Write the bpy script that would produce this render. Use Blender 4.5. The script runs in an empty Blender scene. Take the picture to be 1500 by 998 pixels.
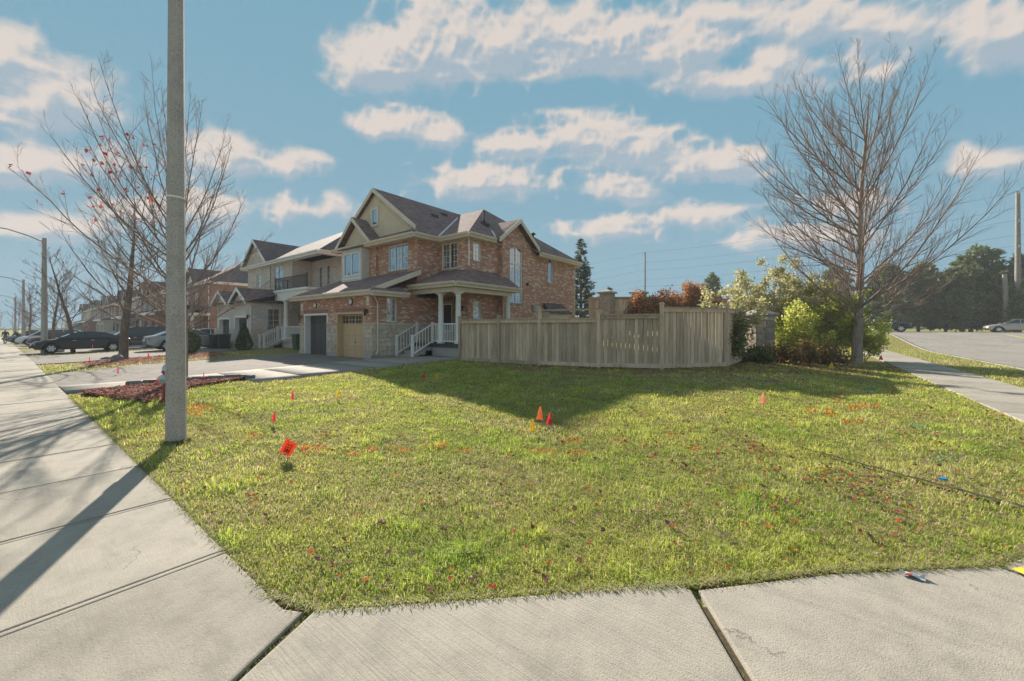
import bpy, bmesh, math, random
import numpy as np
from mathutils import Vector, Matrix
R = math.radians
S = bpy.context.scene
COL = S.collection
random.seed(7)

# ---------------------------------------------------------------- camera
# street frame: +x runs along the house fronts (to the right), +y runs into the lots, camera on the corner sidewalk
FPX, HOR = 590.0, 480.0          # focal length and horizon row, in pixels of a 1500 x 998 picture
CX, CY, CZ = 16.39, -10.52, 1.65
YAW = 38.12
cam_d = bpy.data.cameras.new('camera')
cam = bpy.data.objects.new('camera', cam_d)
COL.objects.link(cam)
cam.location = (CX, CY, CZ)
cam.rotation_euler = (R(90), 0, R(YAW))
cam_d.sensor_width = 36.0
cam_d.lens = 36.0 * FPX / 1500.0
cam_d.shift_y = -(499.0 - HOR) / 1500.0
cam_d.clip_start = 0.05
cam_d.clip_end = 4000
S.camera = cam
CA, SA = math.cos(R(YAW)), math.sin(R(YAW))

# ---------------------------------------------------------------- light
SUN_EL = R(26.7)
SUN_H = Vector((-0.911, 0.412)).normalized()
SUN_DIR = Vector((SUN_H.x * math.cos(SUN_EL), SUN_H.y * math.cos(SUN_EL), math.sin(SUN_EL)))
sun_d = bpy.data.lights.new('sun', 'SUN')
sun_d.energy = 3.2
sun_d.angle = R(0.55)
sun_d.color = (1.0, 0.90, 0.77)
sun = bpy.data.objects.new('sun', sun_d)
COL.objects.link(sun)
sun.rotation_euler = (-SUN_DIR).to_track_quat('-Z', 'Y').to_euler()
S.view_settings.view_transform = 'Standard'
S.view_settings.look = 'None'
S.view_settings.gamma = 1.0
S.view_settings.use_curve_mapping = False
S.view_settings.exposure = 1.78
S.render.engine = 'CYCLES'
S.cycles.use_denoising = True
S.cycles.max_bounces = 6
S.cycles.transparent_max_bounces = 12
S.cycles.sample_clamp_indirect = 6.0


def NN(nt, typ, **kw):
    n = nt.nodes.new(typ)
    for k, v in kw.items():
        if k == 'inp':
            for kk, vv in v.items():
                n.inputs[kk].default_value = vv
        else:
            setattr(n, k, v)
    return n


def mth(nt, op, a, b=None, c=None, clamp=False):
    n = nt.nodes.new('ShaderNodeMath')
    n.operation = op
    n.use_clamp = clamp
    for i, v in enumerate((a, b, c)):
        if v is None:
            continue
        if isinstance(v, (int, float)):
            n.inputs[i].default_value = v
        else:
            nt.links.new(v, n.inputs[i])
    return n.outputs[0]


def azel(px, py):
    k = (px - 750.0) / FPX
    x, y, z = -SA + CA * k, CA + SA * k, (HOR - py) / FPX
    return math.atan2(x, y), math.atan2(z, math.hypot(x, y))


# clouds: centre and half sizes measured as directions, heap clouds with flattened feet
CLOUDS = [(555, 90, 62, 52, 1), (640, 60, 85, 70, 1), (760, 55, 125, 72, 1), (880, 55, 120, 72, 1), (960, 75, 70, 46, 1),
          (1075, 112, 120, 34, 1), (1130, 85, 55, 40, .9), (1240, 30, 190, 46, 1), (1430, 35, 230, 66, 1), (1060, 18, 60, 28, .8), (1030, 62, 70, 40, .9),
          (566, 184, 58, 36, 1), (645, 195, 36, 28, .75), (760, 208, 60, 34, .95), (860, 200, 110, 44, 1), (950, 212, 68, 34, .95),
          (1060, 236, 92, 36, 1), (60, 130, 100, 78, 1), (0, 70, 70, 60, 1), (30, 238, 170, 40, .95), (425, 238, 56, 32, .95),
          (720, 262, 150, 32, .9), (908, 280, 48, 24, .85), (1440, 238, 62, 30, 1), (1020, 318, 64, 24, .85), (895, 335, 85, 24, .78),
          (330, 230, 70, 42, .9), (270, 300, 150, 34, .85), (440, 300, 95, 28, .85), (60, 330, 130, 28, .85), (1250, 300, 90, 24, .7),
          (1290, 105, 40, 30, .7), (1180, 345, 110, 24, .75)]
W = bpy.data.worlds.new('World')
S.world = W
W.use_nodes = True
wt = W.node_tree
wt.nodes.clear()
sky = NN(wt, 'ShaderNodeTexSky', sky_type='NISHITA', sun_disc=False, sun_elevation=SUN_EL,
         sun_rotation=math.atan2(SUN_H.x, SUN_H.y) % (2 * math.pi), altitude=0.0, air_density=1.0, dust_density=0.0, ozone_density=4.0)
SKY_STR = 0.10
CLOUD_STR = 1.0
# soft shoulder over the whole sky, as the camera's tone curve has it: c / (1 + c / k)
hs = NN(wt, 'ShaderNodeHueSaturation', inp={'Hue': 0.482, 'Saturation': 0.92, 'Value': 1.0})
wt.links.new(sky.outputs[0], hs.inputs['Color'])
sh = NN(wt, 'ShaderNodeVectorMath', operation='MULTIPLY_ADD')
sh.inputs[1].default_value = (1.5, 2.5, 4.0)
sh.inputs[2].default_value = (1, 1, 1)
wt.links.new(hs.outputs[0], sh.inputs[0])
dv = NN(wt, 'ShaderNodeVectorMath', operation='DIVIDE')
hm = NN(wt, 'ShaderNodeVectorMath', operation='MULTIPLY')
hm.inputs[1].default_value = (1.24, 3.24, 6.3)
wt.links.new(hs.outputs[0], hm.inputs[0])
wt.links.new(hm.outputs[0], dv.inputs[0])
wt.links.new(sh.outputs[0], dv.inputs[1])
bg = NN(wt, 'ShaderNodeBackground', inp={'Strength': SKY_STR})
wt.links.new(dv.outputs[0], bg.inputs[0])
wo = wt.nodes.new('ShaderNodeOutputWorld')
wt.links.new(bg.outputs[0], wo.inputs[0])


# ---------------------------------------------------------------- terrain
def sst(a, b, v):
    t = np.clip((v - a) / (b - a), 0, 1)
    return t * t * (3 - 2 * t)


def g(x, y):
    x = np.asarray(x, float)
    y = np.asarray(y, float)
    lot = 0.27 * np.clip((y + 8.0) / 11.0, 0, 1) * (1 - sst(13.0, 18.3, x))
    art = 1.12 * sst(28, 50, y)
    left = -0.0075 * np.maximum(0, -14 - x) * np.where(x < -170, 0, 1) - 1.17 * (x < -170)
    berm = 0.85 * np.exp(-(((x - 8) / 5.0) ** 2 + ((y - 17) / 4.0) ** 2))
    return lot + art + left + berm


def gz(x, y):
    return float(g(x, y))


def pix(px, py, zoff=0.0):
    """ground point seen at a pixel of the photograph"""
    k = (px - 750.0) / FPX
    dx, dy, dz = -SA + CA * k, CA + SA * k, (HOR - py) / FPX
    lo, hi = 0.5, 400.0
    for _ in range(60):
        m = (lo + hi) / 2
        if CZ + dz * m > gz(CX + dx * m, CY + dy * m) + zoff:
            lo = m
        else:
            hi = m
    return CX + dx * lo, CY + dy * lo


def ray_y(px, y):
    k = (px - 750.0) / FPX
    dx, dy = -SA + CA * k, CA + SA * k
    Z = (y - CY) / dy
    return CX + dx * Z, Z


def zat(py, Z):
    return CZ + (HOR - py) * Z / FPX


def noise3(P, seed):
    tab = np.random.default_rng(seed).random((32, 32, 32))
    i = np.floor(P).astype(int)
    f = P - i
    f = f * f * f * (f * (f * 6 - 15) + 10)
    o = 0
    for a in (0, 1):
        for b in (0, 1):
            for c in (0, 1):
                wgt = (f[:, 0] if a else 1 - f[:, 0]) * (f[:, 1] if b else 1 - f[:, 1]) * (f[:, 2] if c else 1 - f[:, 2])
                o = o + wgt * tab[(i[:, 0] + a) % 32, (i[:, 1] + b) % 32, (i[:, 2] + c) % 32]
    return o


def fbm(P, octv, seed, gain=0.5, billow=False):
    s_, amp, tot = 0, 1.0, 0
    for k in range(octv):
        n_ = noise3(P * 2.03 ** k + 17.3 * k, seed + k)
        if billow:
            n_ = 1 - np.abs(2 * n_ - 1)
        s_ = s_ + amp * n_
        tot += amp
        amp *= gain
    return s_ / tot


# ---------------------------------------------------------------- mesh helpers
class MB:
    def __init__(s):
        s.v, s.f, s.m = [], [], []

    def face(s, pts, mi=0):
        b = len(s.v)
        s.v += [tuple(p) for p in pts]
        s.f.append(tuple(range(b, b + len(pts))))
        s.m.append(mi)
        return s

    def box(s, x0, x1, y0, y1, z0, z1, mi=0):
        return s.obox((0, 0, 0), (1, 0, 0), (0, -1, 0), x0, x1, -y1, -y0, z0, z1, mi)

    def obox(s, o, ux, n, u0, u1, d0, d1, z0, z1, mi=0, up=(0, 0, 1)):
        """box in a wall frame: u along ux, d along outward normal n, z along up"""
        o, ux, n, up = Vector(o), Vector(ux), Vector(n), Vector(up)
        b = len(s.v)
        for z in (z0, z1):
            for (u, d_) in ((u0, d1), (u1, d1), (u1, d0), (u0, d0)):
                s.v.append(tuple(o + ux * u + n * d_ + up * z))
        for q in ((0, 1, 5, 4), (1, 2, 6, 5), (2, 3, 7, 6), (3, 0, 4, 7), (4, 5, 6, 7), (3, 2, 1, 0)):
            s.f.append(tuple(b + i for i in q))
            s.m.append(mi)
        return s

    def prism(s, pts, vec, mi=0):
        """polygon pts extruded by vec"""
        vec = Vector(vec)
        b = len(s.v)
        n = len(pts)
        s.v += [tuple(p) for p in pts] + [tuple(Vector(p) + vec) for p in pts]
        s.f.append(tuple(b + i for i in range(n)))
        s.f.append(tuple(b + n + i for i in reversed(range(n))))
        for i in range(n):
            j = (i + 1) % n
            s.f.append((b + j, b + i, b + n + i, b + n + j))
        s.m += [mi] * (n + 2)
        return s

    def tube(s, pts, rad, n=8, mi=0, cap=True):
        pts = [Vector(p) for p in pts]
        if not hasattr(rad, '__len__'):
            rad = [rad] * len(pts)
        b = len(s.v)
        ref = None
        for i, p in enumerate(pts):
            t = (pts[min(i + 1, len(pts) - 1)] - pts[max(i - 1, 0)]).normalized()
            if ref is None:
                ref = Vector((0, 0, 1)) if abs(t.z) < .9 else Vector((1, 0, 0))
            a = t.cross(ref)
            if a.length < 1e-4:
                a = t.cross(Vector((1, 0, 0)))
            a.normalize()
            c = a.cross(t)
            for q in range(n):
                an = 2 * math.pi * q / n
                s.v.append(tuple(p + (a * math.cos(an) + c * math.sin(an)) * rad[i]))
        for i in range(len(pts) - 1):
            for q in range(n):
                r_ = (q + 1) % n
                s.f.append((b + i * n + q, b + i * n + r_, b + (i + 1) * n + r_, b + (i + 1) * n + q))
                s.m.append(mi)
        if cap:
            s.f.append(tuple(b + q for q in reversed(range(n))))
            s.f.append(tuple(b + (len(pts) - 1) * n + q for q in range(n)))
            s.m += [mi, mi]
        return s

    def lathe(s, o, prof, n=16, mi=0, ax=(0, 0, 1)):
        o, ax = Vector(o), Vector(ax).normalized()
        a = ax.orthogonal().normalized()
        c = ax.cross(a)
        b = len(s.v)
        for (r, z) in prof:
            for q in range(n):
                an = 2 * math.pi * q / n
                s.v.append(tuple(o + ax * z + (a * math.cos(an) + c * math.sin(an)) * r))
        for i in range(len(prof) - 1):
            for q in range(n):
                r_ = (q + 1) % n
                s.f.append((b + i * n + q, b + i * n + r_, b + (i + 1) * n + r_, b + (i + 1) * n + q))
                s.m.append(mi)
        s.f.append(tuple(b + q for q in reversed(range(n))))
        s.f.append(tuple(b + (len(prof) - 1) * n + q for q in range(n)))
        s.m += [mi, mi]
        return s

    def mesh(s, name, mats, smooth=False):
        me = bpy.data.meshes.new(name)
        me.from_pydata(s.v, [], s.f)
        for m in (mats if isinstance(mats, (list, tuple)) else [mats]):
            me.materials.append(m)
        if len(set(s.m)) > 1:
            me.polygons.foreach_set('material_index', s.m)
        uv_auto(me)
        if smooth:
            me.polygons.foreach_set('use_smooth', [True] * len(me.polygons))
            try:
                me.set_sharp_from_angle(angle=R(40))
            except Exception:
                pass
        me.update()
        return me

    def build(s, name, mats, parent=None, smooth=False, label=None, loc=None):
        o = bpy.data.objects.new(name, s.mesh(name, mats, smooth))
        COL.objects.link(o)
        if parent is not None:
            o.parent = parent
        if loc is not None:
            o.location = loc
        if label:
            o['label'] = label
        return o


def uv_auto(me):
    nl = len(me.loops)
    if nl == 0:
        return
    uv = me.uv_layers.new(name='UVMap')
    co = np.empty(len(me.vertices) * 3, 'f')
    me.vertices.foreach_get('co', co)
    co = co.reshape(-1, 3)
    vi = np.empty(nl, 'i')
    me.loops.foreach_get('vertex_index', vi)
    npoly = len(me.polygons)
    ls, lt = np.empty(npoly, 'i'), np.empty(npoly, 'i')
    me.polygons.foreach_get('loop_start', ls)
    me.polygons.foreach_get('loop_total', lt)
    nr = np.empty(npoly * 3, 'f')
    me.polygons.foreach_get('normal', nr)
    nr = nr.reshape(-1, 3)
    u = np.stack([-nr[:, 1], nr[:, 0], np.zeros(npoly)], 1)
    ln = np.linalg.norm(u, axis=1)
    flat = ln < 0.05
    u[flat] = (1, 0, 0)
    ln[flat] = 1
    u /= ln[:, None]
    w = np.cross(nr, u)
    pid = np.repeat(np.arange(npoly), lt)
    order = np.concatenate([np.arange(a, a + b) for a, b in zip(ls, lt)]) if not np.all(ls[1:] == (ls + lt)[:-1]) else np.arange(nl)
    out = np.empty((nl, 2), 'f')
    p = co[vi[order]]
    out[order, 0] = (p * u[pid]).sum(1)
    out[order, 1] = (p * w[pid]).sum(1)
    uv.data.foreach_set('uv', out.ravel())


def np_obj(name, v, f, mats, parent=None, col=None, mi=None, smooth=False):
    """big mesh from arrays; f is (n,3) or (n,4)"""
    v = np.asarray(v, 'f')
    f = np.asarray(f, 'i')
    me = bpy.data.meshes.new(name)
    me.vertices.add(len(v))
    me.vertices.foreach_set('co', v.ravel())
    k = f.shape[1]
    me.loops.add(f.size)
    me.loops.foreach_set('vertex_index', f.ravel())
    me.polygons.add(len(f))
    me.polygons.foreach_set('loop_start', np.arange(len(f), dtype='i') * k)
    for m in (mats if isinstance(mats, (list, tuple)) else [mats]):
        me.materials.append(m)
    if mi is not None:
        me.polygons.foreach_set('material_index', np.asarray(mi, 'i'))
    if smooth:
        me.polygons.foreach_set('use_smooth', np.ones(len(f), bool))
    if col is not None:
        a = me.color_attributes.new('Col', 'FLOAT_COLOR', 'POINT')
        c4 = np.ones((len(v), 4), 'f')
        c4[:, :3] = col
        a.data.foreach_set('color', c4.ravel())
    me.update()
    me.validate()
    o = bpy.data.objects.new(name, me)
    COL.objects.link(o)
    if parent is not None:
        o.parent = parent
    return o


def tag(o, label, cat, group=None):
    o['label'] = label
    o['category'] = cat
    if group:
        o['group'] = group
    return o


def struct(o, kind='structure'):
    o['kind'] = kind
    return o


def thing(name, label, cat, loc=(0, 0, 0), rz=0.0, group=None):
    o = bpy.data.objects.new(name, None)
    o.empty_display_size = 0.2
    COL.objects.link(o)
    o.location = loc
    o.rotation_euler = (0, 0, rz)
    return tag(o, label, cat, group)


def inst(me, name, parent=None, loc=(0, 0, 0), rot=(0, 0, 0), scale=(1, 1, 1)):
    o = bpy.data.objects.new(name, me)
    COL.objects.link(o)
    o.parent = parent
    o.location, o.rotation_euler, o.scale = loc, rot, scale
    return o


# ---------------------------------------------------------------- materials
def base_mat(name, rough=0.7, spec=0.3):
    m = bpy.data.materials.new(name)
    m.use_nodes = True
    nt = m.node_tree
    b = nt.nodes['Principled BSDF']
    b.inputs['Roughness'].default_value = rough
    b.inputs['Specular IOR Level'].default_value = spec
    return m, nt, b


def rgb(c):
    return (c[0], c[1], c[2], 1)


def ramp(nt, fac, stops):
    r = nt.nodes.new('ShaderNodeValToRGB')
    e = r.color_ramp.elements
    while len(e) < len(stops):
        e.new(0.5)
    for q, (p, c) in zip(e, stops):
        q.position = p
        q.color = rgb(c) if hasattr(c, '__len__') else (c, c, c, 1)
    nt.links.new(fac, r.inputs[0])
    return r.outputs[0]


def noise(nt, vec, scale, detail=4, rough=0.55, dist=0.0, out='Fac'):
    n = NN(nt, 'ShaderNodeTexNoise', inp={'Scale': scale, 'Detail': detail, 'Roughness': rough, 'Distortion': dist})
    if vec is not None:
        nt.links.new(vec, n.inputs['Vector'])
    return n.outputs[out]


def mapping(nt, vec, scale=(1, 1, 1), rot=(0, 0, 0), loc=(0, 0, 0)):
    m = NN(nt, 'ShaderNodeMapping', inp={'Scale': scale, 'Rotation': rot, 'Location': loc})
    nt.links.new(vec, m.inputs[0])
    return m.outputs[0]


def mixc(nt, fac, a, b, blend='MIX'):
    m = NN(nt, 'ShaderNodeMix', data_type='RGBA', blend_type=blend)
    for i, v in ((0, fac), (6, a), (7, b)):
        if isinstance(v, (int, float)):
            m.inputs[i].default_value = v
        elif isinstance(v, (tuple, list)):
            m.inputs[i].default_value = rgb(v)
        else:
            nt.links.new(v, m.inputs[i])
    return m.outputs[2]


def bump(nt, b, h, strength=0.3, dist=0.02):
    n = NN(nt, 'ShaderNodeBump', inp={'Strength': strength, 'Distance': dist})
    nt.links.new(h, n.inputs['Height'])
    nt.links.new(n.outputs[0], b.inputs['Normal'])


def geo_pos(nt):
    return nt.nodes.new('ShaderNodeNewGeometry').outputs['Position']


def objc(nt):
    return nt.nodes.new('ShaderNodeTexCoord').outputs['Object']


def uvc(nt):
    return nt.nodes.new('ShaderNodeTexCoord').outputs['UV']


def m_plain(name, c, rough=0.6, spec=0.3, var=0.12, scale=6.0, metal=0.0, bmp=0.0, objrand=0.0):
    m, nt, b = base_mat(name, rough, spec)
    p = objc(nt)
    n = noise(nt, p, scale, 5, 0.6)
    lo = tuple(x * (1 - var) for x in c)
    hi = tuple(min(1, x * (1 + var)) for x in c)
    cc_ = ramp(nt, n, [(0.3, lo), (0.7, hi)])
    if objrand:
        oi = nt.nodes.new('ShaderNodeObjectInfo')
        f = mth(nt, 'MULTIPLY_ADD', oi.outputs['Random'], 2 * objrand, 1 - objrand)
        v = NN(nt, 'ShaderNodeVectorMath', operation='SCALE')
        nt.links.new(cc_, v.inputs[0])
        nt.links.new(f, v.inputs['Scale'])
        cc_ = v.outputs[0]
    nt.links.new(cc_, b.inputs['Base Color'])
    b.inputs['Metallic'].default_value = metal
    if bmp:
        bump(nt, b, noise(nt, p, scale * 6, 4, 0.6), bmp, 0.01)
    return m


def m_concrete(name, c, broom=0.0, speck=0.5, stain=0.5, fs=1.0):
    m, nt, b = base_mat(name, 0.9, 0.15)
    p = geo_pos(nt)
    oi = nt.nodes.new('ShaderNodeObjectInfo')
    big = noise(nt, p, 0.7, 5, 0.6)
    mid = noise(nt, p, 5.0, 5, 0.65)
    fine = noise(nt, p, 130.0 * fs, 3, 0.6)
    vor = NN(nt, 'ShaderNodeTexVoronoi', inp={'Scale': 85.0 * fs})
    nt.links.new(p, vor.inputs['Vector'])
    d_ = tuple(x * 0.80 for x in c)
    l_ = tuple(x * 1.14 for x in c)
    col = ramp(nt, mth(nt, 'MULTIPLY_ADD', mid, 0.5, mth(nt, 'MULTIPLY', big, 0.5)), [(0.36, d_), (0.5, c), (0.66, l_)])
    col = mixc(nt, mth(nt, 'MULTIPLY', mth(nt, 'GREATER_THAN', fine, 0.60), 0.35 * speck), col, tuple(x * 0.5 for x in c))
    col = mixc(nt, mth(nt, 'MULTIPLY', mth(nt, 'LESS_THAN', vor.outputs['Distance'], 0.20), 0.40 * speck), col, tuple(min(1, x * 1.5) for x in c))
    st = noise(nt, mapping(nt, p, (0.5, 1.6, 1)), 2.2, 7, 0.7)
    col = mixc(nt, mth(nt, 'MULTIPLY', ramp(nt, st, [(0.55, 0.0), (0.72, 1.0)]), stain * 0.5), col, (c[0] * .62, c[1] * .62, c[2] * .64))
    if speck < 1.5:
        vg = NN(nt, 'ShaderNodeTexVoronoi', inp={'Scale': 2.6})
        nt.links.new(p, vg.inputs['Vector'])
        col = mixc(nt, mth(nt, 'MULTIPLY', mth(nt, 'LESS_THAN', vg.outputs['Distance'], 0.035), 0.55), col, tuple(x * .35 for x in c))
        ve = NN(nt, 'ShaderNodeTexVoronoi', feature='DISTANCE_TO_EDGE', inp={'Scale': 0.42})
        wv = NN(nt, 'ShaderNodeVectorMath', operation='ADD')
        nt.links.new(p, wv.inputs[0])
        nt.links.new(noise(nt, p, 2.2, 6, 0.62, out='Color'), wv.inputs[1])
        nt.links.new(wv.outputs[0], ve.inputs['Vector'])
        col = mixc(nt, mth(nt, 'MULTIPLY', mth(nt, 'LESS_THAN', ve.outputs['Distance'], 0.0035), mth(nt, 'MULTIPLY', mth(nt, 'GREATER_THAN', big, 0.53), 0.6)), col, tuple(x * .4 for x in c))
    tone = mth(nt, 'MULTIPLY_ADD', oi.outputs['Random'], 0.22, 0.88)
    v = NN(nt, 'ShaderNodeVectorMath', operation='SCALE')
    nt.links.new(col, v.inputs[0])
    nt.links.new(tone, v.inputs['Scale'])
    nt.links.new(v.outputs[0], b.inputs['Base Color'])
    h = mth(nt, 'MULTIPLY_ADD', fine, 0.6, mth(nt, 'MULTIPLY', mid, 0.8))
    if broom:
        h = mth(nt, 'MULTIPLY_ADD', noise(nt, mapping(nt, p, (1.2, 60, 1), (0, 0, R(52))), 1.0, 3, 0.6), broom, h)
    bump(nt, b, h, 0.5, 0.012)
    return m


def m_brick(name, c1, c2, pale, pale_amt=0.16, mortar=(0.36, 0.31, 0.28), bw=0.235, bh=0.078, bm=0.4):
    m, nt, b = base_mat(name, 0.88, 0.15)
    u = uvc(nt)
    br = NN(nt, 'ShaderNodeTexBrick', offset=0.5, inp={'Color1': (0, 0, 0, 1), 'Color2': (1, 1, 1, 1), 'Mortar': (0.4, 0.4, 0.4, 1), 'Scale': 1.0,
            'Mortar Size': 0.0075, 'Mortar Smooth': 0.3, 'Bias': 0.0, 'Brick Width': bw, 'Row Height': bh})
    nt.links.new(u, br.inputs['Vector'])
    r_ = br.outputs['Color']
    cl = noise(nt, mapping(nt, u, (1.0, 3.2, 1)), 1.5, 3, 0.5)
    sel = mth(nt, 'ADD', mth(nt, 'MULTIPLY', r_, 0.78), mth(nt, 'MULTIPLY', cl, 0.42))
    mid = tuple((a + b_) / 2 for a, b_ in zip(c1, c2))
    th = 0.98 - pale_amt
    col = ramp(nt, sel, [(0.15, c1), (0.35, mid), (th - 0.1, c2), (th + 0.05, pale)])
    gn = noise(nt, u, 45, 4, 0.6)
    col = mixc(nt, 0.5, col, ramp(nt, gn, [(0.3, 0.32), (0.7, 0.68)]), 'OVERLAY')
    gr = noise(nt, mapping(nt, u, (1, .4, 1)), 0.8, 5, 0.6)
    col = mixc(nt, mth(nt, 'MULTIPLY', ramp(nt, gr, [(.45, 0.), (.75, 1.)]), 0.25), col, tuple(x * .62 for x in c1))
    col = mixc(nt, br.outputs['Fac'], col, mortar)
    nt.links.new(col, b.inputs['Base Color'])
    bump(nt, b, mth(nt, 'SUBTRACT', mth(nt, 'MULTIPLY', gn, 0.25), br.outputs['Fac']), bm, 0.012)
    return m


def m_shingle(name, c, c2):
    m, nt, b = base_mat(name, 0.92, 0.12)
    u = uvc(nt)
    br = NN(nt, 'ShaderNodeTexBrick', offset=0.37, inp={'Color1': (0, 0, 0, 1), 'Color2': (1, 1, 1, 1), 'Mortar': (0, 0, 0, 1), 'Scale': 1.0,
            'Mortar Size': 0.006, 'Mortar Smooth': 0.2, 'Brick Width': 0.31, 'Row Height': 0.145})
    nt.links.new(u, br.inputs['Vector'])
    n = noise(nt, u, 1.3, 5, 0.6)
    f = noise(nt, u, 60, 3, 0.6)
    s_ = mth(nt, 'ADD', mth(nt, 'MULTIPLY', br.outputs['Color'], 0.45), mth(nt, 'MULTIPLY', n, 0.55))
    col = ramp(nt, s_, [(0.2, c), (0.8, c2)])
    col = mixc(nt, 0.6, col, ramp(nt, f, [(0.3, 0.3), (0.7, 0.7)]), 'OVERLAY')
    col = mixc(nt, mth(nt, 'MULTIPLY', br.outputs['Fac'], 0.6), col, tuple(x * .4 for x in c))
    nt.links.new(col, b.inputs['Base Color'])
    bump(nt, b, mth(nt, 'MULTIPLY_ADD', br.outputs['Fac'], -1.0, mth(nt, 'MULTIPLY', f, .5)), 0.5, 0.012)
    return m


def m_wood(name, c1, c2, c3):
    m, nt, b = base_mat(name, 0.85, 0.15)
    oi = nt.nodes.new('ShaderNodeObjectInfo')
    p = objc(nt)
    cb = NN(nt, 'ShaderNodeCombineXYZ')
    nt.links.new(mth(nt, 'MULTIPLY', oi.outputs['Random'], 40.0), cb.inputs[2])
    ad = NN(nt, 'ShaderNodeVectorMath', operation='ADD')
    nt.links.new(p, ad.inputs[0])
    nt.links.new(cb.outputs[0], ad.inputs[1])
    gr = noise(nt, mapping(nt, ad.outputs[0], (26, 26, 1.6)), 1.0, 6, 0.65, 0.6)
    bl = noise(nt, mapping(nt, ad.outputs[0], (3, 3, 0.9)), 1.0, 4, 0.6)
    col = ramp(nt, mth(nt, 'MULTIPLY_ADD', gr, 0.6, mth(nt, 'MULTIPLY', bl, 0.4)), [(0.32, c1), (0.5, c2), (0.68, c3)])
    tone = mth(nt, 'MULTIPLY_ADD', oi.outputs['Random'], 0.5, 0.75)
    v = NN(nt, 'ShaderNodeVectorMath', operation='SCALE')
    nt.links.new(col, v.inputs[0])
    nt.links.new(tone, v.inputs['Scale'])
    nt.links.new(v.outputs[0], b.inputs['Base Color'])
    bump(nt, b, gr, 0.35, 0.006)
    return m


def m_leaf(name, stops, trans=0.4, rough=0.5, attr=False, ps=2.0, gloss=0.03):
    m = bpy.data.materials.new(name)
    m.use_nodes = True
    nt = m.node_tree
    nt.nodes.clear()
    out = nt.nodes.new('ShaderNodeOutputMaterial')
    if attr:
        col = NN(nt, 'ShaderNodeVertexColor', layer_name='Col').outputs[0]
    else:
        gm = nt.nodes.new('ShaderNodeNewGeometry')
        f = mth(nt, 'MULTIPLY_ADD', gm.outputs['Random Per Island'], 0.75, mth(nt, 'MULTIPLY', noise(nt, gm.outputs['Position'], ps, 2), 0.3))
        col = ramp(nt, f, stops)
    df = nt.nodes.new('ShaderNodeBsdfDiffuse')
    tr = nt.nodes.new('ShaderNodeBsdfTranslucent')
    gl = NN(nt, 'ShaderNodeBsdfGlossy', inp={'Roughness': rough, 'Color': (1, 1, 1, 1)})
    nt.links.new(col, df.inputs[0])
    nt.links.new(col, tr.inputs[0])
    a = NN(nt, 'ShaderNodeMixShader', inp={0: trans})
    nt.links.new(df.outputs[0], a.inputs[1])
    nt.links.new(tr.outputs[0], a.inputs[2])
    c_ = NN(nt, 'ShaderNodeMixShader', inp={0: gloss})
    nt.links.new(a.outputs[0], c_.inputs[1])
    nt.links.new(gl.outputs[0], c_.inputs[2])
    nt.links.new(c_.outputs[0], out.inputs[0])
    return m


def m_bark(name, c1, c2, sc=1.0):
    m, nt, b = base_mat(name, 0.9, 0.1)
    p = objc(nt)
    n = noise(nt, mapping(nt, p, (9 * sc, 9 * sc, 2.2 * sc)), 1.5, 6, 0.65, 0.4)
    nt.links.new(ramp(nt, n, [(0.3, c1), (0.7, c2)]), b.inputs['Base Color'])
    bump(nt, b, n, 0.6, 0.03)
    return m


def m_glass(name, tint=(0.9, 0.95, 1.0), refl=0.55):
    m = bpy.data.materials.new(name)
    m.use_nodes = True
    nt = m.node_tree
    nt.nodes.clear()
    out = nt.nodes.new('ShaderNodeOutputMaterial')
    tr = NN(nt, 'ShaderNodeBsdfTransparent', inp={0: rgb(tint)})
    gl = NN(nt, 'ShaderNodeBsdfGlossy', inp={'Roughness': 0.03, 'Color': (0.92, 0.97, 1, 1)})
    lw = NN(nt, 'ShaderNodeLayerWeight', inp={0: 0.35})
    f = mth(nt, 'MULTIPLY_ADD', lw.outputs['Fresnel'], 0.6, refl * 0.5, clamp=True)
    mx_ = nt.nodes.new('ShaderNodeMixShader')
    nt.links.new(f, mx_.inputs[0])
    nt.links.new(tr.outputs[0], mx_.inputs[1])
    nt.links.new(gl.outputs[0], mx_.inputs[2])
    nt.links.new(mx_.outputs[0], out.inputs[0])
    return m


def m_asphalt(name, c, crack=0.5):
    m, nt, b = base_mat(name, 0.92, 0.15)
    p = geo_pos(nt)
    n1, n2, n3 = noise(nt, p, 0.35, 5, 0.6), noise(nt, p, 3.0, 6, 0.65), noise(nt, p, 90, 3, 0.6)
    col = ramp(nt, mth(nt, 'MULTIPLY_ADD', n1, .5, mth(nt, 'MULTIPLY', n2, .5)), [(0.35, tuple(x * .78 for x in c)), (0.65, tuple(x * 1.2 for x in c))])
    col = mixc(nt, 0.5, col, ramp(nt, n3, [(0.25, 0.25), (0.75, 0.75)]), 'OVERLAY')
    vd = NN(nt, 'ShaderNodeTexVoronoi', feature='DISTANCE_TO_EDGE', inp={'Scale': 0.45})
    wv = NN(nt, 'ShaderNodeVectorMath', operation='ADD')
    nt.links.new(p, wv.inputs[0])
    nt.links.new(noise(nt, p, 1.4, 5, 0.6, out='Color'), wv.inputs[1])
    nt.links.new(wv.outputs[0], vd.inputs['Vector'])
    col = mixc(nt, mth(nt, 'MULTIPLY', mth(nt, 'LESS_THAN', vd.outputs['Distance'], 0.011), crack), col, tuple(x * .4 for x in c))
    nt.links.new(col, b.inputs['Base Color'])
    bump(nt, b, n3, 0.4, 0.01)
    return m


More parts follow.
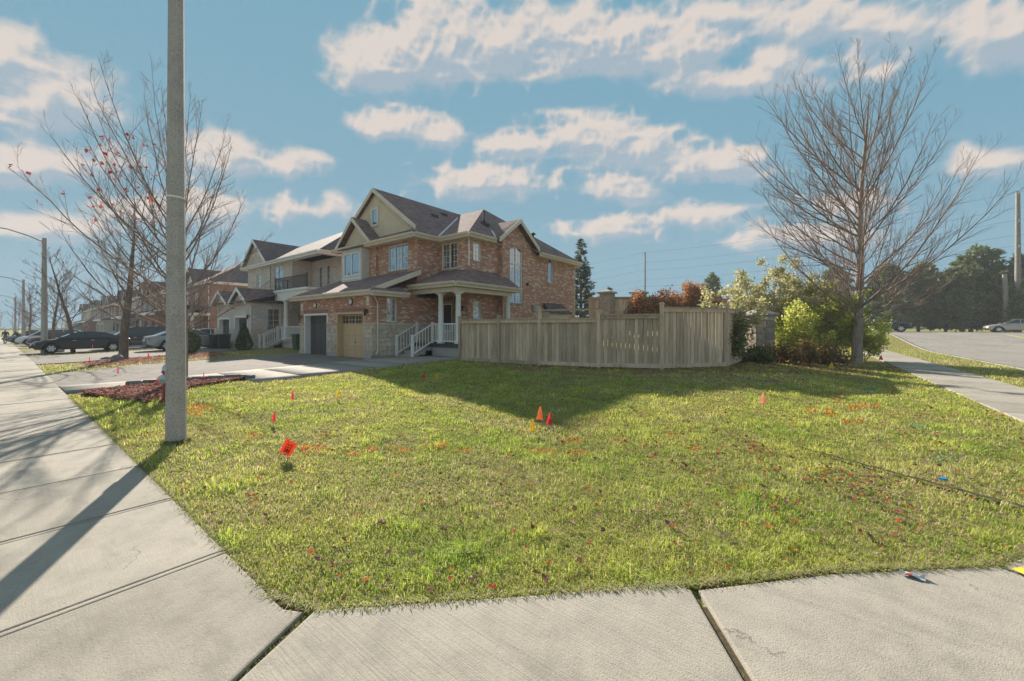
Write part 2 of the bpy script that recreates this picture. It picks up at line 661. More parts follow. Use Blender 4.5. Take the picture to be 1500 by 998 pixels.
M = {}
M['walk'] = m_concrete('sidewalk_concrete', (0.335, 0.305, 0.258), 0.25, 1.2, 1.4)
M['pad'] = m_concrete('pad_concrete', (0.325, 0.297, 0.25), 1.2, 0.9, 1.4)
M['walkway'] = m_concrete('walkway_concrete', (0.29, 0.27, 0.24), 0.2, 0.4)
M['curb'] = m_concrete('curb_concrete', (0.28, 0.265, 0.24), 0.0, 0.4)
M['pole'] = m_concrete('pole_concrete', (0.385, 0.35, 0.335), 0.0, 2.4, 0.15, 0.42)
M['joint'] = m_plain('joint_dirt', (0.085, 0.068, 0.042), 0.95, 0.05, 0.5, 30)
M['asphalt'] = m_asphalt('driveway_asphalt', (0.20, 0.183, 0.165), 0.7)
M['road'] = m_asphalt('road_asphalt', (0.27, 0.25, 0.225), 0.35)
M['soil'] = m_plain('soil', (0.20, 0.185, 0.065), 0.95, 0.05, 0.45, 9, bmp=0.5)
M['turf'] = m_plain('turf', (0.20, 0.20, 0.06), 0.95, 0.05, 0.4, 2.5, bmp=0.6)
M['mulch'] = m_plain('mulch', (0.24, 0.14, 0.115), 0.95, 0.05, 0.5, 25, bmp=1.0)
M['yellow'] = m_plain('yellow_paint', (0.62, 0.47, 0.05), 0.7, 0.2, 0.25, 9)
M['brick'] = m_brick('red_brick', (0.40, 0.175, 0.115), (0.57, 0.285, 0.19), (0.70, 0.54, 0.43), 0.13)
M['brick_tan'] = m_brick('tan_brick', (0.54, 0.45, 0.40), (0.66, 0.57, 0.51), (0.72, 0.64, 0.58), 0.1, (0.42, 0.38, 0.34))
M['brick_brown'] = m_brick('brown_brick', (0.27, 0.115, 0.085), (0.37, 0.17, 0.125), (0.42, 0.24, 0.18), 0.04)
M['brick_grey'] = m_brick('grey_brick', (0.22, 0.18, 0.165), (0.32, 0.275, 0.25), (0.42, 0.37, 0.33), 0.08, (0.36, 0.33, 0.31))
M['stone'] = m_plain('stone_block', (0.50, 0.43, 0.345), 0.9, 0.15, 0.22, 5, bmp=0.6, objrand=0.14)
M['pillar_stone'] = m_plain('pillar_stone', (0.36, 0.30, 0.25), 0.9, 0.15, 0.3, 5, bmp=0.6, objrand=0.3)
M['found'] = m_concrete('foundation', (0.40, 0.38, 0.35), 0, 0.3)
M['mortar'] = m_plain('mortar', (0.25, 0.22, 0.18), 0.95, 0.1, 0.2, 8)
M['shingle'] = m_shingle('roof_shingle', (0.155, 0.105, 0.102), (0.28, 0.20, 0.19))
M['shingle2'] = m_shingle('dark_shingle', (0.10, 0.078, 0.082), (0.18, 0.145, 0.145))
M['trim'] = m_plain('cream_trim', (0.66, 0.585, 0.47), 0.6, 0.3, 0.08, 3)
M['white'] = m_plain('white_paint', (0.76, 0.75, 0.72), 0.5, 0.35, 0.06, 4)
M['stucco'] = m_plain('stucco', (0.64, 0.54, 0.41), 0.9, 0.1, 0.08, 2, bmp=0.4)
M['siding'] = m_plain('grey_siding', (0.60, 0.57, 0.53), 0.7, 0.2, 0.08, 3)
M['tan_door'] = m_plain('tan_door', (0.58, 0.42, 0.25), 0.55, 0.3, 0.06, 3)
M['dark_door'] = m_plain('dark_door', (0.060, 0.062, 0.064), 0.5, 0.35, 0.1, 3)
M['brown_door'] = m_plain('brown_door', (0.36, 0.245, 0.14), 0.5, 0.35, 0.1, 4)
M['dark'] = m_plain('dark_metal', (0.03, 0.031, 0.034), 0.5, 0.4, 0.1, 4)
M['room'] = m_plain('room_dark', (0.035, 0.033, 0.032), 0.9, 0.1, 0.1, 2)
M['curtain'] = m_plain('curtain', (0.62, 0.62, 0.60), 0.9, 0.1, 0.1, 5)
M['glass'] = m_glass('window_glass')
M['lead'] = m_plain('valley_flashing', (0.62, 0.64, 0.66), 0.4, 0.4, 0.05, 3)
M['wood'] = m_wood('weathered_fence', (0.29, 0.21, 0.145), (0.52, 0.405, 0.295), (0.65, 0.53, 0.405))
M['bark'] = m_bark('grey_bark', (0.17, 0.135, 0.115), (0.36, 0.30, 0.255))
M['bark_d'] = m_bark('brown_bark', (0.095, 0.075, 0.062), (0.235, 0.19, 0.16))
M['twig'] = m_plain('twig', (0.17, 0.125, 0.105), 0.85, 0.1, 0.3, 3)
M['galv'] = m_plain('galvanised', (0.32, 0.33, 0.34), 0.5, 0.4, 0.1, 5, metal=0.4)
M['text'] = m_plain('black_print', (0.02, 0.018, 0.018), 0.7, 0.1, 0.1, 5)
# ---------------------------------------------------------------- ground
def gridlines(segs):
    out = []
    for a, b, st in segs:
        n = max(1, int(round((b - a) / st)))
        out += list(np.linspace(a, b, n, endpoint=False))
    return np.array(out + [segs[-1][1]])


def sheet(name, xs, ys, dz, mat, parent=None):
    X, Y = np.meshgrid(xs, ys)
    v = np.stack([X.ravel(), Y.ravel(), (g(X, Y) + dz).ravel()], 1)
    nx, ny = len(xs), len(ys)
    i = (np.arange(ny - 1)[:, None] * nx + np.arange(nx - 1)[None]).ravel()
    f = np.stack([i, i + 1, i + nx + 1, i + nx], 1)
    return np_obj(name, v, f, mat, parent, smooth=True)


def strip(name, A, B, dz, mat, step=0.5, across=4, parent=None, edge=0.0):
    """band between two polylines of equal point count, draped over the terrain"""
    A, B = [Vector(p) for p in A], [Vector(p) for p in B]
    rows = []
    for i in range(len(A) - 1):
        n = max(1, int(max((A[i + 1] - A[i]).length, (B[i + 1] - B[i]).length) / step))
        for q in range(n + (1 if i == len(A) - 2 else 0)):
            t = q / n
            rows.append((A[i].lerp(A[i + 1], t), B[i].lerp(B[i + 1], t)))
    P = np.array([[tuple(a.lerp(b, c / across)) for c in range(across + 1)] for a, b in rows])
    Z = g(P[..., 0], P[..., 1]) + dz
    nr, nc = P.shape[0], P.shape[1]
    v = np.concatenate([P.reshape(-1, 2), Z.reshape(-1, 1)], 1)
    i = (np.arange(nr - 1)[:, None] * nc + np.arange(nc - 1)[None]).ravel()
    f = [tuple(q) for q in np.stack([i, i + 1, i + nc + 1, i + nc], 1)]
    if edge:
        base = len(v)
        loop = [r * nc for r in range(nr)] + [(nr - 1) * nc + c for c in range(1, nc)] + [r * nc + nc - 1 for r in range(nr - 2, -1, -1)] + list(range(nc - 2, 0, -1))
        lo = v[loop].copy()
        lo[:, 2] -= edge
        v = np.concatenate([v, lo])
        n = len(loop)
        f += [(loop[k], loop[(k + 1) % n], base + (k + 1) % n, base + k) for k in range(n)]
    o = np_obj(name, v, np.array(f), mat, parent)
    bm = bmesh.new()
    bm.from_mesh(o.data)
    bmesh.ops.recalc_face_normals(bm, faces=bm.faces)
    if bm.faces and sum(fc.normal.z * fc.calc_area() for fc in bm.faces) < 0:
        bmesh.ops.reverse_faces(bm, faces=bm.faces)
    bm.to_mesh(o.data)
    bm.free()
    return o


gx = gridlines([(-1800, -200, 200), (-200, -60, 10), (-60, 45, 0.75), (45, 200, 10), (200, 1800, 200)])
gy = gridlines([(-1200, -60, 150), (-60, -14, 4), (-14, 66, 0.75), (66, 200, 10), (200, 2200, 250)])
ground = struct(sheet('ground', gx, gy, -0.06, M['turf']))
lawn = struct(sheet('lawn', gridlines([(-60, 0, 1.0), (0, 19.6, 0.5)]), gridlines([(-9.6, 30, 0.5)]), -0.022, M['soil']))
verge = struct(strip('verge', [(20.7, -2), (18.7, 50)], [(23.3, -2), (21.4, 50)], -0.022, M['soil'], 0.5))
boulevard = struct(strip('boulevard', [(-120, -13.6), (14.2, -13.6)], [(-120, -11.0), (14.2, -11.0)], -0.022, M['turf'], 1.0))

RX = lambda x0, y: x0 - 0.037 * y
# roads
rd = struct(strip('road', [(RX(23.2, -10), -10), (RX(23.2, 51), 51)], [(RX(38.4, -10), -10), (RX(38.4, 51), 51)], -0.03, M['road'], 1.0, 10))
ar = struct(strip('arterial_road', [(-220, 50.6), (220, 50.6)], [(-220, 62), (220, 62)], -0.02, M['road'], 2.0, 8))
st_ = struct(strip('street', [(-170, -22), (60, -22)], [(-170, -13.8), (60, -13.8)], -0.05, M['road'], 2.0, 6))
struct(strip('corner_road', [(14.5, -13.9), (60, -13.9)], [(23.4, -9.9), (60, -9.9)], -0.045, M['road'], 2.0, 6))
strip('lane_line', [(RX(30.75, -8), -8), (RX(30.75, 46), 46)], [(RX(30.9, -8), -8), (RX(30.9, 46), 46)], -0.024, M['yellow'], 1.0, 1, rd)
strip('lane_line', [(-200, 56.2), (200, 56.2)], [(-200, 56.4), (200, 56.4)], -0.012, M['yellow'], 2.0, 1, ar)


def curb(name, A, B, par):
    return strip(name, A, B, 0.004, M['curb'], 1.0, 1, par, 0.14)


curb('curb', [(RX(23.0, -8), -8), (RX(23.0, 49), 49)], [(RX(23.2, -8), -8), (RX(23.2, 49), 49)], rd)
curb('curb', [(RX(38.4, -8), -8), (RX(38.4, 49), 49)], [(RX(38.6, -8), -8), (RX(38.6, 49), 49)], rd)
curb('curb', [(-200, 62.0), (200, 62.0)], [(-200, 62.2), (200, 62.2)], ar)
curb('curb', [(-200, 50.3), (20.6, 50.3)], [(-200, 50.5), (20.6, 50.5)], ar)
curb('curb', [(-170, -13.75), (14, -13.75)], [(-170, -13.55), (14, -13.55)], st_)

# sidewalk along the house fronts: slabs with recessed joints
side = thing('sidewalk', '', '')
for k_ in ('label', 'category'):
    del side[k_]
struct(side)
slab_l = 1.46


def slab_mesh(L_, W_, nm):
    bm = bmesh.new()
    bmesh.ops.create_cube(bm, size=1)
    bmesh.ops.scale(bm, vec=(L_, W_, 0.10), verts=bm.verts)
    bmesh.ops.translate(bm, vec=(0, 0, -0.05), verts=bm.verts)
    top = [e for e in bm.edges if all(v.co.z > -0.01 for v in e.verts)]
    bmesh.ops.bevel(bm, geom=top, offset=0.008, segments=2, affect='EDGES', profile=0.6)
    me = bpy.data.meshes.new(nm)
    bm.to_mesh(me)
    bm.free()
    me.materials.append(M['walk'])
    uv_auto(me)
    return me


SL = slab_mesh(slab_l - 0.066, 1.60, 'slab')
SJ = slab_mesh(0.042, 1.60, 'joint_strip')
nsl = 57
rs = random.Random(3)
for i in range(nsl):
    xc = 12.92 - slab_l * (i + 0.5)
    a = math.atan2(gz(xc + .7, -10.3) - gz(xc - .7, -10.3), 1.4)
    inst(SL, 'slab', side, (xc, -10.3, gz(xc, -10.3) + 0.018 + rs.uniform(-.003, .003)), (0, -a, 0))
    xj = 12.92 - slab_l * i
    inst(SJ, 'joint_strip', side, (xj, -10.3, gz(xj, -10.3) + 0.015), (0, -a, 0))
xl = 12.92 - slab_l * nsl
o = strip('far_slabs', [(-170, -11.1), (xl, -11.1)], [(-170, -9.5), (xl, -9.5)], 0.018, M['walk'], 1.5, 1, side)
strip('joint_bed', [(xl, -11.08), (14.4, -11.08)], [(xl, -9.52), (14.4, -9.52)], -0.006, M['joint'], 1.0, 1, side)


def poly_slab(pts, par, mat, z=0.018, nm='slab'):
    """flat concrete panel with a rounded arris"""
    bm = bmesh.new()
    vs = [bm.verts.new((p[0], p[1], z)) for p in pts]
    f = bm.faces.new(vs)
    if f.normal.z < 0:
        f.normal_flip()
    bm.normal_update()
    r_ = bmesh.ops.extrude_face_region(bm, geom=[f])
    vv = [e for e in r_['geom'] if isinstance(e, bmesh.types.BMVert)]
    for v in vv:
        v.co.z = z
    for v in vs:
        v.co.z = z - 0.1
    bmesh.ops.recalc_face_normals(bm, faces=bm.faces)
    top = [e for e in bm.edges if all(v.co.z > z - 0.01 for v in e.verts)]
    bmesh.ops.bevel(bm, geom=top, offset=0.014, segments=2, affect='EDGES', profile=0.6)
    me = bpy.data.meshes.new(nm)
    bm.to_mesh(me)
    bm.free()
    me.materials.append(mat)
    uv_auto(me)
    return inst(me, nm, par)


pad = thing('corner_pavement', '', '')
for k_ in ('label', 'category'):
    del pad[k_]
struct(pad)
EDGE = [(14.40, -9.42), (14.98, -8.55), (15.66, -7.86)]
poly_slab([(12.955, -9.5), (12.955, -11.1), (14.63, -11.1), (14.22, -9.86), (14.015, -9.44), (13.9, -9.5)], side, M['walk'])
poly_slab([(14.055, -9.39), (14.25, -9.85), (14.665, -11.1), (15.2, -12.0), (17.6, -10.6), (15.72, -7.86), (15.60, -7.86), (14.98, -8.50)], pad, M['pad'])
poly_slab([(15.755, -7.83), (17.64, -10.58), (20.4, -8.4), (17.30, -6.30), (16.40, -7.12)], pad, M['walk'])
poly_slab([(17.335, -6.27), (20.42, -8.36), (21.5, -4.6), (20.85, 0.0), (19.12, 0.0), (18.85, -2.5), (18.2, -4.8)], pad, M['walk'])
MB().face([(14.0, -11.9, -0.004), (20.3, -11.9, -0.004), (21.3, 0, -0.004), (19.3, 0, -0.004), (17.4, -6.5, -0.004), (14.05, -9.55, -0.004)]).build('joint_bed', M['joint'], pad)
MB().face([(17.36, -6.30, 0.0225), (17.48, -6.42, 0.0225), (17.78, -6.12, 0.0225), (17.66, -5.95, 0.0225)]).build('paint_stripe', M['yellow'], pad)

rside = thing('side_street_sidewalk', '', '')
for k_ in ('label', 'category'):
    del rside[k_]
struct(rside)
SL2 = slab_mesh(1.70, 1.478, 'slab')
for i in range(33):
    yc = 0.76 + 1.5 * i
    xc = RX(19.95, yc)
    a = math.atan2(gz(xc, yc + .7) - gz(xc, yc - .7), 1.4)
    inst(SL2, 'slab', rside, (xc, yc, gz(xc, yc) + 0.018), (a, 0, R(2.1)))
strip('joint_bed', [(RX(19.12, 0), 0), (RX(19.12, 50), 50)], [(RX(20.78, 0), 0), (RX(20.78, 50), 50)], -0.006, M['joint'], 1.0, 1, rside)

# driveways and walkway
drv = struct(strip('driveway', [(-5.2, -9.5), (-6.9, -7.0), (-7.0, -0.02)], [(-0.4, -9.5), (-0.2, -7), (0.15, -0.02)], 0.012, M['asphalt'], 0.5, 10))
wk = thing('walkway', '', '')
for k_ in ('label', 'category'):
    del wk[k_]
struct(wk)
WY = [-9.48, -8.0, -6.9, -5.9]
WL = [-0.38, -0.25, -0.2, -0.1]
WR = [1.4, 1.0, 1.35, 1.95]
for i in range(3):
    strip('slab', [(WL[i], WY[i] + .01), (WL[i + 1], WY[i + 1] - .01)], [(WR[i], WY[i] + .01), (WR[i + 1], WY[i + 1] - .01)], 0.03, M['walkway'], 0.6, 4, wk, 0.1)
ys_ = [-5.88, -4.6, -3.3, -2.0, -0.75]
for i in range(4):
    strip('slab', [(0.0 + .02 * i, ys_[i] + .01), (0.02 + .02 * i, ys_[i + 1] - .01)], [(3.35, ys_[i] + .01), (3.35, ys_[i + 1] - .01)], 0.05, M['walkway'], 0.6, 6, wk, 0.12)
strip('slab', [(0.32, -0.74), (0.06, 0.2), (0.06, 2.3)], [(3.35, -0.74), (3.35, 0.2), (3.35, 2.3)], 0.06, M['walkway'], 0.6, 6, wk, 0.12)
d2 = struct(strip('driveway', [(-20.4, -9.5), (-22.3, 0.45)], [(-11.4, -9.5), (-14.6, 0.45)], 0.012, M['asphalt'], 0.7, 10))
d3 = struct(strip('driveway', [(-29.5, -9.5), (-36.5, -0.3)], [(-22.9, -9.5), (-23.6, -0.3)], 0.012, M['asphalt'], 0.7, 10))
for i, xr in enumerate((-40.0, -57.0, -74.5, -92.0)):
    struct(strip('driveway', [(xr - 7, -9.5), (xr - 7, -0.3)], [(xr, -9.5), (xr, -0.3)], 0.012, M['asphalt'], 1.0, 4))
# leaf strewn mulch bed by the hydrant
bedm = struct(strip('mulch_bed', [(1.45, -9.3), (1.1, -8.0), (1.42, -6.95), (2.0, -5.95)], [(2.3, -9.2), (4.5, -8.5), (2.6, -7.2), (2.35, -6.1)], -0.008, M['mulch'], 0.4, 5))
struct(strip('mulch_bed', [(-11.6, -8.2), (-13.6, -2.5)], [(-7.6, -8.2), (-8.0, -2.5)], -0.006, M['mulch'], 0.5, 6))
struct(strip('leaf_bed', [(5.5, 1.62), (8.0, 1.9), (10.0, 2.4), (11.9, 3.3), (13.5, 5.4), (15.5, 12.5)], [(6.0, 0.5), (8.6, 0.4), (11.5, 0.5), (15.0, 2.2), (17.2, 6.2), (18.4, 12.0)], -0.012, M['mulch'], 0.5, 6))

# ---------------------------------------------------------------- grass blades
rng = np.random.default_rng(11)


def in_poly(x, y, poly):
    c = np.zeros(len(x), bool)
    n = len(poly)
    for i in range(n):
        x1, y1 = poly[i]
        x2, y2 = poly[(i + 1) % n]
        m_ = ((y1 > y) != (y2 > y)) & (x < (x2 - x1) * (y - y1) / (y2 - y1 + 1e-12) + x1)
        c ^= m_
    return c


LAWN_POLY = [(1.55, -9.47), (2.3, -9.15), (4.4, -8.5), (2.55, -7.2), (2.3, -6.0), (3.4, -5.9), (3.4, 1.7), (4.0, 1.66), (6.1, 1.75), (7.9, 2.05), (10.0, 2.6), (11.9, 3.55), (13.5, 5.7),
             (14.0, 8.5), (16.0, 10.5), (18.6, 13), (RX(19.08, 13), 13), (19.08, 0), (18.82, -2.5), (18.16, -4.8), (17.30, -6.24), (16.38, -7.06), (15.66, -7.80), (14.95, -8.46), (14.03, -9.37), (13.8, -9.46)]
ISL1 = [(-10.9, -9.45), (-5.4, -9.45), (-7.1, -7), (-7.2, -1.6), (-12.6, -1.6)]
ISL2 = [(-22.8, -9.45), (-20.6, -9.45), (-21.9, -2), (-23.4, -2)]
VERGE = [(RX(20.82, 0), 0), (RX(22.98, 0), 0), (RX(22.98, 46), 46), (RX(20.82, 46), 46)]
FENCE_SH = []


def vnoise(x, y, s, seed):
    r = np.random.default_rng(seed)
    tab = r.random((64, 64))
    xi, yi = x * s, y * s
    x0, y0 = np.floor(xi).astype(int), np.floor(yi).astype(int)
    fx, fy = xi - x0, yi - y0
    fx, fy = fx * fx * (3 - 2 * fx), fy * fy * (3 - 2 * fy)
    t = lambda a, b: tab[a % 64, b % 64]
    return (t(x0, y0) * (1 - fx) + t(x0 + 1, y0) * fx) * (1 - fy) + (t(x0, y0 + 1) * (1 - fx) + t(x0 + 1, y0 + 1) * fx) * fy


# utility locate paint sprayed on the turf: (pixel x, pixel y, half length along x in px, half height px, colour)
PAINT = [(290, 597, 26, 4, 0), (285, 604, 14, 3, 0), (440, 657, 26, 5, 0), (470, 655, 14, 4, 0), (595, 656, 24, 3, 0), (545, 657, 12, 4, 0), (640, 652, 20, 3, 0), (680, 659, 14, 3, 0),
         (795, 659, 24, 2.5, 0), (850, 661, 22, 3, 0), (840, 643, 26, 3, 0), (905, 643, 14, 3, 0), (985, 636, 9, 3, 0), (943, 653, 9, 3, 0), (1190, 600, 10, 2.5, 0), (1250, 597, 8, 4, 0),
         (1262, 594, 12, 2.5, 0), (1283, 594, 10, 2.5, 0), (1215, 604, 9, 4, 0), (1240, 618, 10, 3, 0), (1262, 617, 8, 3, 0), (1308, 573, 7, 2, 0), (1298, 571, 6, 1.5, 0), (1233, 577, 8, 2, 0),
         (1162, 621, 5, 3, 0), (1385, 668, 22, 5, 1), (1342, 622, 12, 4, 1), (1275, 570, 10, 3, 1), (1225, 585, 10, 2, 0), (1020, 655, 10, 3, 0), (370, 636, 14, 3, 0), (520, 662, 10, 3, 0)]
SHOOT = 0
SHADOW_A, SHADOW_B = np.array(pix(1165, 655)), np.array(pix(1530, 753))  # ends of the thin shadow painted on the lawn, blades left out along it


def blades(polys, dens_f, bbox, hgt, wid, seed, brown=0.12, edge_poly=None):
    r = np.random.default_rng(seed)
    x0, x1, y0, y1 = bbox
    mx_ = 1.0
    A = (x1 - x0) * (y1 - y0)
    n = int(A * dens_f)
    x, y = r.uniform(x0, x1, n), r.uniform(y0, y1, n)
    ins = np.zeros(n, bool)
    for p in polys:
        ins |= in_poly(x, y, p)
    x, y = x[ins], y[ins]
    D = np.hypot(x - CX, y - CY)
    # thin out with distance, widen to keep cover
    keep = r.random(len(x)) < np.clip((3.2 / np.maximum(D, 3.2)) ** 1.4, 0.012, 1)
    fw = (-SA) * (x - CX) + CA * (y - CY)
    sx = CA * (x - CX) + SA * (y - CY)
    keep &= (fw > 1.0) & (np.abs(sx) < fw * 1.42 + 1.5)
    gd_ = SHADOW_B - SHADOW_A
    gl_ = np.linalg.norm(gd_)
    gt = ((x - SHADOW_A[0]) * gd_[0] + (y - SHADOW_A[1]) * gd_[1]) / gl_ ** 2
    gdist = np.abs((x - SHADOW_A[0]) * gd_[1] - (y - SHADOW_A[1]) * gd_[0]) / gl_
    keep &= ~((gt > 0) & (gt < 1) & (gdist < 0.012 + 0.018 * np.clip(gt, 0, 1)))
    x, y, D = x[keep], y[keep], D[keep]
    n = len(x)
    clump = vnoise(x, y, 3.3, 5) * 0.6 + vnoise(x, y, 9.0, 6) * 0.4
    patch = vnoise(x, y, 0.7, 8)
    h = hgt * (0.45 + 0.9 * clump) * r.uniform(0.6, 1.3, n) * (1 + 0.25 * np.clip((D - 5) / 10, 0, 1))
    w = wid * r.uniform(0.7, 1.3, n) * np.clip(D / 3.4, 1, 4.6) ** 0.84
    # taller ragged tufts along the clump field
    tuft = clump > 0.70
    h[tuft] *= 1.35
    a = r.uniform(0, 2 * np.pi, n)
    lean = r.uniform(0.2, 1.7, n) * r.uniform(.5, 1, n)
    dx, dy = np.cos(a), np.sin(a)
    zb = g(x, y) - 0.025
    px_, py_ = -dy * w / 2, dx * w / 2
    b0 = np.stack([x - px_, y - py_, zb], 1)
    b1 = np.stack([x + px_, y + py_, zb], 1)
    mx1, my1 = x + dx * h * lean * 0.35, y + dy * h * lean * 0.35
    m0 = np.stack([mx1 - px_ * .8, my1 - py_ * .8, zb + h * 0.62], 1)
    m1 = np.stack([mx1 + px_ * .8, my1 + py_ * .8, zb + h * 0.62], 1)
    tp = np.stack([x + dx * h * lean, y + dy * h * lean, zb + h * (1.0 - 0.36 * lean)], 1)
    v = np.stack([b0, b1, m1, m0, tp], 1).reshape(-1, 3)
    i = np.arange(n) * 5
    f = np.concatenate([np.stack([i, i + 1, i + 2], 1), np.stack([i, i + 2, i + 3], 1), np.stack([i + 3, i + 2, i + 4], 1)])
    green = np.array([0.25, 0.37, 0.045])
    yell = np.array([0.61, 0.58, 0.14])
    brn = np.array([0.52, 0.42, 0.26])
    t = np.clip(0.45 * patch + 0.35 * vnoise(x, y, 2.1, 9) + 0.35 * vnoise(x, y, 5.3, 19) + 0.35 * r.random(n) - 0.30 - 0.14 * (1 - sst(1.5, 5.0, x * .7071 * -1 + y * .7071 + 17.0)), 0, 1)
    c = green * (1 - t)[:, None] + yell * t[:, None]
    bfrac = brown * (0.5 + 2.0 * np.clip(vnoise(x, y, 1.3, 21) - 0.35, 0, 1) * 2)
    isb = r.random(n) < bfrac
    c[isb] = brn * r.uniform(0.6, 1.25, (isb.sum(), 1))
    c *= r.uniform(0.75, 1.25, (n, 1)) * (0.66 + 0.68 * clump)[:, None]
    # sprayed paint
    fw = (-SA) * (x - CX) + CA * (y - CY)
    sx = CA * (x - CX) + SA * (y - CY)
    ppx = 750 + FPX * sx / fw
    ppy = HOR + FPX * (CZ - (zb + .03)) / fw
    for (qx, qy, hw, hh, kc) in PAINT:
        e = ((ppx - qx) / (hw * 1.15)) ** 2 + ((ppy - qy) / (hh * 1.4)) ** 2
        on = (e < 1.3 * r.random(n)) & (r.random(n) < 0.8) & (vnoise(x, y, 9, 31) > 0.30)
        c[on] = (np.array([0.80, 0.30, 0.04]) if kc == 0 else np.array([0.16, 0.36, 0.25])) * r.uniform(.6, 1.1, (on.sum(), 1))
    return v, f, c, x, y


M['grass'] = m_leaf('grass', None, 0.5, 0.55, attr=True, gloss=0.015)
v1, f1, c1, _, _ = blades([LAWN_POLY], 5600, (1.4, 19.3, -9.6, 13.2), 0.050, 0.0048, 1, 0.16)
grass = struct(np_obj('lawn_grass', v1, f1, M['grass'], None, np.repeat(c1, 5, 0)), 'stuff')
v2, f2, c2, _, _ = blades([ISL1, ISL2, VERGE], 2200, (-23.6, 23, -9.6, 46), 0.06, 0.006, 2, 0.35)
grass2 = struct(np_obj('verge_grass', v2, f2, M['grass'], None, np.repeat(c2, 5, 0)), 'stuff')
print('grass tris', len(f1), len(f2))
# ragged shoots hanging over the pavement edges
ed = [(13.7, -9.47), (14.04, -9.38), (14.97, -8.46), (15.66, -7.82), (16.38, -7.08), (17.30, -6.26), (18.16, -4.8)]
ed2 = [(2.2, -9.48), (13.7, -9.48)]
pbx, pby = pix(258, 646)
ring = [(pbx + .15 * math.cos(a_ * .5236), pby + .15 * math.sin(a_ * .5236)) for a_ in range(12, -1, -1)]
rows = []
ed3, ed4 = [(14.04, -9.43), (14.24, -9.86), (14.64, -11.0)], [(15.735, -7.9), (17.6, -10.55)]
for poly, dens in ((ed, 1300), (ed2, 500), (ring, 1301), (ed3, 300), (ed4, 380)):
    for (a, b) in zip(poly[:-1], poly[1:]):
        L_ = math.dist(a, b)
        n = int(L_ * dens)
        t = rng.random(n)
        nx_, ny_ = (b[1] - a[1]) / L_, -(b[0] - a[0]) / L_
        s_ = rng.normal(0.0, 0.024 if dens > 450 else 0.007, n)
        rows.append(np.stack([a[0] + (b[0] - a[0]) * t + nx_ * s_, a[1] + (b[1] - a[1]) * t + ny_ * s_, np.full(n, nx_), np.full(n, ny_)], 1))
E = np.concatenate(rows)
n = len(E)
nmain = len(E) - sum(len(r_) for r_ in rows[-3:])
an = np.arctan2(E[:, 3], E[:, 2]) + rng.normal(0, 0.9, n)
h = rng.uniform(0.02, 0.06, n) * np.where(np.arange(n) < nmain, 1, .35)
ln = rng.uniform(0.5, 1.3, n)
w = rng.uniform(0.003, 0.006, n)
dx, dy = np.cos(an), np.sin(an)
x, y = E[:, 0], E[:, 1]
zb = g(x, y) - 0.012
ox, oy = dy * w / 2, -dx * w / 2
mxx, myy, mz = x + dx * h * ln * .5, y + dy * h * ln * .5, zb + h * .75
P_ = np.stack([np.stack([x + ox, y + oy, zb], 1), np.stack([x - ox, y - oy, zb], 1), np.stack([mxx - ox, myy - oy, mz], 1), np.stack([mxx + ox, myy + oy, mz], 1),
               np.stack([x + dx * h * ln, y + dy * h * ln, zb + h * .55 + .01], 1)], 1).reshape(-1, 3)
i = np.arange(n) * 5
F_ = np.concatenate([np.stack([i, i + 1, i + 2], 1), np.stack([i, i + 2, i + 3], 1), np.stack([i + 3, i + 2, i + 4], 1)])
tt = rng.random((n, 1))
cE = np.where(tt < .5, np.array([[.25, .33, .06]]), np.array([[.40, .33, .20]])) * rng.uniform(.6, 1.2, (n, 1))
struct(np_obj('edge_grass', P_, F_, M['grass'], None, np.repeat(cE, 5, 0)), 'stuff')


# ---------------------------------------------------------------- fallen leaves
def leaf_litter(name, pts, size, stops, seed, mat):
    r = np.random.default_rng(seed)
    pts = np.asarray(pts)
    n = len(pts)
    a = r.uniform(0, 2 * np.pi, n)
    s_ = size * r.uniform(0.55, 1.3, n)
    tx, ty = r.normal(0, .45, n), r.normal(0, .45, n)
    z0 = g(pts[:, 0], pts[:, 1]) + pts[:, 2]
    prof = [(-1, 0, 0), (-.45, .42, .12), (0, .2, 0), (.3, .5, .2), (1, 0, .1), (.3, -.5, .2), (0, -.2, 0), (-.45, -.42, .12)]
    V = []
    for (u, w_, c_) in prof:
        lx, ly = u * s_, w_ * s_ * 1.1
        x = lx * np.cos(a) - ly * np.sin(a)
        y = lx * np.sin(a) + ly * np.cos(a)
        V.append(np.stack([pts[:, 0] + x, pts[:, 1] + y, z0 + .006 + np.abs(lx * tx + ly * ty) * .8 + c_ * s_], 1))
    v = np.stack(V, 1).reshape(-1, 3)
    i = np.arange(n) * 8
    f = np.concatenate([np.stack([i, i + 1, i + 2, i + 7], 1)] + [np.stack([i + 7, i + 2, i + 6, i + 6], 1)[:0]] + [np.stack([i + 2, i + 3, i + 4, i + 5], 1), np.stack([i + 7, i + 2, i + 5, i + 6], 1)])
    S_ = np.array(stops)
    c = S_[r.integers(0, len(S_), n)] * r.uniform(.7, 1.25, (n, 1))
    return struct(np_obj(name, v, f, mat, None, np.repeat(c, 8, 0)), 'stuff')


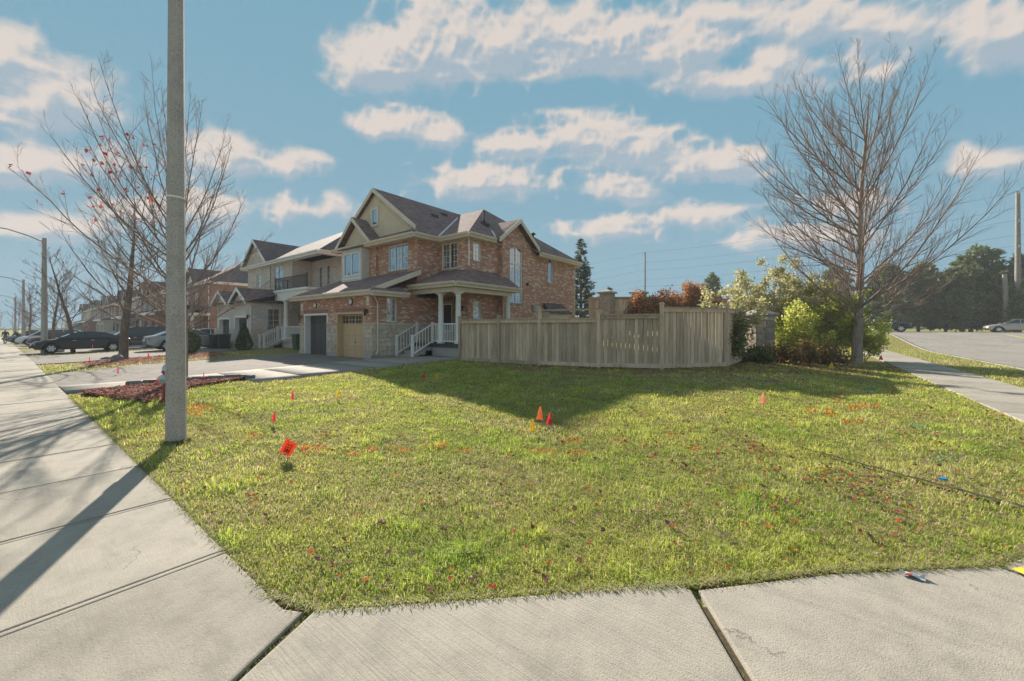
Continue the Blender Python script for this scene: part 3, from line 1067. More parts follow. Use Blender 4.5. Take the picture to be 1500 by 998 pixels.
LEAFC = [(0.30, 0.045, 0.035), (0.38, 0.11, 0.035), (0.20, 0.10, 0.07), (0.24, 0.14, 0.09), (0.13, 0.075, 0.085), (0.26, 0.19, 0.13), (0.11, 0.07, 0.06), (0.33, 0.07, 0.05), (0.09, 0.06, 0.055)]
M['litter'] = m_leaf('dead_leaf', None, 0.2, 0.5, attr=True, gloss=0.0)
pl = []
rl = np.random.default_rng(5)
X, Y = rl.uniform(3.4, 19, 60000), rl.uniform(-9.4, 12.8, 60000)
ok = in_poly(X, Y, LAWN_POLY)
X, Y = X[ok], Y[ok]
dens = 0.045 + 0.16 * np.clip(vnoise(X, Y, 1.1, 77) - .35, 0, 1) + 0.9 * np.exp(-(((X - 16.1) / 1.2) ** 2 + ((Y + 4.9) / 1.2) ** 2)) * (vnoise(X, Y, 2.5, 78) > .42)
dens += 0.5 * sst(-1.0, 1.6, Y - np.interp(X, [4, 8, 10, 12, 13.5, 15, 18], [3, 1.2, 1.0, 1.6, 2.6, 4.4, 9.0])) * (X > 6)
ok = rl.random(len(X)) < dens
pl = np.stack([X[ok], Y[ok], rl.uniform(.0, .035, ok.sum())], 1)
leaf_litter('fallen_leaves', pl, 0.034, LEAFC, 6, M['litter'])
# small dry fragments caught in the turf
Xs, Ys = rl.uniform(8, 18.6, 60000), rl.uniform(-9.4, 1.0, 60000)
ok = in_poly(Xs, Ys, LAWN_POLY) & (rl.random(60000) < 0.04 + 0.5 * np.clip(vnoise(Xs, Ys, 1.7, 171) * .6 + vnoise(Xs, Ys, 5.0, 172) * .4 - .46, 0, 1))
leaf_litter('leaf_fragments', np.stack([Xs[ok], Ys[ok], rl.uniform(0, .03, ok.sum())], 1), 0.016, [(0.20, 0.16, 0.14), (0.28, 0.23, 0.20), (0.13, 0.10, 0.09), (0.22, 0.13, 0.09), (0.34, 0.29, 0.25), (0.24, 0.07, 0.05)], 16, M['litter'])
u_, w_ = rl.uniform(0, 1, 4200) ** 1.3, rl.uniform(0, 1, 4200)
Yb = -9.2 + 3.3 * u_
Xb = np.interp(Yb, [-9.2, -8.0, -6.95, -5.95], [1.55, 1.15, 1.5, 2.1]) * (1 - w_) + np.interp(Yb, [-9.2, -8.5, -7.2, -5.95], [2.3, 4.6, 2.7, 2.4]) * w_
pb = np.stack([Xb, Yb, rl.uniform(0, .07, 4200)], 1)
t_ = rl.uniform(0, 1, (3000, 2))
pb2 = np.stack([-7.6 - 4.0 * t_[:, 0] - 1.6 * t_[:, 1], -8.2 + 5.7 * t_[:, 1], rl.uniform(0, .05, 3000)], 1)
RED = [(0.34, 0.10, 0.09), (0.44, 0.19, 0.16), (0.24, 0.11, 0.10), (0.52, 0.36, 0.31), (0.17, 0.08, 0.075), (0.40, 0.22, 0.14), (0.22, 0.15, 0.13), (0.45, 0.30, 0.27)]
leaf_litter('bed_leaves', np.concatenate([pb, pb2]), 0.045, RED, 8, M['litter'])

# long thin cast shadow across the lawn, painted as a dark strip
ga, gb = SHADOW_A, SHADOW_B
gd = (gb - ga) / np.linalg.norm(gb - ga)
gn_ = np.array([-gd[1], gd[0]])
# ---------------------------------------------------------------- building pieces
XP, XM, YP, YM = Vector((1, 0, 0)), Vector((-1, 0, 0)), Vector((0, 1, 0)), Vector((0, -1, 0))


def wall(mb, o, ux, n, length, z0, z1, holes=(), reveal=0.14, mi=0):
    """outer skin of a wall with rectangular openings and their reveals; o at the left end seen from outside"""
    o, ux, n = Vector(o), Vector(ux), Vector(n)
    us = sorted({0, length} | {h[0] for h in holes} | {h[1] for h in holes})
    zs = sorted({z0, z1} | {h[2] for h in holes} | {h[3] for h in holes})
    P = lambda u, d, z: o + ux * u + n * d + Vector((0, 0, z))
    for i in range(len(us) - 1):
        for j in range(len(zs) - 1):
            uc, zc = (us[i] + us[i + 1]) / 2, (zs[j] + zs[j + 1]) / 2
            if any(h[0] < uc < h[1] and h[2] < zc < h[3] for h in holes):
                continue
            mb.face([P(us[i], 0, zs[j]), P(us[i + 1], 0, zs[j]), P(us[i + 1], 0, zs[j + 1]), P(us[i], 0, zs[j + 1])], mi)
    for (a, b, c, d) in [h[:4] for h in holes]:
        r_ = -reveal
        mb.face([P(a, 0, c), P(a, 0, d), P(a, r_, d), P(a, r_, c)], mi)
        mb.face([P(b, 0, d), P(b, 0, c), P(b, r_, c), P(b, r_, d)], mi)
        mb.face([P(a, 0, d), P(b, 0, d), P(b, r_, d), P(a, r_, d)], mi)
        mb.face([P(b, 0, c), P(a, 0, c), P(a, r_, c), P(b, r_, c)], mi)


def curtain_mesh(mb, o, ux, n, u0, u1, z0, z1, d):
    k = max(4, int((u1 - u0) / 0.05))
    o, ux, n = Vector(o), Vector(ux), Vector(n)
    for i in range(k):
        a, b = u0 + (u1 - u0) * i / k, u0 + (u1 - u0) * (i + 1) / k
        da, db = d + 0.02 * math.sin(i * 2.1), d + 0.02 * math.sin((i + 1) * 2.1)
        Z = Vector((0, 0, 1))
        mb.face([o + ux * a + n * da + Z * z0, o + ux * b + n * db + Z * z0, o + ux * b + n * db + Z * z1, o + ux * a + n * da + Z * z1])


def window(par, o, ux, n, u0, u1, z0, z1, cols=1, rows=1, lights=1, sill=True, curtain=1.0, frame='white', dep=0.07, arch=0.0, name='window', fw=0.055, back=True):
    """window in an opening: frame, sashes (lights), glazing bars, panes, curtain, sill"""
    f = MB()
    d0, d1 = -dep - 0.05, -dep + 0.03
    f.obox(o, ux, n, u0, u0 + fw, d0, d1, z0, z1)
    f.obox(o, ux, n, u1 - fw, u1, d0, d1, z0, z1)
    f.obox(o, ux, n, u0 + fw, u1 - fw, d0, d1, z0, z0 + fw)
    f.obox(o, ux, n, u0 + fw, u1 - fw, d0, d1, z1 - fw, z1)
    lw = (u1 - u0 - 2 * fw) / lights
    for i in range(1, lights):
        c = u0 + fw + lw * i
        f.obox(o, ux, n, c - 0.03, c + 0.03, d0, d1 - 0.004, z0 + fw, z1 - fw)
    w = f.build(name, M[frame], par)
    bars = MB()
    for i in range(lights):
        a = u0 + fw + lw * i + (0.03 if i else 0)
        b = u0 + fw + lw * (i + 1) - (0.03 if i < lights - 1 else 0)
        p = MB()
        p.obox(o, ux, n, a, b, -dep - 0.018, -dep - 0.012, z0 + fw, z1 - fw)
        p.build('pane', M['glass'], w)
        for c in range(1, cols):
            x = a + (b - a) * c / cols
            bars.obox(o, ux, n, x - 0.011, x + 0.011, -dep - 0.011, -dep - 0.002, z0 + fw, z1 - fw)
        for r_ in range(1, rows):
            z = z0 + fw + (z1 - z0 - 2 * fw) * r_ / rows
            bars.obox(o, ux, n, a, b, -dep - 0.0105, -dep - 0.003, z - 0.011, z + 0.011)
    if bars.f:
        bars.build('glazing_bars', M[frame], w)
    if curtain:
        cm_ = MB()
        zt = z0 + (z1 - z0) * (1 - curtain)
        curtain_mesh(cm_, o, ux, n, u0 + .02, u1 - .02, zt, z1 - .02, -dep - 0.16)
        cm_.build('curtain', M['curtain'], w)
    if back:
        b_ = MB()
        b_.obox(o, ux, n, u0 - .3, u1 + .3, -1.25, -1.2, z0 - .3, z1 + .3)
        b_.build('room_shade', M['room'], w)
    if sill:
        s_ = MB()
        s_.obox(o, ux, n, u0 - 0.05, u1 + 0.05, -dep, 0.06, z0 - 0.075, z0)
        s_.build('sill', M['found'], w)
    return w


def roof_slab(mb, pts, th=0.10, mi=0):
    """sloping roof panel: polygon with thickness straight down; counter-clockwise from above"""
    mb.prism([Vector(p) - Vector((0, 0, th)) for p in pts][::-1], (0, 0, th), mi)


def fascia(mb, a, b, h=0.16, t=0.035, drop=0.10):
    """board along an eave or rake, hanging just below the roof edge, outer face along the line"""
    a, b = Vector(a), Vector(b)
    d = (b - a)
    hd = Vector((d.x, d.y, 0)).normalized()
    n = Vector((hd.y, -hd.x, 0))
    up = Vector((0, 0, 1))
    a, b = a + n * .006, b + n * .006
    p = [a - up * (drop + h), b - up * (drop + h), b - up * (drop - 0.088), a - up * (drop - 0.088)]
    mb.prism(p, n * -t)


def gutter(par, a, b, mat):
    a, b = Vector(a), Vector(b)
    hd = (b - a).normalized()
    n = Vector((hd.y, -hd.x, 0))
    mb = MB()
    prof = [(0.0, -0.12), (0.07, -0.12), (0.11, -0.06), (0.12, 0.0), (0.10, 0.0), (0.085, -0.05), (0.0, -0.10)]
    mb.prism([a + n * u + Vector((0, 0, z)) for u, z in prof], b - a)
    return mb.build('gutter', mat, par)


def column(par, x, y, z0, z1, r=0.13, mat='white'):
    mb = MB()
    h = z1 - z0
    mb.lathe((x, y, z0), [(r * 1.35, 0), (r * 1.35, .07), (r * 1.15, .09), (r * 1.15, .14), (r, .18), (r * .98, h * .4), (r * .82, h - .22), (r * .95, h - .19), (r * .85, h - .15), (r * 1.15, h - .10), (r * 1.15, h - 0.06)], 20)
    mb.box(x - r * 1.35, x + r * 1.35, y - r * 1.35, y + r * 1.35, z1 - .06, z1)
    return mb.build('column', M[mat], par, smooth=True)


def railing(par, a, b, h=0.92, nb=8, posts=(True, True), mat='white', gap=0.10):
    """straight or raking railing between two floor points with single balusters"""
    a, b = Vector(a), Vector(b)
    r_ = MB()
    up = Vector((0, 0, 1))
    d = b - a
    hd = Vector((d.x, d.y, 0)).normalized()
    n = Vector((hd.y, -hd.x, 0))
    for z in (gap, h):
        r_.prism([a + up * (z - .03) + n * .03, a + up * (z - .03) - n * .03, a + up * (z + .03) - n * .03, a + up * (z + .03) + n * .03], d)
    root = r_.build('railing', M[mat], par)
    if nb:
        L = Vector((d.x, d.y, 0)).length
        bm_ = MB()
        bm_.box(-.014, .014, -.014, .014, 0, h - gap - .05)
        me = bm_.mesh('baluster', M[mat])
        for i in range(nb):
            p = a + d * ((i + 0.5) / nb)
            inst(me, 'baluster', root, p + up * (gap + .025))
    for on, p in zip(posts, (a, b)):
        if on:
            q = MB()
            q.box(p.x - .045, p.x + .045, p.y - .045, p.y + .045, p.z, p.z + h + .06)
            q.box(p.x - .058, p.x + .058, p.y - .058, p.y + .058, p.z + h + .06, p.z + h + .09)
            q.build('post', M[mat], root)
    return root


def garage_door(par, x0, x1, z0, z1, y, mat, lites=True):
    fr = MB()
    root = MB().box(x0, x1, y + 0.05, y + 0.08, z0, z1).build('garage_door', M[mat], par)
    cols, rows = 4, 4
    w, h = (x1 - x0) / cols, (z1 - z0) / rows
    pm = MB()
    bm = bmesh.new()
    bmesh.ops.create_cube(bm, size=1)
    bmesh.ops.scale(bm, vec=(w - .05, .03, h - .05), verts=bm.verts)
    front = [e for e in bm.edges if all(v.co.y < 0 for v in e.verts)]
    bmesh.ops.bevel(bm, geom=front, offset=.018, segments=1, affect='EDGES')
    me = bpy.data.meshes.new('panel')
    bm.to_mesh(me)
    bm.free()
    me.materials.append(M[mat])
    uv_auto(me)
    lm = MB()
    lm.box(-w / 2 + .05, w / 2 - .05, -.006, .006, -h / 2 + .1, h / 2 - .08)
    lme = lm.mesh('pane', M['dark'])
    bar = MB()
    bar.box(-.012, .012, -.018, -.007, -h / 2 + .1, h / 2 - .08)
    bar.box(-w / 2 + .05, -.012, -.018, -.007, -.012, .012)
    bar.box(.012, w / 2 - .05, -.018, -.007, -.012, .012)
    bme = bar.mesh('glazing_bars', M[mat])
    for r_ in range(rows):
        for c in range(cols):
            loc = (x0 + w * (c + .5), y + 0.045, z0 + h * (r_ + .5))
            p = inst(me, 'panel', root, loc)
            if r_ == rows - 1 and lites:
                inst(lme, 'pane', p, (0, -.017, .0))
                inst(bme, 'glazing_bars', p, (0, -.017, .0))
    MB().box((x0 + x1) / 2 - .05, (x0 + x1) / 2 + .05, y - .005, y + .03, z0 + h * 1.45, z0 + h * 1.52).build('handle', M['dark'], root)
    return root


def downspout(par, pts, mat='trim', r=.035):
    mb = MB()
    for a, b in zip(pts[:-1], pts[1:]):
        mb.tube([a, b], r, 6)
    return mb.build('downspout', M[mat], par)


def lantern(par, x, y, z):
    mb = MB()
    mb.box(x - .04, x + .04, y - .03, y, z - .05, z + .15)
    mb.tube([(x, y - .03, z + .12), (x, y - .14, z + .16)], .012, 6)
    mb.lathe((x, y - .14, z - .14), [(.02, -.02), (.05, 0), (.075, .2), (.085, .22), (.02, .29), (.01, .32)], 6)
    return mb.build('wall_lamp', M['dark'], par)


def stone_wall(par, o, ux, n, u0, u1, z0, z1, ch=0.205, holes=(), seed=1, mat='stone', back='mortar', bl=(0.3, 0.62)):
    """coursed stone facing: each block its own piece, on a mortar bed"""
    rr = random.Random(seed)
    o, ux, n = Vector(o), Vector(ux), Vector(n)
    nc = max(1, int(round((z1 - z0) / ch)))
    ch = (z1 - z0) / nc
    for r_ in range(nc):
        u = u0
        za, zb = z0 + ch * r_ + .006, z0 + ch * (r_ + 1) - .006
        while u < u1 - .02:
            L = rr.uniform(*bl)
            if u1 - (u + L) < bl[0] * .7:
                L = u1 - u
            a, b = u + .006, u + L - .006
            d = rr.uniform(.028, .048)
            mb = MB()
            e = .012
            # block with chamfered face
            pts0 = [(a, 0, za), (b, 0, za), (b, 0, zb), (a, 0, zb)]
            pts1 = [(a, d - e, za), (b, d - e, za), (b, d - e, zb), (a, d - e, zb)]
            pts2 = [(a + e, d, za + e), (b - e, d, za + e), (b - e, d, zb - e), (a + e, d, zb - e)]
            Q = lambda t: o + ux * t[0] + n * t[1] + Vector((0, 0, t[2]))
            for k in range(4):
                j = (k + 1) % 4
                mb.face([Q(pts0[k]), Q(pts0[j]), Q(pts1[j]), Q(pts1[k])])
                mb.face([Q(pts1[k]), Q(pts1[j]), Q(pts2[j]), Q(pts2[k])])
            mb.face([Q(t) for t in pts2])
            mb.build('stone_block', M[mat], par)
            u += L


# ---------------------------------------------------------------- the corner house
H = thing('brick_house', 'red brick corner house with purple-brown gabled roof, two garage doors and wrapped porch', 'house')
zF = 0.14
EAVE, SOF = 6.36, 6.16
# ground floor: garage block, side wall, setback wall, wing wall
gw = MB()
GH = [(0.56, 3.06, zF, 2.35), (4.01, 6.46, zF, 2.35)]
wall(gw, (-7.06, 0, 0), XP, YM, 7.06, zF - .3, 3.2, GH, 0.30)
wall(gw, (0, 0, 0), YP, XP, 4.07, zF - .3, 3.6, [(0.79, 1.36, 1.92, 3.08)])
wall(gw, (-7.06, 4.0, 0), YM, XM, 4.0, zF - .3, 3.6)
wall(gw, (0, 4.07, 0), XP, YM, 2.15, zF - .3, 4.5, [(0.12, 1.22, 0.92, 3.32)])
wall(gw, (2.15, 4.07, 0), YP, XP, 2.33, zF - .3, 4.5, [(0.36, 0.94, 2.1, 3.02)])
wall(gw, (-7.06, 14.2, 0), YM, XM, 10.2, zF - .3, 6.4)
wall(gw, (2.45, 14.2, 0), XM, YP, 9.51, zF - .3, 6.4)
gw.build('ground_floor_wall', M['brick'], H)
# upper storey
uw = MB()
wall(uw, (-7.06, 2.44, 0), XP, YM, 3.66, 3.2, 6.3, [(1.1, 2.9, 4.3, 6.0)])
wall(uw, (-3.4, 2.44, 0), YP, XP, 0.14, 3.2, 6.3)
wall(uw, (-3.4, 2.58, 0), XP, YM, 3.4, 3.2, 6.3, [(0.91, 2.65, 4.70, 6.06)])
wall(uw, (0, 2.58, 0), YP, XP, 1.49, 3.2, 6.3)
wall(uw, (0, 4.07, 0), XP, YM, 2.15, 4.5, 6.3, [(0.17, 1.36, 4.72, 6.10)])
wall(uw, (2.15, 4.07, 0), YP, XP, 2.33, 4.5, 6.3, [(0.36, 0.94, 5.08, 6.08)])
wall(uw, (2.15, 6.40, 0), XP, YM, 0.30, zF - .3, 6.3)
wall(uw, (2.45, 6.40, 0), YP, XP, 7.80, zF - .3, 6.3, [(0.66, 1.81, 3.05, 6.20), (4.56, 5.12, 4.5, 6.06)])
wall(uw, (-7.06, 4.0, 0), YM, XM, 1.56, 3.6, 6.3)
uw.build('upper_wall', M['brick'], H)
# gable infill of the side gable and the bay gable
MB().prism([(2.45, 5.95, 6.3), (2.45, 9.25, 6.3), (2.45, 7.6, 7.52)], (-.12, 0, 0)).build('side_gable_wall', M['brick'], H)
MB().prism([(-7.0, 2.44, 6.3), (-3.65, 2.44, 6.3), (-5.33, 2.44, 7.74)], (0, .12, 0)).build('bay_gable_wall', M['stucco'], H)
# main stucco gable
mgw = MB()
PK = (-4.30, 9.72)
mgw.prism([(-7.4, 3.05, 6.6), (-0.55, 3.05, 6.6), (PK[0], 3.05, PK[1] - .17), (-7.4, 3.05, 7.3)], (0, .12, 0))
mgw.build('gable_wall', M['stucco'], H)
gwin = MB()
window(H, (0, 3.05, 0), XP, YM, -4.72, -4.12, 7.62, 8.58, 1, 1, 1, False, 0.0, dep=-.02, back=False, name='gable_window')
tr0 = MB()
for a, b, c, d in ((-4.81, -4.72, 7.53, 8.67), (-4.12, -4.03, 7.53, 8.67), (-4.72, -4.12, 8.58, 8.67), (-4.72, -4.12, 7.53, 7.62)):
    tr0.box(a, b, 3.0, 3.049, c, d)
tr0.build('gable_window_surround', M['trim'], H)
# foundation and stone base
fd = MB()
for a, b in ((-7.10, -6.52), (-4.02, -3.08), (-0.58, 0.06)):
    MB().box(a, b, -.06, -.002, zF - .3, zF + .24).build('foundation', M['found'], H)
MB().box(.002, .06, -.0599, 4.0, zF - .3, zF + .20).build('foundation', M['found'], H)
for k, (a, b) in enumerate(((-7.08, -6.52), (-4.02, -3.08), (-0.58, 0.03))):
    stone_wall(H, (0, -.001, 0), XP, YM, a, b, zF + .24, 1.78, seed=k + 4, bl=(.26, .55))
stone_wall(H, (.001, 0, 0), YP, XP, -.03, 3.4, zF + .20, 1.78, seed=9)
bc = MB()
for a, b in ((-7.10, -6.50), (-4.04, -3.06), (-0.60, 0.07)):
    MB().box(a, b, -.075, -.002, 1.78, 1.87).build('belt_course', M['stone'], H)
MB().box(.002, .072, -.0749, 3.4, 1.781, 1.869).build('belt_course', M['stone'], H)
# soldier course lintels
for a, b in ((-6.62, -3.9), (-3.17, -0.48)):
    for i in range(int((b - a) / .078)):
        MB().box(a + .078 * i + .004, a + .078 * i + .074, -.014, -.002, 2.37, 2.60).build('lintel_brick', M['brick_brown'], H)
# garage doors, jambs
garage_door(H, -6.44, -4.06, zF, 2.30, 0.24, 'dark_door')
garage_door(H, -2.99, -0.66, zF, 2.30, 0.24, 'tan_door')
for (a, b, m_) in ((-6.5, -4.0, 'white'), (-3.05, -.6, 'tan_door')):
    j = MB()
    j.box(a + .001, a + .06, -.03, .29, zF, 2.30)
    j.box(b - .06, b - .001, -.03, .29, zF, 2.30)
    j.box(a + .001, b - .001, -.03, .29, 2.30, 2.349)
    j.box(a - .05, a + .001, -.03, -.002, zF, 2.40)
    j.box(b - .001, b + .05, -.03, -.002, zF, 2.40)
    j.box(a - .0, b + .0, -.03, -.002, 2.349, 2.40)
    j.build('garage_door_frame', M[m_], H)
for x, z in ((-5.3, 2.84), (-1.75, 2.90)):
    q = MB()
    q.lathe((x, -.005, z), [(.17, 0), (.17, .03), (.15, .035)], 20, ax=(0, -1, 0))
    o_ = q.build('number_plaque', M['dark'], H)
    q = MB()
    q.lathe((x, -.04, z), [(.125, 0), (.125, .012)], 20, ax=(0, -1, 0))
    q.build('plate', M['white'], o_)
for x, z in ((-6.82, 2.80), (-0.30, 2.88)):
    o_ = MB().box(x - .11, x + .11, -.02, -.003, z - .2, z + .2).build('wall_sign', M['white'], H)
    MB().box(x - .085, x + .085, -.024, -.0205, z - .15, z - .01).build('print', M['siding'], o_)
lantern(H, -6.86, 0, 2.2)
lantern(H, -0.34, 0, 2.35)
# windows
window(H, (0, 0, 0), YP, XP, 0.79, 1.36, 1.92, 3.08, 2, 4, 1, True, 0.0)
window(H, (-3.4, 2.58, 0), XP, YM, 0.91, 2.65, 4.70, 6.06, 2, 4, 3, True, 1.0)
window(H, (0, 4.07, 0), XP, YM, 0.17, 1.36, 4.72, 6.10, 2, 4, 2, True, 1.0)
window(H, (2.15, 4.07, 0), YP, XP, 0.36, 0.94, 5.08, 6.08, 2, 4, 1, True, 1.0)
window(H, (2.15, 4.07, 0), YP, XP, 0.36, 0.94, 2.1, 3.02, 2, 4, 1, True, 0.6)
window(H, (2.45, 6.4, 0), YP, XP, 4.56, 5.12, 4.5, 6.06, 1, 1, 1, True, 1.0)
tw = window(H, (2.45, 6.4, 0), YP, XP, 0.66, 1.81, 3.05, 6.20, 2, 8, 2, True, 1.0, name='stair_window')
# arched head of the tall stair window: brick spandrels and rail
sp_ = MB()
NA = 8
for i in range(NA):
    a, b = i / NA, (i + 1) / NA
    ya, yb = 7.06 + 1.15 * a, 7.06 + 1.15 * b
    za, zb = 6.02 + .18 * math.sin(math.pi * a), 6.02 + .18 * math.sin(math.pi * b)
    sp_.prism([(2.445, ya, za), (2.445, yb, zb), (2.445, yb, 6.21), (2.445, ya, 6.21)], (-.1, 0, 0))
sp_.build('arch_spandrel', M['brick'], H)
MB().box(2.30, 2.41, 7.08, 8.19, 5.22, 5.32).build('transom_rail', M['white'], tw)
# front door
dr = MB()
dr.box(.16, .98, 4.16, 4.20, .95, 2.98)
door = dr.build('front_door', M['brown_door'], H)
MB().box(.27, .86, 4.13, 4.155, 1.5, 2.85).build('pane', M['dark'], door)
q = MB()
for a, b, c, d in ((.22, .27, 1.44, 2.91), (.86, .91, 1.44, 2.91), (.27, .86, 2.85, 2.91), (.27, .86, 1.44, 1.5)):
    q.box(a, b, 4.12, 4.158, c, d)
q.build('glass_frame', M['trim'], door)
MB().lathe((.93, 4.15, 1.95), [(.012, 0), (.012, .04), (.03, .05), (.03, .07), (.01, .08)], 10, ax=(0, -1, 0)).build('handle', M['galv'], door)
q = MB()
for a, b, c, d in ((.12, .17, .92, 3.32), (.98, 1.04, .92, 3.32), (1.17, 1.22, .92, 3.32), (.17, .98, 2.98, 3.05), (.17, 1.17, 3.26, 3.32), (.44, .48, 3.05, 3.26), (.72, .76, 3.05, 3.26)):
    q.box(a, b, 4.09, 4.20, c, d)
dfm = q.build('door_frame', M['brown_door'], H)
MB().box(.17, .98, 4.17, 4.18, 3.05, 3.26).build('pane', M['glass'], dfm)
MB().box(1.04, 1.17, 4.17, 4.18, .98, 3.26).build('pane', M['glass'], dfm)
lantern(H, 1.75, 4.07, 2.6)
# bay window box
bay = MB()
wall(bay, (-6.14, 1.95, 0), XP, YM, 2.09, 4.05, 6.12, [(.22, 1.87, 4.62, 5.92)])
wall(bay, (-4.05, 1.95, 0), YP, XP, .488, 4.05, 6.12)
wall(bay, (-6.14, 2.438, 0), YM, XM, .488, 4.05, 6.12)
bay.box(-6.14, -4.05, 1.951, 2.437, 6.10, 6.119)
bo = bay.build('bay_window', M['siding'], H)
window(bo, (-6.14, 1.95, 0), XP, YM, .22, 1.87, 4.62, 5.92, 1, 1, 2, False, 0.0, name='sash', dep=.03)
q = MB()
for a, b, c, d in ((-6.17, -4.02, 4.40, 4.48), (-6.17, -4.02, 6.04, 6.12), (-6.05, -4.14, 4.14, 4.17), (-6.05, -4.14, 4.31, 4.34)):
    MB().box(a, b, 1.92, 1.949, c, d).build('panel_moulding', M['white'], bo)
q = MB()
roof_slab(q, [(-6.32, 1.78, 6.17), (-3.87, 1.78, 6.17), (-4.2, 2.44, 6.50), (-6.0, 2.44, 6.50)], .06)
q.build('bay_roof', M['shingle2'], bo)
# ---- roofs
rf = MB()
yF = 2.78
# main gable, right slope down to the eave; the wing's front slope meets it in the valley
sl = (PK[1] - EAVE) / (0.42 - PK[0])
yR = 9.9
zR = PK[1]
roof_slab(rf, [(0.42, 2.10, EAVE), (0.42, 3.67, EAVE), (PK[0], yR, zR), (PK[0], yF, PK[1]), (-0.36, yF, EAVE + sl * 0.78)])
roof_slab(rf, [(PK[0], yF, PK[1]), (PK[0], 12.0, PK[1]), (-7.46, 12.0, PK[1] - sl * 3.16), (-7.46, yF, PK[1] - sl * 3.16)])
# pent strip under the gable
roof_slab(rf, [(-7.46, 2.06, EAVE), (0.40, 2.08, EAVE - .004), (-0.40, 3.04, EAVE + .52), (-7.46, 3.04, EAVE + .52)])
# wing: front slope, right hip, rear hip
pk2 = (-2.1, yR, zR)
roof_slab(rf, [(0.42, 3.67, EAVE), (2.57, 3.67, EAVE), pk2, (PK[0], yR, zR)])
roof_slab(rf, [(2.57, 3.67, EAVE), (2.57, 5.85, EAVE), (0.62, 7.6, EAVE + 1.403), (2.87, 9.40, EAVE - .216), (2.87, 14.62, EAVE - .216), pk2])
roof_slab(rf, [(2.87, 14.62, EAVE - .216), (-7.46, 14.62, EAVE - .216), (-6.0, yR, zR), pk2])
main_roof = rf.build('roof', M['shingle'], H)
# side gable roof
sg = MB()
SGX, SGZ, SGY = 2.82, 7.76, 7.6
roof_slab(sg, [(SGX, SGY, SGZ), (0.55, SGY, SGZ + .02), (2.0, 5.80, EAVE + .16), (SGX, 5.76, EAVE + .04)])
roof_slab(sg, [(0.55, SGY, SGZ + .02), (SGX, SGY, SGZ), (SGX, 9.48, EAVE + .04), (2.0, 9.44, EAVE + .16)])
sg.build('side_gable_roof', M['shingle'], H)
# bay gable roof
bg_ = MB()
BX, BZ = -5.33, 8.06
roof_slab(bg_, [(BX, 2.08, BZ), (-3.46, 2.08, EAVE + .06), (-3.46, 2.3, EAVE + .06), (-4.6, 4.2, EAVE + 1.04), (BX, 4.2, BZ)])
roof_slab(bg_, [(BX, 4.2, BZ), (-7.2, 4.2, EAVE + .06), (-7.2, 2.08, EAVE + .06), (BX, 2.08, BZ)])
bg_.build('bay_gable_roof', M['shingle'], H)
# garage roof (lean-to) and its side skirt
gr = MB()
roof_slab(gr, [(-7.46, -.42, 3.34), (0.30, -.42, 3.34), (0.30, 2.58, 4.56), (-7.46, 2.58, 4.56)])
gr.build('garage_roof', M['shingle'], H)
sk = MB()
roof_slab(sk, [(0.31, -.44, 3.30), (0.62, -.44, 3.30), (0.62, 1.62, 3.30), (0.01, 1.62, 3.62), (0.01, 0.2, 3.62)], .08)
sk.build('skirt_roof', M['shingle'], H)
# porch roof
pr = MB()
PE = 3.74
roof_slab(pr, [(0.012, 2.0, PE), (3.40, 2.0, PE), (2.152, 4.06, 4.60), (0.012, 4.06, 4.60)])
roof_slab(pr, [(3.40, 2.0, PE), (3.40, 6.82, PE), (2.46, 6.82, 4.40), (2.152, 6.39, 4.60), (2.152, 4.06, 4.60)])
pr.build('porch_roof', M['shingle'], H)
# fascias, soffits, gutters
tm = MB()
for a, b in (((-7.46, 2.06, EAVE), (0.42, 2.06, EAVE)), ((0.42, 2.06, EAVE), (0.42, 3.67, EAVE)), ((0.42, 3.67, EAVE), (2.57, 3.67, EAVE)), ((2.57, 3.67, EAVE), (2.57, 5.8, EAVE)),
             ((2.87, 9.4, EAVE - .216), (2.87, 14.62, EAVE - .216)), ((2.87, 14.62, EAVE - .216), (-7.46, 14.62, EAVE - .216)), ((-7.46, -.42, 3.34), (0.6, -.42, 3.34)), ((0.62, -.44, 3.30), (0.62, 1.62, 3.30)),
             ((0.012, 2.0, PE), (3.40, 2.0, PE)), ((3.40, 2.0, PE), (3.40, 6.82, PE))):
    tm = MB()
    fascia(tm, a, b, 0.12)
    tm.build('fascia', M['trim'], H)
rk = MB()
for a, b in (((-7.46, yF, PK[1] - sl * 3.16), (PK[0], yF, PK[1])), ((PK[0], yF, PK[1]), (-0.36, yF, EAVE + sl * .78)),
             ((-7.2, 2.08, EAVE + .06), (BX, 2.08, BZ)), ((BX, 2.08, BZ), (-3.46, 2.08, EAVE + .06)),
             ((SGX, 5.76, EAVE + .04), (SGX, SGY, SGZ)), ((SGX, SGY, SGZ), (SGX, 9.48, EAVE + .04)), ((0.30, -.42, 3.34), (0.30, 2.58, 4.56)), ((-7.46, 2.58, 4.56), (-7.46, -.42, 3.34))):
    rk = MB()
    fascia(rk, a, b, 0.16, 0.04, 0.08)
    rk.build('rake_board', M['trim'], H)
sf = MB()
for (x0, x1, y0, y1, z) in ((-7.4, .40, 2.09, 2.45, SOF), (.0, .40, 2.45, 4.07, SOF - .003), (.40, 2.55, 3.70, 4.07, SOF), (2.15, 2.55, 4.07, 6.4, SOF - .003), (2.45, 2.85, 9.42, 14.6, SOF - .216),
                            (-7.4, .30, -.39, -.002, 3.14), (.002, .60, -.002, 1.6, 3.13), (0.002, 3.38, 2.03, 4.06, 3.53), (2.16, 3.38, 4.06, 6.8, 3.531)):
    MB().box(x0, x1, y0, y1, z - .02, z).build('soffit', M['trim'], H)
pb_ = MB()
pb_.box(0.004, 3.14, 2.28, 2.52, 3.30, 3.50)
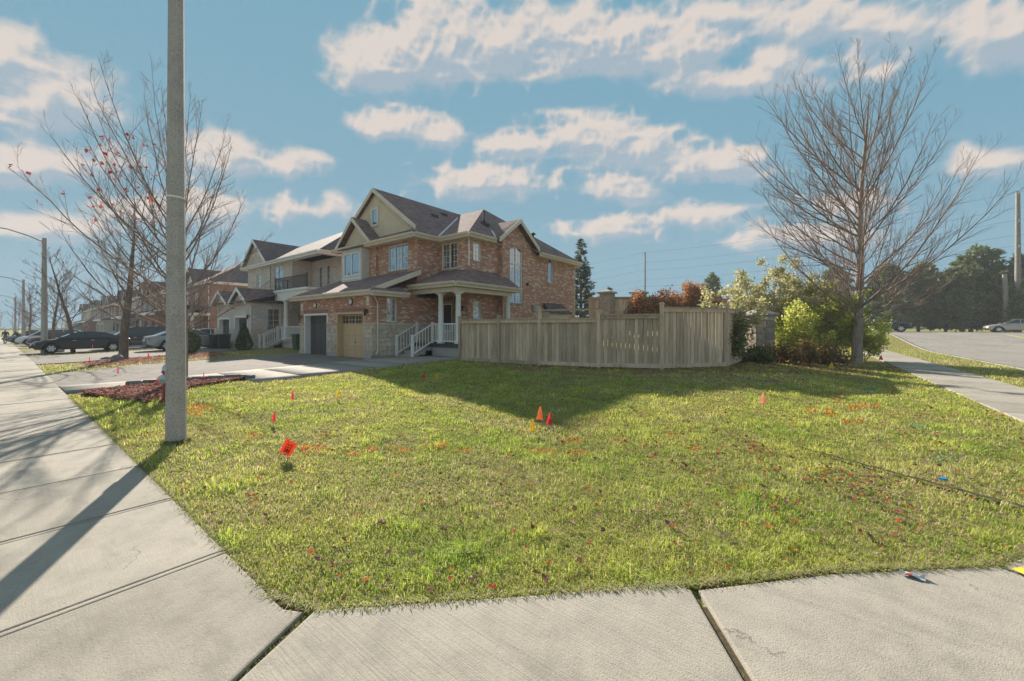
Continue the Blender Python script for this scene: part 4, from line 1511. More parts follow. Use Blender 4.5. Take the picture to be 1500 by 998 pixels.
pb_.box(2.88, 3.139, 2.52, 6.40, 3.30, 3.499)
pb_.build('porch_beam', M['trim'], H)
for a, b in (((-7.46, 2.06, EAVE), (0.42, 2.06, EAVE)), ((0.42, 2.06, EAVE), (0.42, 3.6, EAVE)), ((0.46, 3.67, EAVE), (2.57, 3.67, EAVE)), ((2.57, 3.67, EAVE), (2.57, 5.7, EAVE)), ((2.87, 9.5, EAVE - .216), (2.87, 14.62, EAVE - .216)),
             ((-7.46, -.42, 3.34), (0.62, -.42, 3.34)), ((0.62, -.44, 3.30), (0.62, 1.62, 3.30)), ((0.03, 2.0, PE), (3.40, 2.0, PE)), ((3.40, 2.0, PE), (3.40, 6.82, PE))):
    gutter(H, a, b, M['trim'])
# valley flashings, roof vents
vf = MB()
for a, b in (((0.45, 3.6, EAVE + .015), (PK[0] + 1.0, yR - 1.3, zR - sl * .98)), ((2.5, 5.75, EAVE + .09), (1.7, 6.42, EAVE + .66))):
    a, b = Vector(a), Vector(b)
    vf = MB()
    vf.tube([a, b], .05, 6)
    vf.build('valley_flashing', M['lead'], H)
q = MB()
q.lathe((0.55, 7.0, 7.85), [(.11, 0), (.06, .1), (.05, .62), (.055, .63)], 12)
q.build('vent_pipe', M['dark'], H)
for x, y, z in ((-2.6, 5.9, 8.50), (0.95, 6.6, 7.58), (-3.3, 7.3, 9.0)):
    q = MB()
    q.prism([(x - .2, y - .2, z - .05), (x + .24, y - .2, z - .16), (x + .24, y + .2, z - .16), (x - .2, y + .2, z - .05)], (0, 0, .16))
    q.build('roof_vent', M['dark'], H)
q = MB()
q.lathe((0.9, 11.5, 7.4), [(.07, 0), (.07, .45)], 10)
q.lathe((0.9, 11.5, 7.85), [(.16, 0), (.2, .04), (.05, .14)], 12)
q.build('roof_vent', M['dark'], H)
# porch
pf = MB()
pf.box(0.03, 3.10, 2.42, 4.06, .72, .90)
pf.box(2.16, 3.10, 4.06, 6.39, .72, .899)
pf.build('porch_slab', M['dark_door'], H)
pb2_ = MB()
pb2_.box(.08, 3.04, 2.48, 4.06, 0.0, .719)
pb2_.box(2.17, 3.04, 4.06, 6.38, 0.0, .718)
pb2_.build('porch_base', M['found'], H)
for x, y in ((1.79, 2.56), (2.98, 2.56), (2.98, 6.22)):
    column(H, x, y, .90, 3.30, .135)
for i in range(3):
    s_ = MB()
    s_.box(.2, 1.3, 1.25 + .39 * i, 2.42, .02 + .0 * i, .36 + .18 * i)
    s_.build('step', M['found'], H)
railing(H, (.14, 1.22, .30), (.14, 2.44, .90), .92, 7)
railing(H, (1.34, 1.22, .30), (1.34, 2.44, .90), .92, 7)
railing(H, (1.42, 2.50, .90), (1.67, 2.50, .90), .92, 3, (False, False))
railing(H, (1.93, 2.50, .90), (2.84, 2.50, .90), .92, 8, (False, False))
railing(H, (3.02, 2.72, .90), (3.02, 6.05, .90), .92, 26, (False, False))
# downspouts
downspout(H, [(.50, -.36, 3.24), (.40, -.10, 3.02), (.12, .22, 2.80), (.12, .22, .55), (.24, .05, .44)])
downspout(H, [(2.50, 3.62, 6.22), (2.28, 3.98, 6.0), (2.28, 3.98, 4.75)], 'white')
downspout(H, [(2.72, 6.34, 3.5), (2.56, 6.34, 3.3), (2.56, 6.34, .4)])
downspout(H, [(2.82, 14.5, 6.05), (2.55, 14.16, 5.8), (2.55, 14.16, .5)])
# kitchen box-out on the side wall
kb = MB()
kb.box(2.452, 2.95, 10.4, 12.6, 1.0, 2.62)
ko = kb.build('side_bay', M['trim'], H)
q = MB()
roof_slab(q, [(3.12, 10.2, 2.60), (3.12, 12.8, 2.60), (2.453, 12.6, 3.2), (2.453, 10.4, 3.2)], .08)
q.build('side_bay_roof', M['shingle2'], ko)
q = MB()
q.box(2.452, 2.58, 9.15, 9.45, 2.55, 3.0)
q.build('meter_box', M['galv'], H)
q = MB()
q.box(2.452, 2.53, 8.62, 8.75, 4.10, 4.28)
q.build('wall_vent', M['dark'], H)
# ---------------------------------------------------------------- plants
def at_px(px, Z):
    k = (px - 750) / FPX
    return CX + (-SA + CA * k) * Z, CY + (CA + SA * k) * Z


class Tubes:
    """collects many thin tubes as arrays"""

    def __init__(s):
        s.V, s.F, s.n = [], [], 0

    def add(s, pts, rad, k):
        pts = np.asarray(pts, float)
        m = len(pts)
        t = np.gradient(pts, axis=0)
        t /= np.linalg.norm(t, axis=1)[:, None] + 1e-9
        ref = np.array([0.31, 0.17, 0.93]) if abs(t[0, 2]) < .8 else np.array([.93, .31, .17])
        a = np.cross(t, ref)
        a /= np.linalg.norm(a, axis=1)[:, None] + 1e-9
        c = np.cross(a, t)
        an = np.arange(k) * 2 * np.pi / k
        v = pts[:, None] + (a[:, None] * np.cos(an)[None, :, None] + c[:, None] * np.sin(an)[None, :, None]) * np.asarray(rad)[:, None, None]
        s.V.append(v.reshape(-1, 3))
        i = (np.arange(m - 1)[:, None] * k + np.arange(k)[None])
        j = (np.arange(m - 1)[:, None] * k + (np.arange(k)[None] + 1) % k)
        f = np.stack([i, j, j + k, i + k], -1).reshape(-1, 4) + s.n
        s.F.append(f)
        s.n += m * k

    def build(s, name, mat, parent):
        return np_obj(name, np.concatenate(s.V), np.concatenate(s.F), mat, parent, smooth=True)


def grow(rr, p, d, L, r0, r1, nseg, up, wob):
    """a wandering limb"""
    pts, rad = [np.array(p, float)], [r0]
    d = np.array(d, float)
    d /= np.linalg.norm(d)
    for i in range(nseg):
        d = d + np.array([rr.normal(0, wob), rr.normal(0, wob), rr.normal(0, wob) + up])
        d /= np.linalg.norm(d)
        pts.append(pts[-1] + d * L / nseg)
        rad.append(r0 + (r1 - r0) * (i + 1) / nseg)
    return np.array(pts), np.array(rad)


def at_path(pts, rad, t):
    x = t * (len(pts) - 1)
    i = min(int(x), len(pts) - 2)
    f = x - i
    d = pts[i + 1] - pts[i]
    return pts[i] * (1 - f) + pts[i + 1] * f, d / np.linalg.norm(d), rad[i] * (1 - f) + rad[i + 1] * f


def side_dir(rr, d, ang):
    a = np.cross(d, rr.normal(0, 1, 3))
    a /= np.linalg.norm(a) + 1e-9
    return d * math.cos(ang) + a * math.sin(ang)


def sprigs(T, rr, pts, rad, L, level, cnt, tips, up=0.05, spread=(0.45, 0.9), rmin=0.0035, t0=0.15, wob=.06):
    n = cnt[level]
    for i in range(n):
        t = t0 + (1 - t0) * (i + rr.random()) / n
        p, d, r_ = at_path(pts, rad, min(t, .999))
        ll = L * (0.42 + .3 * rr.random()) * (1.15 - .75 * t)
        if ll < .12:
            continue
        dd = side_dir(rr, d, rr.uniform(*spread))
        dd[2] += 0.12
        r0 = max(min(r_ * .62, ll * .011 + .002), rmin)
        q, qr = grow(rr, p, dd, ll, r0, rmin * .8, 3 if level else 4, up, wob)
        T.add(q, qr, 3 if r0 < .012 else 5)
        if level + 1 < len(cnt):
            sprigs(T, rr, q, qr, ll, level + 1, cnt, tips, up, spread, rmin, .2, wob)
        else:
            tips.append(q[-1])
    tips.append(pts[-1])


def bare_tree(name, label, loc, Hh, r0, seed, limbs, prof, elev=(0.6, 0.95), trunk_wob=.012, cnt=(9, 5), rmin=.004, group=None, mat='bark', first=.16, multi=None, upc=0.07):
    """leafless tree: trunk part and crown part (limbs and twigs)"""
    rr = np.random.default_rng(seed)
    t = thing(name, label, 'tree', (loc[0], loc[1], gz(*loc) - .05), group=group)
    tr, cr, tips = Tubes(), Tubes(), []
    pts, rad = grow(rr, (0, 0, 0), (0, 0, 1), Hh, r0, .012, 16, .02, trunk_wob)
    rad = r0 * (1 - np.linspace(0, 1, len(rad))) ** 0.85 + .008
    # root flare
    pts = np.concatenate([[pts[0]], [pts[0] + (pts[1] - pts[0]) * .25], pts[1:]])
    rad = np.concatenate([[r0 * 1.35], [r0 * 1.02], rad[1:]])
    tr.add(pts, rad, 10)
    ga = 2.39996
    az0 = rr.uniform(0, 6.28)
    for i in range(limbs):
        f = (i + rr.random() * .6) / limbs
        tt = first + (1 - first) * f ** 1.1
        p, d, r_ = at_path(pts, rad, min(tt, .985))
        L = prof(f) * rr.uniform(.82, 1.15)
        e = rr.uniform(*elev) + .25 * f
        az = az0 + ga * i + rr.normal(0, .25)
        dd = np.array([math.cos(az) * math.cos(e), math.sin(az) * math.cos(e), math.sin(e)])
        q, qr = grow(rr, p, dd, L, max(min(r_ * .45, .0064 * L + .006), .006), .0035, 8, upc, .065)
        cr.add(q, qr, 6)
        sprigs(cr, rr, q, qr, L * .62, 0, cnt, tips, .045, (.35, .75), rmin)
    tr.build('trunk', M[mat], t)
    cr.build('crown', M['twig'] if mat == 'bark_d' else M['twig_g'], t)
    return t, tips, cr


def crown_tree(name, label, loc, seed, trunk_h, r0, limbs, cz, rz, rx, zlo, cnt, rmin, mat='bark', lowt=.16, squash=1.0, shift=(0, 0)):
    """leafless tree whose upswept, forking limbs reach for points spread through a rounded crown"""
    rr = np.random.default_rng(seed)
    t = thing(name, label, 'tree', (loc[0], loc[1], gz(*loc) - .05))
    tr, cr, tips = Tubes(), Tubes(), []
    pts, rad = grow(rr, (0, 0, 0), (0, 0, 1), trunk_h, r0, .02, 16, .02, .022)
    rad = r0 * (1 - np.linspace(0, 1, len(rad))) ** .9 + .012
    pts = np.concatenate([[pts[0]], [pts[0] + (pts[1] - pts[0]) * .25], pts[1:]])
    rad = np.concatenate([[r0 * 1.4], [r0 * 1.03], rad[1:]])
    tr.add(pts, rad, 10)
    for i in range(limbs):
        f = (i + .5) / limbs
        zt_ = zlo + (cz + rz - zlo) * f ** .85 * rr.uniform(.93, 1.03)
        k = math.sqrt(max(0.0, 1 - ((zt_ - cz) / rz) ** 2)) if zt_ > cz else (.80 + .20 * (zt_ - zlo) / max(.1, cz - zlo))
        az = 2.39996 * i + rr.normal(0, .35)
        rr_k = rx * k * rr.uniform(.55, 1.08)
        tgt = np.array([math.cos(az) * rr_k + shift[0] * f, math.sin(az) * rr_k * squash + shift[1] * f, zt_])
        ts = np.clip(lowt + (.80 - lowt) * f ** 1.3 + rr.normal(0, .04), lowt, .92)
        ts = min(ts, max(lowt, (zt_ - 1.2 - .35 * rr_k) / trunk_h))
        p, d_, r_ = at_path(pts, rad, ts)
        mid = p + (tgt - p) * np.array([.62, .62, .36])
        n = 10
        u = np.linspace(0, 1, n + 1)[:, None]
        q = (1 - u) ** 2 * p + 2 * u * (1 - u) * mid + u ** 2 * tgt
        L = np.linalg.norm(np.diff(q, axis=0), axis=1).sum()
        q = q + np.cumsum(rr.normal(0, .016 * L / 5, (n + 1, 3)), axis=0) * (u > 0)
        r1 = max(min(r_ * .42, .0050 * L + .003), .006)
        qr = r1 * (1 - u[:, 0]) ** .8 + .0035
        cr.add(q, qr, 6)
        sprigs(cr, rr, q, qr, L * .46, 0, cnt, tips, .05, (.3, .8), rmin, .16, .08)
    tr.build('trunk', M[mat], t)
    cr.build('crown', M['twig_g'], t)
    return t, tips


M['twig_g'] = m_plain('grey_twig', (0.26, 0.20, 0.175), 0.85, 0.1, 0.3, 3)


def leaves(name, P, size, mat, parent, seed, aspect=.6, cup=.25):
    """separate leaf blades at points P"""
    r = np.random.default_rng(seed)
    P = np.asarray(P)
    n = len(P)
    u = r.normal(0, 1, (n, 3))
    u /= np.linalg.norm(u, axis=1)[:, None]
    w = np.cross(u, r.normal(0, 1, (n, 3)))
    w /= np.linalg.norm(w, axis=1)[:, None]
    nn = np.cross(u, w)
    s_ = (size * r.uniform(.6, 1.3, n))[:, None]
    V = np.stack([P - u * s_, P + w * s_ * aspect + nn * s_ * cup, P + u * s_, P - w * s_ * aspect + nn * s_ * cup], 1).reshape(-1, 3)
    i = np.arange(n) * 4
    f = np.concatenate([np.stack([i, i + 1, i + 2], 1), np.stack([i, i + 2, i + 3], 1)])
    return np_obj(name, V, f, mat, parent)


def shrub(name, label, loc, rx, ry, hz, seed, nstem, leafn, lsize, mat, stem='twig_g', group=None, base=.15, cat='shrub', jit=.10, dome=1.0):
    """stems fanning from the ground, leaves clustered along the outer twigs"""
    rr = np.random.default_rng(seed)
    t = thing(name, label, cat, (loc[0], loc[1], gz(*loc) - .03), group=group)
    T, tips = Tubes(), []
    for i in range(nstem):
        az = rr.uniform(0, 6.28)
        k = math.sqrt(rr.random())
        ex, ey = math.cos(az) * k * rx, math.sin(az) * k * ry
        ez = hz * (math.sqrt(max(.04, 1 - .85 * k * k)) ** dome) * rr.uniform(.75, 1.05)
        L = math.sqrt(ex * ex + ey * ey + ez * ez)
        st = (ex * .12, ey * .12, 0)
        q, qr = grow(rr, st, (ex * .75, ey * .75, ez * 1.1), L, .006 * L + .008, .005, 8, -.02, .07)
        T.add(q, qr, 5)
        sprigs(T, rr, q, qr, L * .42, 0, (7, 4), tips, .02, (.4, 1.0), .0035, base)
    T.build('stems', M[stem], t)
    if leafn:
        tp = np.array(tips)
        idx = rr.integers(0, len(tp), leafn)
        P = tp[idx] + rr.normal(0, jit, (leafn, 3))
        P[:, 2] = np.abs(P[:, 2])
        leaves('foliage', P, lsize, mat, t, seed + 1)
    return t


def conifer(name, label, loc, Hh, rad, seed, mat, kind='spruce', group=None, dens=1.0, ztop=None, needle=.10):
    rr = np.random.default_rng(seed)
    z0 = gz(*loc) - .05
    t = thing(name, label, 'tree', (loc[0], loc[1], z0), group=group)
    tr = Tubes()
    pts, rd_ = grow(rr, (0, 0, 0), (0, 0, 1), Hh, .022 * Hh, .015, 10, .03, .01 if kind == 'spruce' else .05)
    tr.add(pts, rd_, 8)
    A, B = [], []
    n = int((34 if kind == 'spruce' else 30) * dens)
    for lvl in range(n):
        f = (lvl + .5) / n
        if kind == 'spruce':
            tt = .04 + .955 * f
            R_ = rad * (1 - tt) ** .85 * rr.uniform(.8, 1.1) + .08
            kb = 8 if f < .8 else 5
        else:
            tt = .015 + .985 * f
            R_ = rad * (math.sin(math.pi * min(1, .38 + .62 * f)) ** .6) * rr.uniform(.65, 1.12)
            kb = 5
        p, d, _ = at_path(pts, rd_, min(tt, .99))
        for b in range(kb):
            az = rr.uniform(0, 6.28)
            e = (-.25 + .75 * f) if kind == 'spruce' else rr.uniform(.05, .7)
            dd = np.array([math.cos(az) * math.cos(e), math.sin(az) * math.cos(e), math.sin(e)])
            L = R_ * rr.uniform(.75, 1.1)
            q, qr = grow(rr, p, dd, L, .012 + .006 * L, .004, 6, .06 if kind == 'spruce' else .05, .05)
            tr.add(q, qr, 4)
            m_ = max(4, int(L * (17 if kind == 'spruce' else 11) * dens))
            for k in range(m_):
                s0 = .22 + .78 * rr.random() if kind == 'spruce' else .45 + .55 * rr.random()
                c, cd, _ = at_path(q, qr, min(s0, .99))
                if kind == 'spruce':
                    off = side_dir(rr, cd, rr.uniform(.5, 1.2)) * rr.uniform(.05, .30) * (1 - .5 * f)
                    off[2] = off[2] * .5 - .04
                else:
                    off = rr.normal(0, .19, 3)
                A.append(c)
                B.append(c + off)
    tr.build('trunk', M['bark_d'], t)
    A, B = np.array(A), np.array(B)
    # each sprig is a tuft of needle blades
    kn = 7 if kind == 'spruce' else 9
    n = len(A)
    u = rr.normal(0, 1, (n, kn, 3))
    u /= np.linalg.norm(u, axis=2)[..., None]
    ax = (B - A)[:, None, :]
    base = A[:, None, :] + ax * rr.random((n, kn, 1))
    L = needle * rr.uniform(.6, 1.5, (n, kn, 1))
    tip = base + (u + (.8 if kind == 'spruce' else .3) * ax / (np.linalg.norm(ax, axis=2)[..., None] + 1e-6)) * L
    w = np.cross(u, rr.normal(0, 1, (n, kn, 3)))
    w /= np.linalg.norm(w, axis=2)[..., None]
    wd = L * .24
    V = np.stack([base - w * wd, base + w * wd, tip + w * wd * .3], 2).reshape(-1, 3)
    f = np.arange(len(V)).reshape(-1, 3)
    np_obj('crown', V, f, mat, t)
    return t


M['leaf_yg'] = m_leaf('yellow_green_leaf', [(0.0, (.24, .31, .03)), (.35, (.40, .47, .06)), (.65, (.58, .60, .12)), (1.0, (.64, .58, .26))], .6)
M['leaf_pale'] = m_leaf('pale_leaf', [(0.0, (.25, .28, .07)), (.35, (.42, .41, .16)), (.7, (.54, .49, .28)), (1.0, (.60, .54, .40))], .55)
M['leaf_brown'] = m_leaf('brown_leaf', [(0.0, (.09, .075, .02)), (.4, (.20, .13, .04)), (.75, (.32, .20, .06)), (1.0, (.20, .20, .04))], .35)
M['leaf_dark'] = m_leaf('ivy_leaf', [(0.0, (.05, .085, .02)), (.6, (.12, .16, .045)), (1.0, (.26, .25, .09))], .4)
M['leaf_rust'] = m_leaf('rust_leaf', [(0.0, (.22, .095, .035)), (.5, (.40, .19, .075)), (1.0, (.52, .29, .14))], .4)
M['leaf_grey'] = m_leaf('dry_twig_leaf', [(0.0, (.16, .13, .11)), (1.0, (.36, .30, .26))], .3)
M['leaf_red'] = m_leaf('red_leaf', [(0.0, (.30, .03, .02)), (1.0, (.48, .09, .06))], .4)
M['needle'] = m_leaf('pine_needle', [(0.0, (.08, .12, .05)), (.6, (.18, .23, .085)), (1.0, (.32, .34, .13))], .4, ps=.7)
M['needle_b'] = m_leaf('spruce_needle', [(0.0, (.075, .11, .09)), (.6, (.15, .20, .17)), (1.0, (.24, .30, .26))], .3, ps=.9)
M['cedar'] = m_leaf('cedar_leaf', [(0.0, (.03, .055, .015)), (.6, (.075, .11, .03)), (1.0, (.12, .16, .05))], .25)

# the tall bare tree by the side street
TRX = pix(1255, 531)
crown_tree('bare_tree', 'tall leafless tree rising from the shrubs beside the side street sidewalk', TRX, 21, 12.6, .20, 62, 7.0, 7.6, 4.8, 4.0, (20, 7), .0034, lowt=.18, shift=(-.7, -.55))
# the wide tree behind the concrete pole
TA = pix(269, 556)
tA, tipsA = crown_tree('bare_tree', 'wide leafless tree by the driveway, half hidden behind the near concrete pole', TA, 52, 6.8, .105, 40, 4.9, 5.0, 3.2, 2.6, (14, 6), .0032, lowt=.27, shift=(-.9, -.6))
tpA = np.array(tipsA)
rr_ = np.random.default_rng(4)
wl = tpA + np.array(tA.location)
fwv = (-SA) * (wl[:, 0] - CX) + CA * (wl[:, 1] - CY)
ppx = 750 + FPX * (CA * (wl[:, 0] - CX) + SA * (wl[:, 1] - CY)) / fwv
ppy = HOR - FPX * (wl[:, 2] - CZ) / fwv
cand = np.where((ppx > -20) & (ppx < 230) & (ppy > 195) & (ppy < 330))[0]
if len(cand):
    sel = rr_.choice(cand, min(46, len(cand)), replace=False)
    Pl = np.concatenate([tpA[sel] + rr_.normal(0, .05, (len(sel), 3)) for _ in range(2)])
    leaves('last_leaves', Pl, .065, M['leaf_red'], tA, 3, .8)
# trees further up the street
TB, TC = pix(181, 527), pix(107, 516.5)
bare_tree('bare_tree', 'leafless street tree with thick trunk beside a boulder in the leaf strewn island', TB, 7.8, .19, 31, 24, lambda f: 4.0 * (1 - f) ** .6 + .5, (.25, .8), .03, (8, 4), .006, mat='bark_d', first=.26)
bare_tree('bare_tree', 'slim leafless tree in front of the black sedan', TC, 6.6, .13, 33, 22, lambda f: 3.0 * (1 - f) ** .6 + .5, (.3, .9), .04, (7, 4), .007, mat='bark_d', first=.30)
for k, (px_, z_) in enumerate(((78, 33.0), (43, 50.0), (36, 62.0))):
    kk = (px_ - 750) / FPX
    lx, ly = CX + (-SA + CA * kk) * z_, CY + (CA + SA * kk) * z_
    bare_tree('bare_tree', ['small leafless tree behind the black sedan\'s bonnet', 'leafless tree far up the street, right of the second lamp pole', 'most distant leafless tree by the far lamp poles'][k], (lx, ly), 6.0 + k, .12, 70 + k, 18,
              lambda f: 2.8 * (1 - f) ** .6 + .5, (.3, .9), .04, (6, 4), .011, mat='bark_d', first=.28)

# shrubbery round the pillar and the tall tree
TZ = -SA * (TRX[0] - CX) + CA * (TRX[1] - CY)
shrub('leafy_shrub', 'large yellow-green leafy shrub left of the tall bare tree trunk', at_px(1205, TZ + 1.6), 2.5, 1.5, 3.8, 41, 30, 17000, .062, M['leaf_yg'])
shrub('leafy_shrub', 'tall pale-leaved shrub spreading over the stone pillar', at_px(1135, TZ + 2.6), 3.1, 1.6, 5.0, 42, 30, 20000, .064, M['leaf_pale'], dome=.8)
shrub('leafy_shrub', 'bright green leafy shrub right of the tall bare tree trunk', at_px(1264, TZ + 1.2), .85, .8, 2.6, 43, 13, 4200, .062, M['leaf_yg'])
shrub('leafy_shrub', 'lime-green leafy shrub in front, between the stone pillar and the tall tree', at_px(1163, TZ - .3), 1.5, .9, 2.7, 46, 18, 7000, .058, M['leaf_yg'])
shrub('ivy', 'dark ivy climbing the fence end beside the stone pillar', at_px(1070, 15.3), .75, .5, 2.2, 44, 18, 4200, .045, M['leaf_dark'])
shrub('leafy_shrub', 'sparse pale-leaved shrub drooping over the fence end', at_px(1064, 16.4), 1.3, .9, 3.5, 45, 14, 5200, .06, M['leaf_pale'])
for k, (px_, Z_, rx_, h_, lb) in enumerate(((1150, 16.4, .75, .85, 'low brown-leaved plant at the foot of the stone pillar'), (1182, 16.6, .8, .95, 'low russet plant behind the yellow flag'),
                                           (1218, 16.9, .75, .92, 'low tawny plant left of the tall tree foot'), (1105, 16.3, .6, .6, 'small dark green plant below the stone pillar'))):
    shrub('low_plant', lb, at_px(px_, Z_), rx_, .55, h_, 80 + k, 12, 1900, .055, M['leaf_brown'] if k < 3 else M['leaf_dark'], cat='plant', group='low plants in the corner bed')
# rust coloured climbers on the back fence
for k, (px_, Z_, rx_, pt, lb) in enumerate(((1022, 27.2, 1.7, 409, 'largest rust-orange bush hanging over the back fence'), (976, 27.2, 1.0, 419, 'middle rust-orange bush on the back fence'), (940, 27.4, .8, 427, 'small brown-orange bush at the left end of the back fence row'))):
    lx, ly = at_px(px_, Z_)
    o_ = shrub('rust_bush', lb, (lx, ly), rx_, .7, (zat(pt, Z_) - gz(lx, ly)) * .92, 90 + k, 18, 9000 if k == 0 else 5000, .075, M['leaf_rust'], stem='twig', group='rust bushes on the back fence', base=.45, jit=.16, dome=.5)
shrub('dry_shrub', 'pale dry leafless-looking shrub behind the rust bushes', at_px(1000, 31), 2.6, 1.0, 4.1, 95, 18, 3500, .06, M['leaf_grey'])
# spruces and pines
conifer('spruce_tree', 'tall blue spruce at the rear corner of the brick house', at_px(851, 34.5), 9.1, 2.3, 51, M['needle_b'], 'spruce', needle=.13)
conifer('spruce_tree', 'small spruce beyond the back fence right of the tall blue spruce', at_px(893, 46), 5.9, 2.2, 52, M['needle_b'], 'spruce', dens=.8, needle=.16)
PINE_L = ['rightmost pine behind the wooden utility posts', 'dark pine left of the leaning utility post', 'broad pine between the pickup and the silver car', 'tallest rounded pine beyond the arterial road', 'pine directly behind the pickup truck', 'leftmost pine seen through the bare tree branches',
          'pine top showing above the leafy shrubs', 'far pine showing above the rust bushes', 'dense pine filling the gap behind the silver car', 'low pine behind the pickup bonnet', 'dark low pine under the tallest pine']
for k, (px_, y_, h_, r_) in enumerate(((1508, 68, 9.5, 3.6), (1462, 67, 8.3, 3.4), (1385, 66, 8.2, 3.6), (1422, 69, 11.0, 4.3), (1345, 67, 9.2, 3.8), (1300, 66, 9.4, 3.8), (1215, 69, 9.6, 3.9), (1040, 70, 10.2, 2.6), (1490, 65, 6.0, 3.2), (1318, 64.5, 5.0, 3.0), (1410, 65, 5.4, 3.2))):
    lx, _Z = ray_y(px_, y_)
    conifer('pine_tree', PINE_L[k], (lx, y_), h_, r_, 200 + k, M['needle'], 'pine', 'pines beyond the arterial road', dens=1.25, needle=.24)
# garden conifers near the neighbour
def bush_ball(name, label, loc, rx, hz, seed, cone=False):
    rr = np.random.default_rng(seed)
    t = thing(name, label, 'shrub', (loc[0], loc[1], gz(*loc) - .02))
    T = Tubes()
    q, qr = grow(rr, (0, 0, 0), (0, 0, 1), hz * .8, .04, .01, 4, .05, .02)
    T.add(q, qr, 6)
    T.build('stem', M['bark_d'], t)
    n = 3600
    z = rr.random(n) ** .9
    a = rr.uniform(0, 6.28, n)
    prof = (1 - z) ** .8 * (.55 + .45 * np.minimum(1, z * 6)) if cone else np.sqrt(np.clip(1 - (2 * z - 1) ** 2, 0, 1)) * (.9 + .1 * np.sin(3 * a))
    k = rx * prof * (.82 + .2 * rr.random(n))
    leaves('foliage', np.stack([k * np.cos(a), k * np.sin(a), .05 + z * hz], 1), .05, M['cedar'], t, seed)
    return t


bush_ball('cedar_shrub', 'cone-shaped cedar beside the neighbour\'s arched garage door', pix(357.5, 512.5), .62, 1.75, 61, True)
bush_ball('round_shrub', 'rounded green shrub right of the near concrete pole', pix(279, 518), .62, 1.25, 62)
# ---------------------------------------------------------------- fences, pillar, neighbours
def fence_bay(par, a, b, za, zb, top, bw=0.142, seed=0, gap=.006, lift=0.10, cap=True, lattice=0.0):
    """one bay of board fence: rails and single upright boards"""
    rr = random.Random(seed)
    a, b = Vector((a[0], a[1], 0)), Vector((b[0], b[1], 0))
    d = b - a
    L = d.length
    ux = d / L
    n = Vector((ux.y, -ux.x, 0))
    ang = math.atan2(ux.y, ux.x)
    nb = max(1, int(L / bw))
    w = L / nb
    q = MB()
    q.obox(a, ux, n, .05, L - .05, -.02, .035, 0, .13)
    r1 = q.build('rail', M['wood'], par, loc=(0, 0, max(za, zb) + lift - .04))
    q = MB()
    q.obox(a, ux, n, .05, L - .05, -.02, .035, 0, .12)
    q.build('rail', M['wood'], par, loc=(0, 0, top - .20))
    q = MB()
    q.obox(a, ux, n, .05, L - .05, -.055, .065, 0, .04)
    q.build('rail', M['wood'], par, loc=(0, 0, top - .08))
    for i in range(nb):
        z0 = max(za, zb) + lift - .04
        h = top - .10 - z0
        m_ = MB()
        ww = w - gap - rr.uniform(0, .006)
        dd = -.012 if i % 2 else -.006
        m_.box(-ww / 2, ww / 2, -.010, .010, 0, h)
        inst(m_.mesh('board', M['wood']), 'board', par, a + ux * (w * (i + .5)) - n * (.034 + rr.uniform(0, .006)) + Vector((0, 0, z0)), (0, 0, ang))


def fence_post(par, p, z, top, w=.055):
    q = MB()
    q.box(-w, w, -w, w, -.2, top - z)
    q.box(-w - .02, w + .02, -w - .02, w + .02, top - z, top - z + .03)
    q.prism([(-w, -w, top - z + .03), (w, -w, top - z + .03), (w, w, top - z + .03), (-w, w, top - z + .03)], (0, 0, .03))
    return q.build('post', M['wood'], par, loc=(p[0], p[1], z))


F = thing('wooden_fence', 'weathered board fence stepping up from the porch to the stone pillar', 'fence', (0, 0, 0))
FP = [pix(674, 529), pix(731, 532.8), pix(791, 535.8), pix(877.5, 539.3), pix(969.5, 541), pix(1064, 538)]
FT = [468, 466.3, 466.5, 460, 451.5]      # rail heights read off the picture, left end of each bay
FPEND = at_px(1092, 17.2)
FP.append(FPEND)


def Zc(p):
    return -SA * (p[0] - CX) + CA * (p[1] - CY)


tops = []
for i, ty in enumerate((467.6, 466.4, 465.6, 459.6, 450.0, 449.0)):
    m_ = ((FP[i][0] + FP[i + 1][0]) / 2, (FP[i][1] + FP[i + 1][1]) / 2)
    tops.append(zat(ty, Zc(m_)) + .03)
print('fence tops', [round(t, 2) for t in tops])
tops[5] = tops[4]
for i in range(6):
    a, b = FP[i], FP[i + 1]
    fence_bay(F, a, b, gz(*a), gz(*b), tops[i], seed=i, lift=.07, gap=.006 if i < 3 else .014)
for i, p in enumerate(FP[:6]):
    t = max(tops[i], tops[i - 1] if i else tops[0])
    fence_post(F, p, gz(*p), t + (.05 if i != 2 else .28))
# upper trellis rail behind the third bay
a, b = Vector((*FP[2], 0)), Vector((*FP[3], 0))
MB().obox(a, (b - a).normalized(), Vector(((b - a).normalized().y, -(b - a).normalized().x, 0)), .05, (b - a).length, -.05, -.01, tops[2] + .22, tops[2] + .29).build('upper_rail', M['wood'], F)
